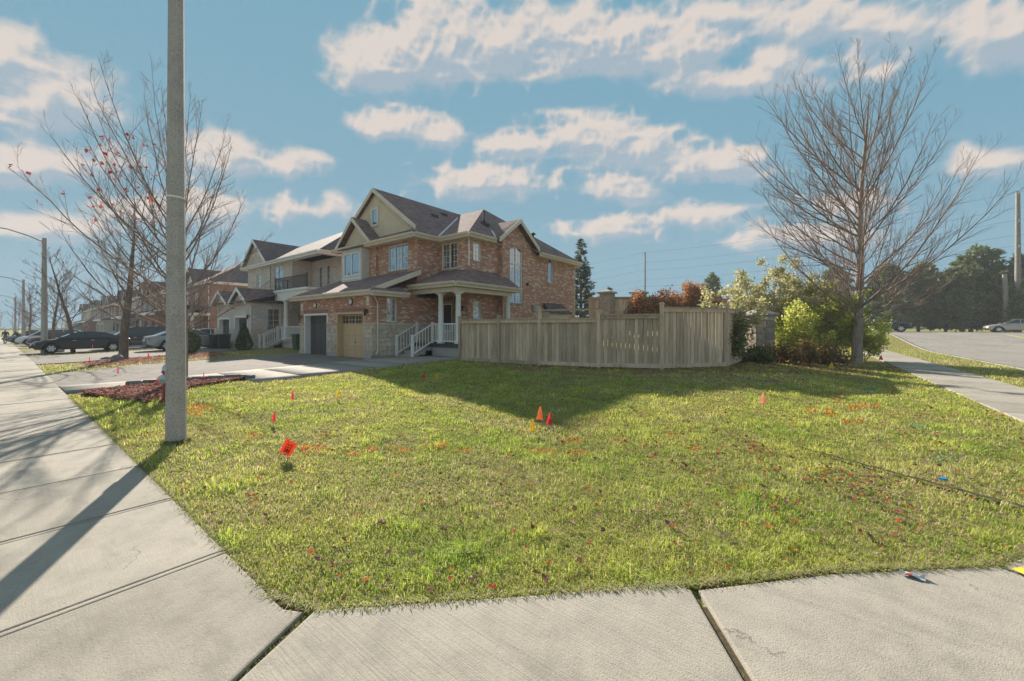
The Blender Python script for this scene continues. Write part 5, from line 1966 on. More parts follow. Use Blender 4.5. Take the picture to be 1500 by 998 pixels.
# back fence
BF = thing('wooden_fence', 'taller back fence with stone piers and rust bushes behind the near fence', 'fence', (0, 0, 0))
bpts = [at_px(862, 28.6), at_px(889.5, 28.2), at_px(936, 28.2), at_px(985, 28.2), at_px(1030, 28.4), at_px(1066, 28.8)]
for i in range(5):
    a, b = bpts[i], bpts[i + 1]
    t = zat(434.5 if i < 4 else 436.5, 28.4)
    fence_bay(BF, a, b, t - 2.5, t - 2.5, t, seed=30 + i, bw=.16)
fence_post(BF, bpts[5], zat(434, 28.4) - 2.6, zat(434, 28.4), .08)
for i in (1, 2):
    p = bpts[i]
    t = zat(428, 28.2)
    q = MB()
    q.box(p[0] - .40, p[0] + .40, p[1] - .40, p[1] + .40, t - 3.0, t - .12)
    o_ = q.build('stone_pier', M['pillar_stone'], BF)
    q = MB()
    q.box(p[0] - .52, p[0] + .52, p[1] - .52, p[1] + .52, t - .12, t)
    q.face([(p[0] - .52, p[1] - .52, t), (p[0] + .52, p[1] - .52, t), (p[0], p[1], t + .2)])
    q.face([(p[0] + .52, p[1] - .52, t), (p[0] + .52, p[1] + .52, t), (p[0], p[1], t + .2)])
    q.face([(p[0] + .52, p[1] + .52, t), (p[0] - .52, p[1] + .52, t), (p[0], p[1], t + .2)])
    q.face([(p[0] - .52, p[1] + .52, t), (p[0] - .52, p[1] - .52, t), (p[0], p[1], t + .2)])
    q.build('cap', M['found'], o_)
# entrance pillar of coursed stone
PX_, PY_ = at_px(1111.5, 17.6)
PZ = gz(PX_, PY_)
PLR = thing('stone_pillar', 'square stone pillar with pyramid cap at the end of the fence', 'pillar', (PX_, PY_, PZ), R(YAW + 6))
hw = .43
zt = zat(462, 17.2) - PZ
MB().box(-hw + .03, hw - .03, -hw + .03, hw - .03, -.2, zt - .05).build('core', M['mortar'], PLR)
for k, (ux, n) in enumerate(((XP, YM), (YP, XP), (XM, YP), (YM, XM))):
    o_ = Vector(n) * (hw - .03)
    stone_wall(PLR, o_, ux, n, -hw + .0, hw - .0, 0, zt - .22, .30, seed=60 + k, mat='pillar_stone', bl=(.3, .6))
q = MB()
q.box(-hw - .01, hw + .01, -hw - .01, hw + .01, zt - .21, zt - .07)
q.build('band', M['found'], PLR)
q = MB()
for (s0, z0, z1) in ((.48, zt - .07, zt + .0), (.54, zt, zt + .07)):
    q.box(-s0, s0, -s0, s0, z0, z1)
s0, z1, zp = .54, zt + .07, zt + .30
c4_ = [(-s0, -s0), (s0, -s0), (s0, s0), (-s0, s0)]
for k in range(4):
    (xa, ya), (xb, yb) = c4_[k], c4_[(k + 1) % 4]
    q.face([(xa, ya, z1), (xb, yb, z1), (xb * .12, yb * .12, zp), (xa * .12, ya * .12, zp)])
q.face([(x * .12, y * .12, zp) for x, y in c4_])
q.build('cap', M['curb'], PLR)


# ---- the tan neighbour
def hip_roof(mb, x0, x1, y0, y1, ze, zr, inset=None):
    """hipped roof, ridge along the longer side"""
    w, d = x1 - x0, y1 - y0
    if w >= d:
        k = d / 2 if inset is None else inset
        r0, r1 = (x0 + k, (y0 + y1) / 2, zr), (x1 - k, (y0 + y1) / 2, zr)
        roof_slab(mb, [(x0, y0, ze), (x1, y0, ze), r1, r0])
        roof_slab(mb, [(x1, y0, ze), (x1, y1, ze), r1])
        roof_slab(mb, [(x1, y1, ze), (x0, y1, ze), r0, r1])
        roof_slab(mb, [(x0, y1, ze), (x0, y0, ze), r0])
    else:
        k = w / 2 if inset is None else inset
        r0, r1 = ((x0 + x1) / 2, y0 + k, zr), ((x0 + x1) / 2, y1 - k, zr)
        roof_slab(mb, [(x0, y0, ze), (x1, y0, ze), r0])
        roof_slab(mb, [(x1, y0, ze), (x1, y1, ze), r1, r0])
        roof_slab(mb, [(x1, y1, ze), (x0, y1, ze), r1])
        roof_slab(mb, [(x0, y1, ze), (x0, y0, ze), r0, r1])


def gable_front(par, x0, x1, yf, yb, ze, zp, wallm, roofm, over=.3, wall_t=.1, nm='gable'):
    xc = (x0 + x1) / 2
    s = (zp - ze) / (xc - x0)
    MB().prism([(x0 + over, yf + over, ze - .02), (x1 - over, yf + over, ze - .02), (xc, yf + over, zp - .10 - s * 0)], (0, wall_t, 0)).build(nm + '_wall', wallm, par)
    q = MB()
    roof_slab(q, [(xc, yf, zp), (x1, yf, ze), (x1, yb, ze), (xc, yb, zp)][::-1])
    roof_slab(q, [(xc, yb, zp), (x0, yb, ze), (x0, yf, ze), (xc, yf, zp)][::-1])
    q.build(nm + '_roof', roofm, par)
    for a, b in (((x0, yf, ze), (xc, yf, zp)), ((xc, yf, zp), (x1, yf, ze))):
        q = MB()
        fascia(q, a, b, .15, .04, .08)
        q.build('rake_board', M['white'], par)


def eaves(par, x0, x1, y0, y1, ze, m='white', front=True, right=True):
    pts = []
    if front:
        pts.append(((x0, y0, ze), (x1, y0, ze)))
    if right:
        pts.append(((x1, y0, ze), (x1, y1, ze)))
    for a, b in pts:
        q = MB()
        fascia(q, a, b, .14)
        q.build('fascia', M[m], par)
        gutter(par, a, b, M[m])
    MB().box(x0 + .03, x1 - .03, y0 + .03, y0 + .5, ze - .23, ze - .21).build('soffit', M[m], par)
    MB().box(x1 - .5, x1 - .03, y0 + .5, y1, ze - .231, ze - .211).build('soffit', M[m], par)


N2 = thing('tan_brick_house', 'tan brick neighbour house with balcony, arched garage door and white porch steps', 'house')
z2 = .10
w2 = MB()
# garage block
wall(w2, (-22.9, .5, 0), XP, YM, 7.2, z2 - .4, 3.5, [(.55, 2.95, z2, 2.35), (4.1, 6.55, z2, 2.45)], .3)
wall(w2, (-15.7, .5, 0), YP, XP, 4.0, z2 - .4, 3.5, [(1.0, 1.95, 1.3, 3.05)])
wall(w2, (-15.7, 4.5, 0), XP, YM, 5.1, z2 - .4, 6.75, [(1.55, 2.1, 4.5, 6.3), (2.7, 3.25, 4.5, 6.3), (.7, 1.6, .95, 3.0)])
wall(w2, (-10.6, 4.5, 0), YP, XP, 9.5, z2 - .4, 6.75)
wall(w2, (-23.7, 3.0, 0), XP, YM, 4.7, 3.0, 6.75, [(1.9, 2.8, 4.15, 6.15)])
wall(w2, (-19.0, 3.05, 0), XP, YM, 3.8, 3.0, 6.75, [(.45, 2.2, 4.3, 6.45)])
wall(w2, (-15.2, 3.05, 0), YP, XP, 1.45, 3.0, 6.75)
wall(w2, (-23.7, 14, 0), YM, XM, 11, z2 - .4, 6.75)
wall(w2, (-10.6, 14, 0), XM, YP, 13.1, z2 - .4, 6.75)
w2.build('wall', M['brick_tan'], N2)
sb2 = MB()
for a, b in ((-22.92, -22.37), (-19.93, -18.82), (-16.33, -15.68)):
    MB().box(a, b, .44, .498, z2 - .3, 1.55).build('stone_base', M['stone'], N2)
MB().box(-15.698, -15.64, .4401, 4.4, z2 - .3, 1.55).build('stone_base', M['stone'], N2)
garage_door(N2, -22.33, -19.97, z2, 2.3, .72, 'dark_door')
garage_door(N2, -18.78, -16.37, z2, 2.35, .72, 'dark_door')
for a, b, c in ((-22.35, -19.95, 2.35), (-18.8, -16.35, 2.45)):
    q = MB()
    q.box(a - .1, a + .02, .46, .78, z2, c)
    q.box(b - .02, b + .1, .46, .78, z2, c)
    q.box(a + .02, b - .02, .46, .78, c - .06, c + .08)
    q.build('garage_door_frame', M['white'], N2)
q = MB()
for i in range(10):
    t0, t1 = math.pi * i / 10, math.pi * (i + 1) / 10
    xa, xb = -17.575 - 1.30 * math.cos(t0), -17.575 - 1.30 * math.cos(t1)
    za, zb = 2.5 + .42 * math.sin(t0), 2.5 + .42 * math.sin(t1)
    q.prism([(xa, .47, 2.5), (xb, .47, 2.5), (xb, .47, zb), (xa, .47, za)], (0, .028, 0))
q.build('door_arch', M['siding'], N2)
window(N2, (-15.7, .5, 0), YP, XP, 1.0, 1.95, 1.3, 3.05, 2, 4, 1, True, 0.0)
window(N2, (-23.7, 3.0, 0), XP, YM, 1.9, 2.8, 4.15, 6.15, 2, 4, 1, True, 0.6, name='arched_window')
q = MB()
for i in range(8):
    t0, t1 = math.pi * i / 8, math.pi * (i + 1) / 8
    q.prism([(-21.35 - .55 * math.cos(t0), 2.97, 6.15 + .5 * math.sin(t0)), (-21.35 - .55 * math.cos(t1), 2.97, 6.15 + .5 * math.sin(t1)), (-21.35 - .44 * math.cos(t1), 2.97, 6.15 + .4 * math.sin(t1)), (-21.35 - .44 * math.cos(t0), 2.97, 6.15 + .4 * math.sin(t0))], (0, .025, 0))
q.build('window_arch', M['white'], N2)
window(N2, (-19.0, 3.05, 0), XP, YM, .45, 2.2, 4.3, 6.45, 1, 2, 2, True, 0.25)
MB().box(-18.9, -16.4, 2.98, 3.04, 3.7, 4.28).build('window_apron', M['white'], N2)
window(N2, (-15.7, 4.5, 0), XP, YM, 1.55, 2.1, 4.5, 6.3, 1, 3, 1, False, 0.7)
window(N2, (-15.7, 4.5, 0), XP, YM, 2.7, 3.25, 4.5, 6.3, 1, 3, 1, False, 0.7)
MB().box(-14.95, -14.15, 4.58, 4.62, .95, 2.95).build('front_door', M['dark_door'], N2)
r2 = MB()
hip_roof(r2, -24.1, -10.2, 2.6, 14.4, 6.85, 10.2)
r2.build('roof', M['shingle2'], N2)
eaves(N2, -24.1, -10.2, 2.6, 14.4, 6.85)
gable_front(N2, -24.0, -18.7, 2.5, 8.0, 6.9, 9.0, M['brick_tan'], M['shingle2'])
g2_ = MB()
roof_slab(g2_, [(-23.3, .1, 3.55), (-15.3, .1, 3.55), (-15.3, 3.04, 4.35), (-23.3, 3.04, 4.35)])
g2_.build('garage_roof', M['shingle2'], N2)
for x0, x1 in ((-23.1, -19.4), (-19.0, -15.5)):
    gable_front(N2, x0, x1, .05, 2.6, 3.5, 4.55, M['brick_tan'], M['shingle2'], nm='garage_gable')
MB().box(-15.2, -10.8, 2.0, 4.49, .62, .78).build('porch_slab', M['found'], N2)
MB().box(-15.1, -10.9, 2.1, 4.49, -.2, .619).build('porch_base', M['brick_tan'], N2)
for x in (-14.3, -11.2):
    column(N2, x, 2.25, .78, 3.6, .16)
MB().box(-15.68, -10.7, 2.05, 2.5, 3.6, 4.2).build('porch_beam', M['white'], N2)
MB().box(-15.68, -10.6, 1.95, 4.49, 4.2, 4.34).build('balcony_floor', M['white'], N2)
railing(N2, (-15.6, 2.05, 4.34), (-10.7, 2.05, 4.34), .85, 34, mat='dark')
railing(N2, (-15.62, 2.98, 4.34), (-15.62, 2.05, 4.34), .85, 6, (False, False), mat='dark')
for i in range(4):
    MB().box(-15.2 + 0.02, -14.5, .9 + .3 * i, 2.0, -.1, .22 + .14 * i).build('step', M['found'], N2)
railing(N2, (-15.2, .85, .15), (-15.2, 2.05, .78), .92, 8)
railing(N2, (-14.42, .85, .15), (-14.42, 2.05, .78), .92, 8)
railing(N2, (-14.1, 2.1, .78), (-11.4, 2.1, .78), .92, 18, (False, False))
downspout(N2, [(-15.55, .2, 3.4), (-15.6, .42, 3.2), (-15.6, .42, .3)], 'white')
lantern(N2, -16.0, .5, 2.4)


# ---- the row further up the street
def row_house(x1, brick, label, kind=0, wdt=14.0, near=False):
    z0 = gz(x1, 0) - .05
    h = thing('row_house', label, 'house', (x1, 0, z0), group='houses further up the street')
    W = wdt
    mb = MB()
    gx0 = -W + 1.2
    ups = [(1.6, 3.3, 4.2, 5.7), (5.2, 6.9, 4.2, 5.7), (9.0, 10.2, 4.2, 5.7)]
    wall(mb, (-W, 2.6, 0), XP, YM, W, -.4, 6.2, ups + [(W - 3.1, W - 2.1, .8, 2.9)])
    wall(mb, (0, 2.6, 0), YP, XP, 11, -.4, 6.2, [(3.0, 4.0, 4.3, 5.5)])
    wall(mb, (-W, 13.6, 0), YM, XM, 11, -.4, 6.2)
    wall(mb, (gx0, -.3, 0), XP, YM, 7.2, -.4, 3.1, [(.6, 3.0, .1, 2.3), (4.1, 6.5, .1, 2.3)], .25)
    wall(mb, (gx0 + 7.2, -.3, 0), YP, XP, 2.9, -.4, 3.1, [(1.0, 1.8, 1.3, 2.7)])
    wall(mb, (gx0, 2.6, 0), YM, XM, 2.9, -.4, 3.1)
    mb.build('wall', M[brick], h)
    for (a, b, c, d) in ups:
        window(h, (-W, 2.6, 0), XP, YM, a, b, c, d, 2, 3, 2, True, .6)
    window(h, (0, 2.6, 0), YP, XP, 3.0, 4.0, 4.3, 5.5, 1, 2, 1, True, .5)
    window(h, (gx0 + 7.2, -.3, 0), YP, XP, 1.0, 1.8, 1.3, 2.7, 2, 3, 1, True, .5)
    MB().box(-3.1, -2.1, 2.68, 2.72, .8, 2.9).build('front_door', M['brown_door'], h)
    for a in (.6, 4.1):
        garage_door(h, gx0 + a + .04, gx0 + a + 2.36, .1, 2.28, -.1, 'white' if kind % 2 else 'tan_door')
    q = MB()
    hip_roof(q, -W - .4, .4, 2.2, 14.0, 6.3, 9.7)
    q.build('roof', M['shingle2'], h)
    eaves(h, -W - .4, .4, 2.2, 14.0, 6.3)
    gable_front(h, -W + .4, -W + 5.0, 2.05, 7, 6.3, 8.3, M['stucco'] if kind % 2 else M[brick], M['shingle2'])
    gable_front(h, -7.6, -3.6, 2.05, 7, 6.3, 8.1, M['stucco'], M['shingle2'], nm='right_gable')
    q = MB()
    roof_slab(q, [(gx0 - .4, -.7, 3.2), (gx0 + 7.6, -.7, 3.2), (gx0 + 7.6, 2.59, 4.2), (gx0 - .4, 2.59, 4.2)])
    q.build('garage_roof', M['shingle2'], h)
    q = MB()
    fascia(q, (gx0 - .4, -.7, 3.2), (gx0 + 7.6, -.7, 3.2), .14)
    q.build('fascia', M['white'], h)
    q = MB()
    roof_slab(q, [(gx0 + 7.3, .9, 3.2), (.3, .9, 3.2), (.3, 2.59, 3.9), (gx0 + 7.3, 2.59, 3.9)])
    q.build('porch_roof', M['shingle2'], h)
    MB().box(gx0 + 7.3, .2, 1.0, 2.59, 2.85, 3.1).build('porch_beam', M['white'], h)
    MB().box(gx0 + 7.3, .2, 1.0, 2.59, -.3, .62).build('porch_base', M['found'], h)
    for x in (gx0 + 7.7, -2.0, -.1):
        column(h, x, 1.2, .62, 2.85, .16)
    for i in range(3):
        MB().box(-3.2, -2.2, -.1 + .36 * i, 1.0, -.3, .18 + .15 * i).build('step', M['found'], h)
    railing(h, (-3.25, -.1, .05), (-3.25, 1.05, .62), .92, 7)
    railing(h, (-2.15, -.1, .05), (-2.15, 1.05, .62), .92, 7)
    railing(h, (-1.9, 1.1, .62), (-.2, 1.1, .62), .92, 11, (False, False))
    downspout(h, [(.05, 2.5, 6.0), (.05, 2.5, .3)], 'white')
    return h


row_house(-32.6, 'brick_brown', 'dark brown brick house left of the tan brick neighbour, behind bare branches', 1)
row_house(-50.5, 'brick_grey', 'grey brick house behind the parked minivan and silver sedan', 0)
row_house(-68.0, 'brick_tan', 'pale brick house behind the black sedan', 1)
row_house(-85.5, 'brick_brown', 'red-brown house behind the slim tree far up the street', 0)
row_house(-103, 'brick_grey', 'last but one house far up the street', 1)
row_house(-121, 'brick_tan', 'farthest house at the end of the street', 0)
# ---------------------------------------------------------------- street furniture
def street_lamp(px, py, Hh, rb, rt, label, arm=True, strap=False):
    x, y = pix(px, py)
    z = gz(x, y)
    t = thing('street_lamp', label, 'street lamp', (x, y, z), group='concrete lamp poles')
    q = MB()
    n = 14
    q.tube([(0, 0, -.3)] + [(0, 0, Hh * i / n) for i in range(n + 1)], [rb] + [rb + (rt - rb) * i / n for i in range(n + 1)], 8)
    q.build('pole', M['pole'], t, smooth=False)
    if arm:
        q = MB()
        pts = [(0, -.05, Hh - .25), (0, -.7, Hh + .05), (0, -1.5, Hh + .30), (0, -2.3, Hh + .38), (0, -2.7, Hh + .36)]
        q.tube(pts, [.045, .04, .036, .032, .03], 8)
        a = q.build('arm', M['galv'], t, smooth=True)
        q = MB()
        q.lathe((0, -2.65, Hh + .36), [(.04, -.02), (.11, .05), (.13, .3), (.12, .55), (.05, .66)], 10, ax=(0, -1, -.05))
        q.build('lamp_head', M['galv'], a, smooth=True)
    if strap:
        zs = zat(292, Zc((x, y))) - z
        rs_ = rb + (rt - rb) * zs / Hh
        q = MB()
        q.lathe((0, 0, zs), [(rs_ + .002, 0), (rs_ + .012, .004), (rs_ + .012, .026), (rs_ + .002, .03)], 16, ax=(.03, .05, 1))
        q.build('strap', M['white'], t)
        q = MB()
        q.box(-.05, .05, -rs_ * 1.02 - .008, -rs_ * .9, .9, 1.05)
        q.build('access_plate', M['pole'], t)
    return t


street_lamp(258, 646, 9.2, .125, .080, 'near octagonal concrete lamp pole standing in the lawn', True, True)
street_lamp(65, 518.5, 7.6, .17, .10, 'second concrete lamp pole, beside the black sedan')


def lamp_at(t_, label):
    bx, by = pix(65, 518.5)
    x = bx - t_
    z = gz(x, by)
    t = thing('street_lamp', label, 'street lamp', (x, by, z), group='concrete lamp poles')
    MB().tube([(0, 0, -.3), (0, 0, 7.8)], [.17, .10], 8).build('pole', M['pole'], t)
    a = MB().tube([(0, -.05, 7.5), (0, -.9, 7.85), (0, -2.4, 8.1)], [.05, .045, .04], 6).build('arm', M['galv'], t)
    MB().lathe((0, -2.35, 8.08), [(.04, 0), (.13, .1), (.13, .55), (.05, .66)], 8, ax=(0, -1, -.05)).build('lamp_head', M['galv'], a)


lamp_at(36, 'third lamp pole, far up the street')
lamp_at(75, 'farthest lamp pole up the street')

# fire hydrant
M['hyd_red'] = m_plain('hydrant_red', (0.30, 0.028, 0.022), 0.45, 0.4, 0.2, 8)
M['hyd_cap'] = m_plain('hydrant_silver', (0.40, 0.47, 0.52), 0.4, 0.5, 0.15, 8, metal=.3)
hx, hy = pix(247, 587)
HY = thing('fire_hydrant', 'red fire hydrant with silver caps half hidden behind the near pole', 'hydrant', (hx, hy, gz(hx, hy)), R(YAW))
MB().lathe((0, 0, 0), [(.17, -.05), (.17, .03), (.12, .04), (.12, .09), (.105, .10), (.105, .62), (.125, .63), (.125, .68)], 18).build('barrel', M['hyd_red'], HY, smooth=True)
MB().lathe((0, 0, .68), [(.118, 0), (.112, .08), (.07, .15), (.035, .17), (.03, .22)], 18).build('bonnet', M['hyd_cap'], HY, smooth=True)
for ax, r_, ln in (((-1, 0, 0), .062, .19), ((1, 0, 0), .062, .19), ((0, -1, 0), .085, .20)):
    q = MB()
    q.lathe((0, 0, .50), [(r_ * .8, .08), (r_ * .8, .12), (r_ * 1.15, .122), (r_ * 1.15, ln - .03), (r_ * .8, ln - .015), (.02, ln), (.018, ln + .04)], 12, ax=ax)
    q.build('nozzle_cap', M['hyd_cap'], HY, smooth=True)
for k in range(6):
    a = k * math.pi / 3
    MB().lathe((.145 * math.cos(a), .145 * math.sin(a), .03), [(.014, 0), (.014, .025)], 6).build('bolt', M['hyd_cap'], HY)

# stone edging of the bed, boulders
M['edge_stone'] = m_plain('edging_stone', (0.20, 0.195, 0.19), 0.9, 0.15, 0.3, 6, bmp=.6, objrand=.2)
ep = [(0.98, -8.35), (1.02, -8.0), (1.36, -6.95), (1.98, -5.9), (2.6, -5.72)]
ED = thing('stone_edging', 'low grey stone edging between the walkway and the red leaf bed', 'edging')
k = 0
for a, b in zip(ep[:-1], ep[1:]):
    a, b = Vector((*a, 0)), Vector((*b, 0))
    L = (b - a).length
    n = max(1, round(L / .42))
    for i in range(n):
        c = a.lerp(b, (i + .5) / n)
        bm = bmesh.new()
        bmesh.ops.create_cube(bm, size=1)
        bmesh.ops.scale(bm, vec=(L / n - .012, .17, .20), verts=bm.verts)
        bmesh.ops.bevel(bm, geom=bm.edges, offset=.02, segments=2, affect='EDGES')
        rr2 = random.Random(k)
        for v in bm.verts:
            v.co += Vector((rr2.uniform(-.006, .006), rr2.uniform(-.008, .008), rr2.uniform(-.006, .006)))
        me = bpy.data.meshes.new('block')
        bm.to_mesh(me)
        bm.free()
        me.materials.append(M['edge_stone'])
        inst(me, 'block', ED, (c.x, c.y, gz(c.x, c.y) + .045), (0, 0, math.atan2((b - a).y, (b - a).x)))
        k += 1


def boulder(label, px, py, sx, sy, sz, seed, mat):
    x, y = pix(px, py)
    bm = bmesh.new()
    bmesh.ops.create_icosphere(bm, subdivisions=3, radius=1)
    r = np.random.default_rng(seed)
    P = np.array([v.co[:] for v in bm.verts])
    dsp = noise3(P * 1.3 + 5, seed) * .5 + noise3(P * 3 + 9, seed + 1) * .22
    for v, d_ in zip(bm.verts, dsp):
        v.co = v.co * (.62 + .75 * d_)
        v.co = Vector((v.co.x * sx, v.co.y * sy, max(v.co.z, -.35) * sz))
    me = bpy.data.meshes.new('boulder')
    bm.to_mesh(me)
    bm.free()
    me.materials.append(mat)
    o = inst(me, 'boulder', None, (x, y, gz(x, y) + sz * .3), (0, 0, seed))
    return tag(o, label, 'boulder')


boulder('grey boulder beside the thick street tree trunk', 171, 529.5, .30, .26, .26, 3, M['edge_stone'])
boulder('flat dark stone left of the grey boulder', 157, 526.5, .33, .22, .12, 4, M['edge_stone'])
M['pale_rock'] = m_plain('pale_rock', (0.42, 0.40, 0.36), 0.9, 0.1, 0.2, 6, bmp=.5)
boulder('pale boulder between the second lamp pole and slim tree', 84, 516.5, .44, .3, .26, 5, M['pale_rock'])

# marker flags
FC = {'r': (0.72, 0.035, 0.06), 'o': (0.85, 0.16, 0.055), 'y': (0.72, 0.45, 0.02), 'p': (0.80, 0.30, 0.20)}
for k_, c_ in FC.items():
    M['flag_' + k_] = m_leaf('flag_' + k_, [(0, c_), (1, tuple(min(1, v * 1.1) for v in c_))], .45)
M['wire'] = m_plain('flag_wire', (0.25, 0.24, 0.23), .5, .4, .1, 5)


def flag(px, py_top, py_base, col, label, kind='tent', w=.11):
    """wire stake with a sagging plastic flag; the two rows are the flag's top and the ground under it"""
    x, y = pix(px, py_base)
    z = gz(x, y)
    t = thing('marker_flag', label, 'flag', (x, y, z), R(YAW), group='utility marker flags')
    Z = Zc((x, y))
    top = max(.16, zat(py_top, Z) - z)
    rr2 = random.Random(int(px * 7 + py_top))
    lean = rr2.uniform(-.05, .05)
    MB().tube([(0, 0, -.05), (lean * .5, 0, top * .5), (lean, 0, top)], .0035, 5).build('stake', M['wire'], t)
    q = MB()
    hgt = min(.2, top * .66)
    if kind == 'plate':
        # stiff tilted square
        a = R(24)
        u, v_ = Vector((math.cos(a), 0, -math.sin(a))), Vector((math.sin(a), .15, math.cos(a)))
        c0 = Vector((lean, -.01, top - .09))
        pts = [c0 - u * .075 - v_ * .085, c0 + u * .075 - v_ * .085, c0 + u * .075 + v_ * .085, c0 - u * .075 + v_ * .085]
        q.face(pts)
        q.face([p + Vector((0, .002, 0)) for p in reversed(pts)])
        f = q.build('flag', M['flag_' + col], t)
        # lettering BELL printed sideways up the plate
        n_ = u.cross(v_).normalized()
        if n_.y > 0:
            n_ = -n_
        pr_ = MB()
        strokes = {'B': [(0, 0, 0, 1), (0, 0, .6, 0), (0, .5, .6, .5), (0, 1, .6, 1), (.6, 0, .6, 1)], 'E': [(0, 0, 0, 1), (0, 0, .6, 0), (0, .5, .5, .5), (0, 1, .6, 1)], 'L': [(0, 0, 0, 1), (0, 0, .6, 0)]}
        sx_ = .020
        for i, ch in enumerate('BELL'):
            for (x0, y0, x1, y1) in strokes[ch]:
                P = lambda a_, b_: c0 - v_ * (.058 - (i * 1.0 + a_) * .030) * -1 * -1 + u * (.032 - b_ * .062) + n_ * .003
                p0, p1 = P(x0, y0), P(x1, y1)
                d = (p1 - p0)
                if d.length < 1e-6:
                    continue
                s_ = d.normalized().cross(n_) * .0042
                e_ = d.normalized() * .0042
                pr_.face([p0 - s_ - e_, p1 - s_ + e_, p1 + s_ + e_, p0 + s_ - e_])
        pr_.build('print', M['text'], f)
    else:
        # plastic folded over the wire, hanging as a small tent
        n = 5
        for sgn in (-1, 1):
            prev = None
            for i in range(n + 1):
                f_ = i / n
                wd = w * (.10 + .5 * f_) * (1 if sgn < 0 else .62)
                a_ = Vector((lean, 0, top - hgt * 1.15 * f_))
                b_ = Vector((lean + sgn * wd, -.05 * f_ * sgn + rr2.uniform(-.006, .006), top - hgt * 1.15 * f_ - .012))
                if prev:
                    q.face([prev[0], a_, b_, prev[1]])
                prev = (a_, b_)
        q.build('flag', M['flag_' + col], t)
    return t


flag(421, 645, 672, 'o', 'orange lettered square flag nearest the concrete pole', 'plate')
flag(400, 602, 623, 'r', 'red flag just behind the orange lettered flag', w=.13)
flag(431, 571, 590, 'r', 'thin red flag left of the yellow flag on the sunny lawn', w=.11)
flag(494, 570, 586, 'y', 'yellow flag on the sunny lawn in front of the garage', w=.13)
flag(622, 545, 558, 'r', 'red flag in the house shadow, left of its yellow pair', w=.13)
flag(643, 545, 558, 'y', 'yellow flag in the house shadow, right of its red pair', w=.13)
flag(788, 595, 621, 'o', 'orange flag, tallest of the three flags at the shadow tip', w=.12)
flag(808, 604, 627, 'r', 'red flag, right of the three flags at the shadow tip', w=.11)
flag(777, 613, 637, 'y', 'yellow flag, lowest of the three flags at the shadow tip', w=.10)
flag(1122, 574, 596, 'p', 'salmon flag alone on the right of the lawn', w=.11)
flag(1219, 530, 547, 'y', 'yellow flag at the edge of the corner bed', w=.16)
flag(1291, 520, 531, 'r', 'red flag beside the side street sidewalk', w=.14)
flag(174.5, 537, 550, 'r', 'red flag on the driveway edge in front of the boulder', w=.15)
flag(132, 522, 532, 'r', 'pinkish red flag in the leaf strewn island', w=.17)
flag(217, 516, 526, 'r', 'red flag in front of the silver sedan\'s bumper', w=.2)
flag(175, 517, 529, 'y', 'yellow flag at the foot of the thick street tree', w=.16)
flag(298, 545, 559, 'r', 'red flag behind the stone edging right of the near pole', w=.12)
flag(232, 552, 566, 'r', 'red flag just left of the fire hydrant', w=.13)
flag(136, 505, 518, 'r', 'red flag against the black sedan\'s rear door', w=.14)

# litter
lx, ly = pix(1381, 708)
q = MB().box(-.055, .055, -.035, .035, 0, .018)
M['blue'] = m_plain('blue_plastic', (0.02, 0.22, 0.55), .4, .4, .1, 5)
M['paper'] = m_plain('crumpled_paper', (0.45, 0.46, 0.50), .8, .1, .2, 30)
o_ = MB().prism([(-.035, -.012, 0), (.0, -.025, 0), (.035, -.01, 0), (.03, .015, 0), (-.012, .02, 0)], (.004, .006, .02)).build('plastic_scrap', M['blue'], None, loc=(lx, ly, gz(lx, ly) + .035))
tag(o_, 'small blue plastic scrap lying on the grass at the right', 'litter')
lx, ly = pix(1336, 848)
q = MB()
rr2 = random.Random(9)
gp = [[Vector((-.06 + .03 * i, -.03 + .02 * j, abs(rr2.gauss(0, .012)) + .004)) for j in range(4)] for i in range(5)]
for i in range(4):
    for j in range(3):
        q.face([gp[i][j], gp[i + 1][j], gp[i + 1][j + 1], gp[i][j + 1]], 1 if (i == 1 and j == 1) else 0)
o_ = q.build('crumpled_wrapper', [M['paper'], M['hyd_red']], None, loc=(lx, ly, .021))
tag(o_, 'crumpled grey and red wrapper on the pavement at the lawn edge', 'litter')
# dark strip laid on the turf, a cast shadow put into colour
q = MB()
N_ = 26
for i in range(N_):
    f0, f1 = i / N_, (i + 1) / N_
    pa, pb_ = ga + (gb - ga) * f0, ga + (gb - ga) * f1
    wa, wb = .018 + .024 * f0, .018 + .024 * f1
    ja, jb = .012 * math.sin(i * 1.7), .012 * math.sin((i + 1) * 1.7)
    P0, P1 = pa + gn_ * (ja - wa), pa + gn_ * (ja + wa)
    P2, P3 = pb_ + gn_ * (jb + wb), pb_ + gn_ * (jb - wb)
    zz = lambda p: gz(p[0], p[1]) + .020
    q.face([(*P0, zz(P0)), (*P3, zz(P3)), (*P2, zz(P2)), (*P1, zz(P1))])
M['lawn_shadow'] = m_plain('shadow_tone', (0.06, 0.065, 0.035), .95, .05, .4, 20, bmp=.5)  # dark colour standing in for cast shade
struct(q.build('painted_shadow', M['lawn_shadow'], None))

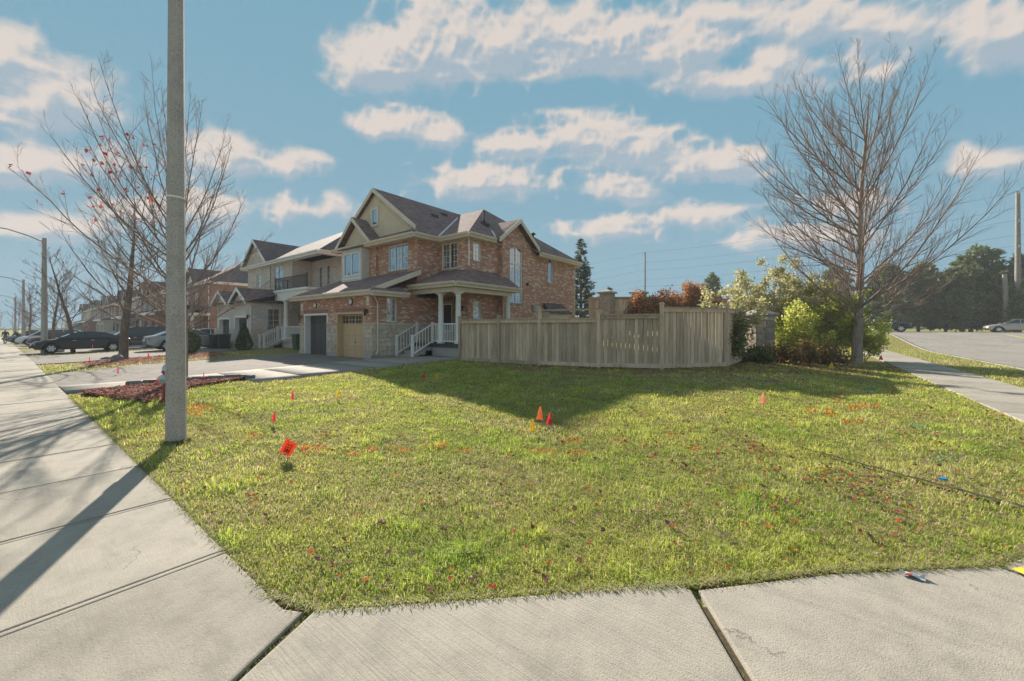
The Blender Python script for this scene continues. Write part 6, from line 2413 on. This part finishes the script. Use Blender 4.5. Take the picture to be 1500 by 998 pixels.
# ---------------------------------------------------------------- vehicles
M['tyre'] = m_plain('tyre', (0.018, 0.018, 0.019), .85, .2, .15, 12)
M['rim'] = m_plain('rim', (0.62, 0.63, 0.64), .35, .5, .08, 6, metal=.2)
M['rim_in'] = m_plain('rim_recess', (0.14, 0.14, 0.145), .5, .4, .1, 6)
M['car_glass'] = base_mat('car_glass', .04, .6)[0]
M['car_glass'].node_tree.nodes['Principled BSDF'].inputs['Base Color'].default_value = (.03, .045, .055, 1)
M['head'] = base_mat('headlamp', .08, .6)[0]
M['head'].node_tree.nodes['Principled BSDF'].inputs['Base Color'].default_value = (.62, .64, .66, 1)
M['tail'] = base_mat('tail_lamp', .12, .6)[0]
M['tail'].node_tree.nodes['Principled BSDF'].inputs['Base Color'].default_value = (.35, .015, .015, 1)


def paint(name, c, metal=.3):
    m, nt, b = base_mat(name, .3, .25)
    b.inputs['Coat Weight'].default_value = .4
    b.inputs['Coat Roughness'].default_value = .05
    b.inputs['Metallic'].default_value = metal
    n = noise(nt, objc(nt), 3, 3)
    nt.links.new(ramp(nt, n, [(.3, tuple(x * .93 for x in c)), (.7, tuple(min(1, x * 1.05) for x in c))]), b.inputs['Base Color'])
    return m


# side profiles, front at +x, fractions of length and metres of height: lower body top line, then greenhouse
CARS = {
    'sedan': dict(L=4.75, W=1.80, body=[(-.5, .72), (-.485, .93), (-.40, 1.00), (-.28, 1.01), (.0, .95), (.20, .93), (.26, .92), (.38, .84), (.46, .74), (.495, .58), (.5, .42)],
                  green=[(-.40, .98), (-.22, 1.36), (-.06, 1.44), (.06, 1.42), (.27, .92)], wheels=(-.295, .315), r=.325),
    'van': dict(L=4.9, W=1.92, body=[(-.5, .70), (-.495, 1.0), (-.45, 1.05), (.0, 1.03), (.24, 1.02), (.38, .95), (.46, .82), (.495, .62), (.5, .45)],
                green=[(-.492, 1.02), (-.45, 1.66), (-.2, 1.72), (.08, 1.70), (.16, 1.62), (.33, .98)], wheels=(-.30, .315), r=.35),
    'pickup': dict(L=5.7, W=1.98, body=[(-.5, .75), (-.498, 1.18), (-.14, 1.20), (-.135, 1.22), (.18, 1.22), (.24, 1.20), (.40, 1.16), (.47, 1.08), (.495, .80), (.5, .55)],
                   green=[(-.145, 1.20), (-.12, 1.88), (.02, 1.94), (.10, 1.90), (.23, 1.20)], wheels=(-.30, .335), r=.41),
}


def car(name, kind, label, x, y, rz, pm, cat='car', group=None, fancy=True):
    c = CARS[kind]
    L, Wd = c['L'], c['W']
    t = thing(name, label, cat, (x, y, gz(x, y) + .0), rz, group=group)
    hw_ = Wd / 2
    bx = [p[0] for p in c['body']]
    bz = [p[1] for p in c['body']]
    st = sorted(set(list(np.linspace(-.5, .5, 25)) + bx))
    zb = .24 if kind != 'pickup' else .42
    r = c['r']
    q = MB()
    secs = []
    for s in st:
        zt_ = np.interp(s, bx, bz)
        e = min(1, (0.5 - abs(s)) / .10)
        w = hw_ * (.80 + .20 * math.sqrt(max(0, e)))
        zlo = zb + (.16 * max(0, (abs(s) - .42) / .08) if abs(s) > .42 else 0)
        # wheel arch: lift the sill over the wheels
        for wx in c['wheels']:
            dx = abs(s - wx) * L
            if dx < r * 1.16:
                zlo = max(zlo, min(zt_ - .16, math.sqrt((r * 1.16) ** 2 - dx * dx) + r * .92))
        zm = zlo + (zt_ - zlo) * .55
        secs.append([(s * L, yy * w, zz) for yy, zz in ((-.90, zlo), (-1.0, zlo + .05), (-1.0, zm), (-.955, zt_ - .05), (-.86, zt_), (0, zt_ + .025), (.86, zt_), (.955, zt_ - .05), (1.0, zm), (1.0, zlo + .05), (.90, zlo))])
    # finer stations at the arches
    n = 11
    for sct in secs:
        q.v += sct
    for i in range(len(secs) - 1):
        for k in range(n - 1):
            q.f.append((i * n + k, (i + 1) * n + k, (i + 1) * n + k + 1, i * n + k + 1))
            q.m.append(0)
    q.f.append(tuple(range(n)))
    q.f.append(tuple((len(secs) - 1) * n + k for k in reversed(range(n))))
    q.m += [0, 0]
    body = q.build('body', pm, t, smooth=True)
    # floor pan keeps daylight out of the arches
    MB().box(-L * .46, L * .46, -hw_ * .70, hw_ * .70, zb + .02, .70).build('underbody', M['tyre'], t)
    # greenhouse
    gpts = [(a * L, b) for a, b in c['green']]
    q = MB()
    ins = lambda z: hw_ * (.93 - .30 * (z - gpts[0][1]) / 1.0)
    ring = [(a, -ins(b), b) for a, b in gpts], [(a, ins(b), b) for a, b in gpts]
    m_ = len(gpts)
    for i in range(m_ - 1):
        q.face([ring[0][i], ring[0][i + 1], ring[1][i + 1], ring[1][i]][::-1], 0)
    q.face(ring[0])
    q.face(ring[1][::-1])
    q.build('roof', pm, t, smooth=True)
    # glass, slightly proud of the shell
    def lerp_(a, b, f):
        return tuple(x + (y_ - x) * f for x, y_ in zip(a, b))
    for sgn, rg, nm in ((-1, ring[0], 'side_window'), (1, ring[1], 'side_window')):
        zt_ = max(p[2] for p in rg)
        zbase = gpts[0][1] + .03
        cen = (sum(p[0] for p in rg) / m_, 0, 0)
        shr = [(cen[0] + (p[0] - cen[0]) * .90, p[1] + sgn * .008, zbase + (p[2] - zbase) * .90 + .005) for p in rg]
        # split at the pillars
        xs_ = [cen[0] - .18 * L * .5, cen[0] + .06 * L]
        lo_x, hi_x = shr[0][0], shr[-1][0]
        def top_at(xq):
            return np.interp(xq, [p[0] for p in shr], [p[2] for p in shr])
        def y_at(z_):
            return sgn * (ins(z_) + .008)
        cuts = [lo_x] + xs_ + [hi_x]
        for ca_, cb_ in zip(cuts[:-1], cuts[1:]):
            ca_, cb_ = ca_ + .03, cb_ - .03
            if cb_ - ca_ < .15:
                continue
            inner = [p[0] for p in shr if ca_ < p[0] < cb_]
            tops_ = [(xq, top_at(xq)) for xq in [ca_] + inner + [cb_]]
            poly = [(ca_, y_at(zbase), zbase), (cb_, y_at(zbase), zbase)] + [(xq, y_at(max(zq, zbase + .01)), max(zq, zbase + .01)) for xq, zq in reversed(tops_)]
            MB().face(poly if sgn < 0 else poly[::-1]).build(nm, M['car_glass'], t)
    for (i0, i1, nm) in ((m_ - 2, m_ - 1, 'windscreen'), (0, 1, 'rear_window')):
        a0, a1, b0, b1 = ring[0][i0], ring[0][i1], ring[1][i0], ring[1][i1]
        P4 = [Vector(a0), Vector(a1), Vector(b1), Vector(b0)]
        cc_ = sum(P4, Vector()) / 4
        nrm_ = (P4[1] - P4[0]).cross(P4[3] - P4[0]).normalized()
        if (nrm_.x < 0) == (nm == 'windscreen'):
            nrm_ = -nrm_
        MB().face([cc_ + (p - cc_) * .88 + nrm_ * .008 for p in P4]).build(nm, M['car_glass'], t)
    # wheels
    wm = MB().lathe((0, 0, -.11), [(r * .62, 0), (r * .93, 0), (r, .03), (r, .19), (r * .93, .22), (r * .62, .22)], 24, ax=(0, 1, 0)).mesh('tyre', M['tyre'], True)
    rm = MB()
    rm.lathe((0, -.045, 0), [(r * .63, 0), (r * .63, .09)], 24, ax=(0, 1, 0), mi=1)
    for k in range(6):
        a = k * math.pi / 3
        d = Vector((math.cos(a), 0, math.sin(a)))
        s_ = Vector((-math.sin(a), 0, math.cos(a)))
        for yy in (-.052, .052):
            o0 = Vector((0, yy, 0))
            rm.face([o0 + d * .03 - s_ * .035, o0 + d * r * .6 - s_ * .05, o0 + d * r * .6 + s_ * .05, o0 + d * .03 + s_ * .035])
    rm.lathe((0, -.056, 0), [(.06, 0), (.06, .112)], 12, ax=(0, 1, 0))
    rme = rm.mesh('rim', [M['rim'], M['rim_in']])
    tme = MB().lathe((0, -.11, 0), [(r * .62, 0), (r * .93, 0), (r, .03), (r, .19), (r * .93, .22), (r * .62, .22)], 24, ax=(0, 1, 0)).mesh('tyre', M['tyre'], True)
    for wx in c['wheels']:
        for sgn in (-1, 1):
            w_ = inst(tme, 'wheel', t, (wx * L, sgn * (hw_ - .10), r))
            inst(rme, 'rim', w_, (0, sgn * .068, 0))
    # lamps, bumpers, plate, mirrors, handles
    zf = np.interp(.47, bx, bz)
    for sgn in (-1, 1):
        q = MB()
        q.prism([(L * .497, sgn * hw_ * .55, zf - .16), (L * .465, sgn * hw_ * .90, zf - .14), (L * .455, sgn * hw_ * .90, zf - .02), (L * .485, sgn * hw_ * .55, zf - .05)], (.02, sgn * .02, 0))
        q.build('headlight', M['head'], t)
        zr_ = np.interp(-.48, bx, bz)
        q = MB()
        q.prism([(-L * .501, sgn * hw_ * .50, zr_ - .22), (-L * .48, sgn * hw_ * .91, zr_ - .22), (-L * .475, sgn * hw_ * .91, zr_ - .06), (-L * .498, sgn * hw_ * .50, zr_ - .08)], (-.02, sgn * .015, 0))
        q.build('tail_light', M['tail'], t)
        mx_ = gpts[-1][0] - .22
        q = MB()
        q.prism([(mx_ - .05, sgn * hw_ * .97, gpts[-1][1] + .02), (mx_ + .06, sgn * hw_ * .97, gpts[-1][1] + .02), (mx_ + .03, sgn * hw_ * .97, gpts[-1][1] + .16), (mx_ - .05, sgn * hw_ * .97, gpts[-1][1] + .15)], (0, sgn * .16, 0))
        q.build('mirror', pm, t)
        for hx_ in (-.10, .08):
            MB().box(hx_ * L, hx_ * L + .16, sgn * hw_ - .01 if sgn < 0 else sgn * hw_ - .01, sgn * hw_ + .01 if sgn < 0 else sgn * hw_ + .02, gpts[0][1] - .16, gpts[0][1] - .13).build('door_handle', M['rim'], t)
    MB().box(L * .498, L * .507, -hw_ * .5, hw_ * .5, zf - .36, zf - .18).build('grille', M['dark'], t)
    MB().box(-L * .512, -L * .5005, -.16, .16, .62 if kind == 'sedan' else .75, .74 if kind == 'sedan' else .87).build('licence_plate', M['white'], t)
    return t


PAINT_BLACK = paint('black_paint', (.012, .013, .017), 0)
PAINT_SILVER = paint('silver_paint', (.30, .31, .31), .5)
PAINT_BEIGE = paint('champagne_paint', (.42, .38, .33), .4)
PAINT_NAVY = paint('navy_paint', (.018, .03, .04), .2)
PAINT_WHITE = paint('white_car_paint', (.65, .66, .67), 0)
PAINT_RED = paint('dark_red_paint', (.10, .02, .02), .1)
PAINT_GREY = paint('grey_paint', (.12, .13, .14), .4)
sx_, sy_ = pix(95, 517.5)
car('sedan', 'sedan', 'black sedan parked nose to the street behind the second lamp pole', -24.5, -6.9, R(-90), PAINT_BLACK, group='parked cars')
sx2, sy2 = pix(226, 513.5)
car('sedan', 'sedan', 'grey-silver sedan with its tail to the street, left of the near pole', sx2 + .9, sy2 + 1.7, R(90), PAINT_SILVER, group='parked cars')
car('minivan', 'van', 'dark minivan parked behind the black sedan', -27.6, -3.4, R(-90), PAINT_NAVY, group='parked cars')
car('sedan', 'sedan', 'white car parked behind the thick street tree', -24.0, 1.6 - 3.0 + 1.6, R(90), PAINT_WHITE, group='parked cars')
for k, (px_, Z_, rz_, kd, pm, lb) in enumerate(((92, 42, -90, 'sedan', PAINT_RED, 'dark red car glimpsed above the black sedan\'s bonnet'), (74, 44, -90, 'van', PAINT_WHITE, 'white van far up the street behind the second lamp pole'), (52, 52, -90, 'van', PAINT_GREY, 'grey van far up the street right of the walkers'),
                                               (40, 60, -90, 'sedan', PAINT_BLACK, 'small dark car farthest up the street'))):
    lx, ly = at_px(px_, Z_)
    car('parked_car', kd, lb, lx, ly, R(rz_), pm, group='parked cars')
tx, _ = ray_y(1335, 54.0)
car('pickup_truck', 'pickup', 'dark pickup truck passing behind the leafy shrubs on the arterial road', tx - 2.85, 54.0, 0, PAINT_NAVY, 'truck')
fx, _ = ray_y(1442, 58.6)
car('sedan', 'sedan', 'champagne silver car at the right edge on the arterial road', fx + 2.38, 58.6, R(180), PAINT_BEIGE)

# wheeled bins by the tan house
def bin_(label, px, py, mat, lid):
    x, y = pix(px, py)
    t = thing('wheeled_bin', label, 'bin', (x, y, gz(x, y)), R(0), group='wheeled bins')
    q = MB()
    b0, b1, h = .24, .31, .95
    lo = [(-b0, -b0, .04), (b0, -b0, .04), (b0, b0, .04), (-b0, b0, .04)]
    hi = [(-b1, -b1, h), (b1, -b1, h), (b1, b1 + .05, h), (-b1, b1 + .05, h)]
    q.face(lo[::-1])
    for k in range(4):
        j = (k + 1) % 4
        q.face([lo[k], lo[j], hi[j], hi[k]])
    q.build('tub', mat, t)
    q = MB()
    q.prism([(-b1 - .03, -b1 - .04, h), (b1 + .03, -b1 - .04, h), (b1 + .03, b1 + .08, h + .05), (-b1 - .03, b1 + .08, h + .05)], (0, 0, .05))
    q.build('lid', lid, t)
    for s in (-1, 1):
        MB().lathe((s * .27, .26, .10), [(.10, -.03), (.10, .03)], 14, ax=(1, 0, 0)).build('wheel', M['tyre'], t)
    MB().tube([(-.22, .40, h), (.22, .40, h)], .018, 6).build('handle', M['dark'], t)


M['bin_black'] = m_plain('bin_black', (.02, .022, .022), .6, .3, .1, 5)
M['bin_green'] = m_plain('bin_green', (.03, .10, .05), .6, .3, .1, 5)
M['bin_blue'] = m_plain('bin_blue', (.02, .06, .14), .6, .3, .1, 5)
bin_('black bin, left of the two by the tan house garage', 315, 511, M['bin_black'], M['bin_blue'])
bin_('black bin with dark lid beside the tan house garage door', 327, 511.5, M['bin_black'], M['bin_black'])
x_, y_ = -8.4, 1.4
o_ = bin_('green bin against the left corner of the brick house garage', 437.5, 513, M['bin_green'], M['bin_green'])

# ---------------------------------------------------------------- utility poles and wires along the arterial road
M['pole_wood'] = m_bark('pole_wood', (.17, .155, .14), (.33, .31, .29))


def utility_pole(px, y, ptop, label, arms=True, r=.17):
    x, Z = ray_y(px, y)
    z = gz(x, y)
    top = zat(ptop, Z) - z
    t = thing('utility_pole', label, 'utility pole', (x, y, z), group='utility poles')
    MB().tube([(0, 0, -.3), (0, 0, top * .5), (0, 0, top)], [r, r * .82, r * .6], 10).build('pole', M['pole_wood'], t, smooth=True)
    att = []
    if arms:
        for k, dz in enumerate((.3, 2.0, 3.6, 5.2, 6.6)):
            s = 1 if k % 2 else -1
            q = MB()
            q.tube([(0, 0, top - dz - .12), (0, s * .55, top - dz)], .035, 6)
            q.lathe((0, s * .55, top - dz), [(.05, 0), (.08, .05), (.05, .1), (.08, .15), (.04, .22)], 8)
            q.build('insulator_arm', M['galv'], t)
            att.append(Vector((x, y + s * .55, z + top - dz + .2)))
    return att


A1 = utility_pole(945, 64, 370, 'distant tall utility pole above the back fence')
A2 = utility_pole(1491, 64, 281, 'tall grey utility pole at the right edge beyond the arterial road', r=.30)
xq, Zq = ray_y(1474, 63.2)
lean_t = thing('utility_pole', 'short stub pole leaning left of the tall right utility pole', 'utility pole', (xq, 63.2, gz(xq, 63.2)), group='utility poles')
MB().tube([(.10, 0, -.3), (-.12, 0, zat(402, Zq) - gz(xq, 63.2))], [.26, .21], 10).build('pole', M['pole_wood'], lean_t, smooth=True)
for k, (a, b) in enumerate(zip(A1, A2)):
    pts = []
    ext = b + (b - a) * .8
    exl = a - (b - a) * 1.2
    for p, q_ in ((exl, a), (a, b), (b, ext)):
        for i in range(14):
            f = i / 14
            s = p.lerp(q_, f)
            s.z -= 4 * f * (1 - f) * .9
            pts.append(s)
    q = MB()
    q.tube(pts, .010, 4, cap=False)
    o_ = q.build('power_line', M['dark'], None)
    tag(o_, ['topmost power line between the utility poles', 'second power line from the top between the utility poles', 'middle power line between the utility poles', 'second lowest power line between the utility poles', 'lowest power line between the utility poles'][k], 'power line', 'power lines')

# ---------------------------------------------------------------- walkers far up the sidewalk
M['skin'] = m_plain('skin', (.35, .20, .14), .6, .3, .05, 5)
M['jacket'] = m_plain('dark_jacket', (.025, .028, .034), .8, .2, .15, 6)
M['trouser'] = m_plain('grey_trousers', (.09, .085, .08), .85, .2, .15, 6)
M['hair'] = m_plain('dark_hair', (.02, .016, .013), .7, .2, .1, 9)


def person(label, loc, rz, J, E, bend=0.0, mats=('jacket', 'trouser')):
    """one continuous skinned figure posed by its joints"""
    t = thing('person', label, 'person', (loc[0], loc[1], gz(*loc) + .02), rz)
    names = list(J)
    me = bpy.data.meshes.new('body')
    me.from_pydata([J[n][:3] for n in names], [(names.index(a), names.index(b)) for a, b in E], [])
    o = bpy.data.objects.new('body', me)
    COL.objects.link(o)
    md = o.modifiers.new('skin', 'SKIN')
    md.use_smooth_shade = True
    for i, n in enumerate(names):
        me.skin_vertices[0].data[i].radius = (J[n][3], J[n][3])
        me.skin_vertices[0].data[i].use_root = (n == 'pelvis')
    o.modifiers.new('sub', 'SUBSURF').levels = 2
    dg = bpy.context.evaluated_depsgraph_get()
    ev = bpy.data.meshes.new_from_object(o.evaluated_get(dg))
    bpy.data.objects.remove(o)
    ev.materials.clear()
    for m_ in (mats[0], mats[1], 'skin', 'hair', 'tyre'):
        ev.materials.append(M[m_])
    pel, nk, hd_ = Vector(J['pelvis'][:3]), Vector(J['neck'][:3]), Vector(J['head'][:3])
    up = (nk - pel).normalized()
    for p in ev.polygons:
        c = p.center
        h = (c - pel).dot(up)
        near = min(names, key=lambda n: (Vector(J[n][:3]) - c).length)
        mi = 0
        if near.startswith(('knee', 'ankle', 'hip')) or near == 'pelvis':
            mi = 1
        if near.startswith('toe') or (near.startswith('ankle') and c.z < .10):
            mi = 4
        if near.startswith(('hand', 'finger')):
            mi = 2
        if near in ('head', 'crown', 'chin'):
            mi = 3 if (c - hd_).dot(up) > .03 or (c - hd_).y > .02 else 2
        p.material_index = mi
        p.use_smooth = True
    b = bpy.data.objects.new('body', ev)
    COL.objects.link(b)
    b.parent = t
    return t


def limbs(side, hip, knee, ank, sh, elb, hand):
    s = side
    return {'hip' + s: (*hip, .095), 'knee' + s: (*knee, .065), 'ankle' + s: (*ank, .048), 'toe' + s: (ank[0], ank[1] - .15, max(.03, ank[2] - .05), .038),
            'shoulder' + s: (*sh, .075), 'elbow' + s: (*elb, .052), 'hand' + s: (*hand, .036), 'finger' + s: (hand[0], hand[1] - .03, hand[2] - .10, .022)}


EDG = [('pelvis', 'waist'), ('waist', 'chest'), ('chest', 'neck'), ('neck', 'chin'), ('chin', 'head'), ('head', 'crown')]
for s in 'LR':
    EDG += [('pelvis', 'hip' + s), ('hip' + s, 'knee' + s), ('knee' + s, 'ankle' + s), ('ankle' + s, 'toe' + s), ('chest', 'shoulder' + s), ('shoulder' + s, 'elbow' + s), ('elbow' + s, 'hand' + s), ('hand' + s, 'finger' + s)]
J1 = {'pelvis': (0, 0, .95, .14), 'waist': (0, 0, 1.12, .135), 'chest': (0, 0, 1.32, .15), 'neck': (0, -.01, 1.48, .062), 'chin': (0, -.03, 1.55, .075), 'head': (0, -.02, 1.63, .098), 'crown': (0, 0, 1.71, .07)}
J1.update(limbs('L', (-.10, 0, .90), (-.11, -.05, .48), (-.11, .04, .08), (-.20, 0, 1.42), (-.27, .03, 1.15), (-.24, -.12, .95)))
J1.update(limbs('R', (.10, 0, .90), (.11, -.12, .50), (.11, -.22, .08), (.20, 0, 1.42), (.27, .02, 1.15), (.25, -.10, .95)))
person('person in dark jacket and grey trousers walking at the far left edge', at_px(8, 48), R(70), J1, EDG)
J2 = {'pelvis': (0, .12, .88, .14), 'waist': (0, .02, 1.05, .135), 'chest': (0, -.16, 1.20, .15), 'neck': (0, -.28, 1.33, .062), 'chin': (0, -.34, 1.38, .075), 'head': (0, -.38, 1.44, .098), 'crown': (0, -.40, 1.53, .07)}
J2.update(limbs('L', (-.10, .12, .84), (-.12, .30, .46), (-.13, .62, .10), (-.20, -.20, 1.28), (-.28, -.40, 1.08), (-.20, -.62, 1.0)))
J2.update(limbs('R', (.10, .12, .84), (.12, -.02, .46), (.12, .16, .08), (.20, -.20, 1.28), (.28, -.38, 1.06), (.20, -.60, .98)))
person('person in dark clothes leaning forward in mid-stride behind the first walker', at_px(27, 46.5), R(-60), J2, EDG)

# bare wood closing the far end of the street
rr_ = np.random.default_rng(77)
T = Tubes()
for i in range(60):
    x0, y0 = -150 - rr_.random() * 25, -40 + rr_.random() * 75
    h_ = rr_.uniform(6, 10)
    z0 = gz(x0, y0)
    q_, qr = grow(rr_, (x0, y0, z0), (0, 0, 1), h_, .14, .03, 6, .05, .05)
    T.add(q_, qr, 4)
    for k in range(26):
        p, d, r_ = at_path(q_, qr, rr_.uniform(.25, .98))
        a, ar_ = grow(rr_, p, side_dir(rr_, d, rr_.uniform(.4, 1.0)), rr_.uniform(.8, 2.4), .035, .014, 4, .05, .1)
        T.add(a, ar_, 3)
far = T.build('far_wood', M['twig_g'], None)
struct(far, 'stuff')
# hedge line and rough grass banks far right

hz = MB().box(-230, 230, -60, 130, -4.0, 26).build('haze', bpy.data.materials.new('haze_air'), None)
struct(hz, 'stuff')
hm_ = hz.data.materials[0]
hm_.use_nodes = True
hn = hm_.node_tree
hn.nodes.clear()
hv = NN(hn, 'ShaderNodeVolumePrincipled', inp={'Color': (0.86, 0.90, 0.95, 1), 'Density': 0.0009, 'Anisotropy': 0.0})
ho = hn.nodes.new('ShaderNodeOutputMaterial')
hn.links.new(hv.outputs[0], ho.inputs['Volume'])


# ---------------------------------------------------------------- clouds: a dome far outside everything
def cloud_field(az, el):
    best = np.full(az.shape, -9.0)
    fw_ = np.cos(az + R(YAW)) * np.cos(el)
    front = fw_ > 0.15
    fs = np.where(front, fw_, 1.0)
    ga_ = np.where(front, np.sin(az + R(YAW)) * np.cos(el) / fs, 99.0)
    ge_ = np.where(front, np.sin(el) / fs, 99.0)
    for (cx, cy, hw, hh, wgt) in CLOUDS:
        ra, re = hw / FPX * 1.18, hh / FPX * 1.22
        a0, e0 = (cx - 750) / FPX, (HOR - cy) / FPX - re * 0.16
        da, de = (ga_ - a0) / ra, (ge_ - e0) / re
        de = np.where(de < 0, de * 1.5, de)
        v = wgt * (1 - np.sqrt(da * da + de * de)) - (1 - wgt) * 0.10
        k_ = np.clip(0.5 + 0.5 * (v - best) / 0.25, 0, 1)
        best = best * (1 - k_) + v * k_ + 0.25 * k_ * (1 - k_)
    n3 = np.stack([np.sin(az) * np.cos(el), np.cos(az) * np.cos(el), np.sin(el)], -1)
    P = n3.reshape(-1, 3)
    shp = az.shape
    gen = (fbm(P * np.array([2.6, 2.6, 7.0]) + 3.1, 3, 90) - 0.49).reshape(shp) * 5.0  # unseen cloud cover outside the view, thickened to add fill light
    fwd = (-SA) * n3[..., 0] + CA * n3[..., 1]
    out_ = np.clip((0.50 - fwd) * 4.0, 0, 1)
    best = np.maximum(best, (gen + 1) * out_ - 1)
    f1 = fbm(P * np.array([8, 8, 11.0]), 7, 40, 0.5).reshape(shp) - 0.5
    f2 = fbm(P * np.array([15, 15, 18.0]) + 0.15 * f1.reshape(-1, 1), 5, 60, 0.55, True).reshape(shp) - 0.55
    return best * 1.3 + f1 * 1.05 + f2 * 1.35, f1, f2


azs = np.unique(np.concatenate([np.radians(np.arange(-180, 180.01, 3.0)), np.radians(np.arange(-YAW - 58, -YAW + 58, 0.19))]))
els = np.concatenate([np.radians(np.arange(-0.5, 42, 0.19)), np.radians(np.arange(42, 90.1, 3.0))])
AZ, EL = np.meshgrid(azs, els)
den, fA, fB = cloud_field(AZ, EL)
# light from the upper left: compare with the field a little way towards it
den2 = cloud_field(AZ - 0.020, EL + 0.030)[0]
den3 = cloud_field(AZ - 0.006, EL + 0.010)[0]
alpha = sst(0.02, 0.72, den) * 0.90
alpha *= 0.35 + 0.65 * sst(0.02, 0.16, EL)
lit = np.clip(0.40 + 0.60 * (den - den2) + 1.35 * (den - den3) - 0.12 * np.clip(den - 0.4, 0, 2), 0, 1)
lit = lit * lit * (3 - 2 * lit)
ca = np.array([0.112, 0.137, 0.158])
cb = np.array([0.226, 0.198, 0.178])
colr = ca + (cb - ca) * lit[..., None]
RAD = 3000.0
V_ = np.stack([RAD * np.sin(AZ) * np.cos(EL) + CX, RAD * np.cos(AZ) * np.cos(EL) + CY, RAD * np.sin(EL)], -1).reshape(-1, 3)
ny_, nx_ = AZ.shape
i = (np.arange(ny_ - 1)[:, None] * nx_ + np.arange(nx_ - 1)[None]).ravel()
Fq = np.stack([i, i + nx_, i + nx_ + 1, i + 1], 1)
keepf = alpha.ravel()[Fq].max(1) > 0.004
cl = np_obj('sky', V_, Fq[keepf], bpy.data.materials.new('cloud'), None)
at_ = cl.data.color_attributes.new('Col', 'FLOAT_COLOR', 'POINT')
c4 = np.concatenate([colr.reshape(-1, 3), alpha.reshape(-1, 1)], 1).astype('f')
at_.data.foreach_set('color', c4.ravel())
struct(cl)
cm = cl.data.materials[0]
cm.use_nodes = True
nt = cm.node_tree
nt.nodes.clear()
vcol = NN(nt, 'ShaderNodeVertexColor', layer_name='Col')
em = NN(nt, 'ShaderNodeEmission', inp={'Strength': CLOUD_STR})
nt.links.new(vcol.outputs[0], em.inputs[0])
tr_ = nt.nodes.new('ShaderNodeBsdfTransparent')
ms = nt.nodes.new('ShaderNodeMixShader')
nt.links.new(vcol.outputs[1], ms.inputs[0])
nt.links.new(tr_.outputs[0], ms.inputs[1])
nt.links.new(em.outputs[0], ms.inputs[2])
mo = nt.nodes.new('ShaderNodeOutputMaterial')
nt.links.new(ms.outputs[0], mo.inputs[0])
cm.cycles.emission_sampling = 'NONE'
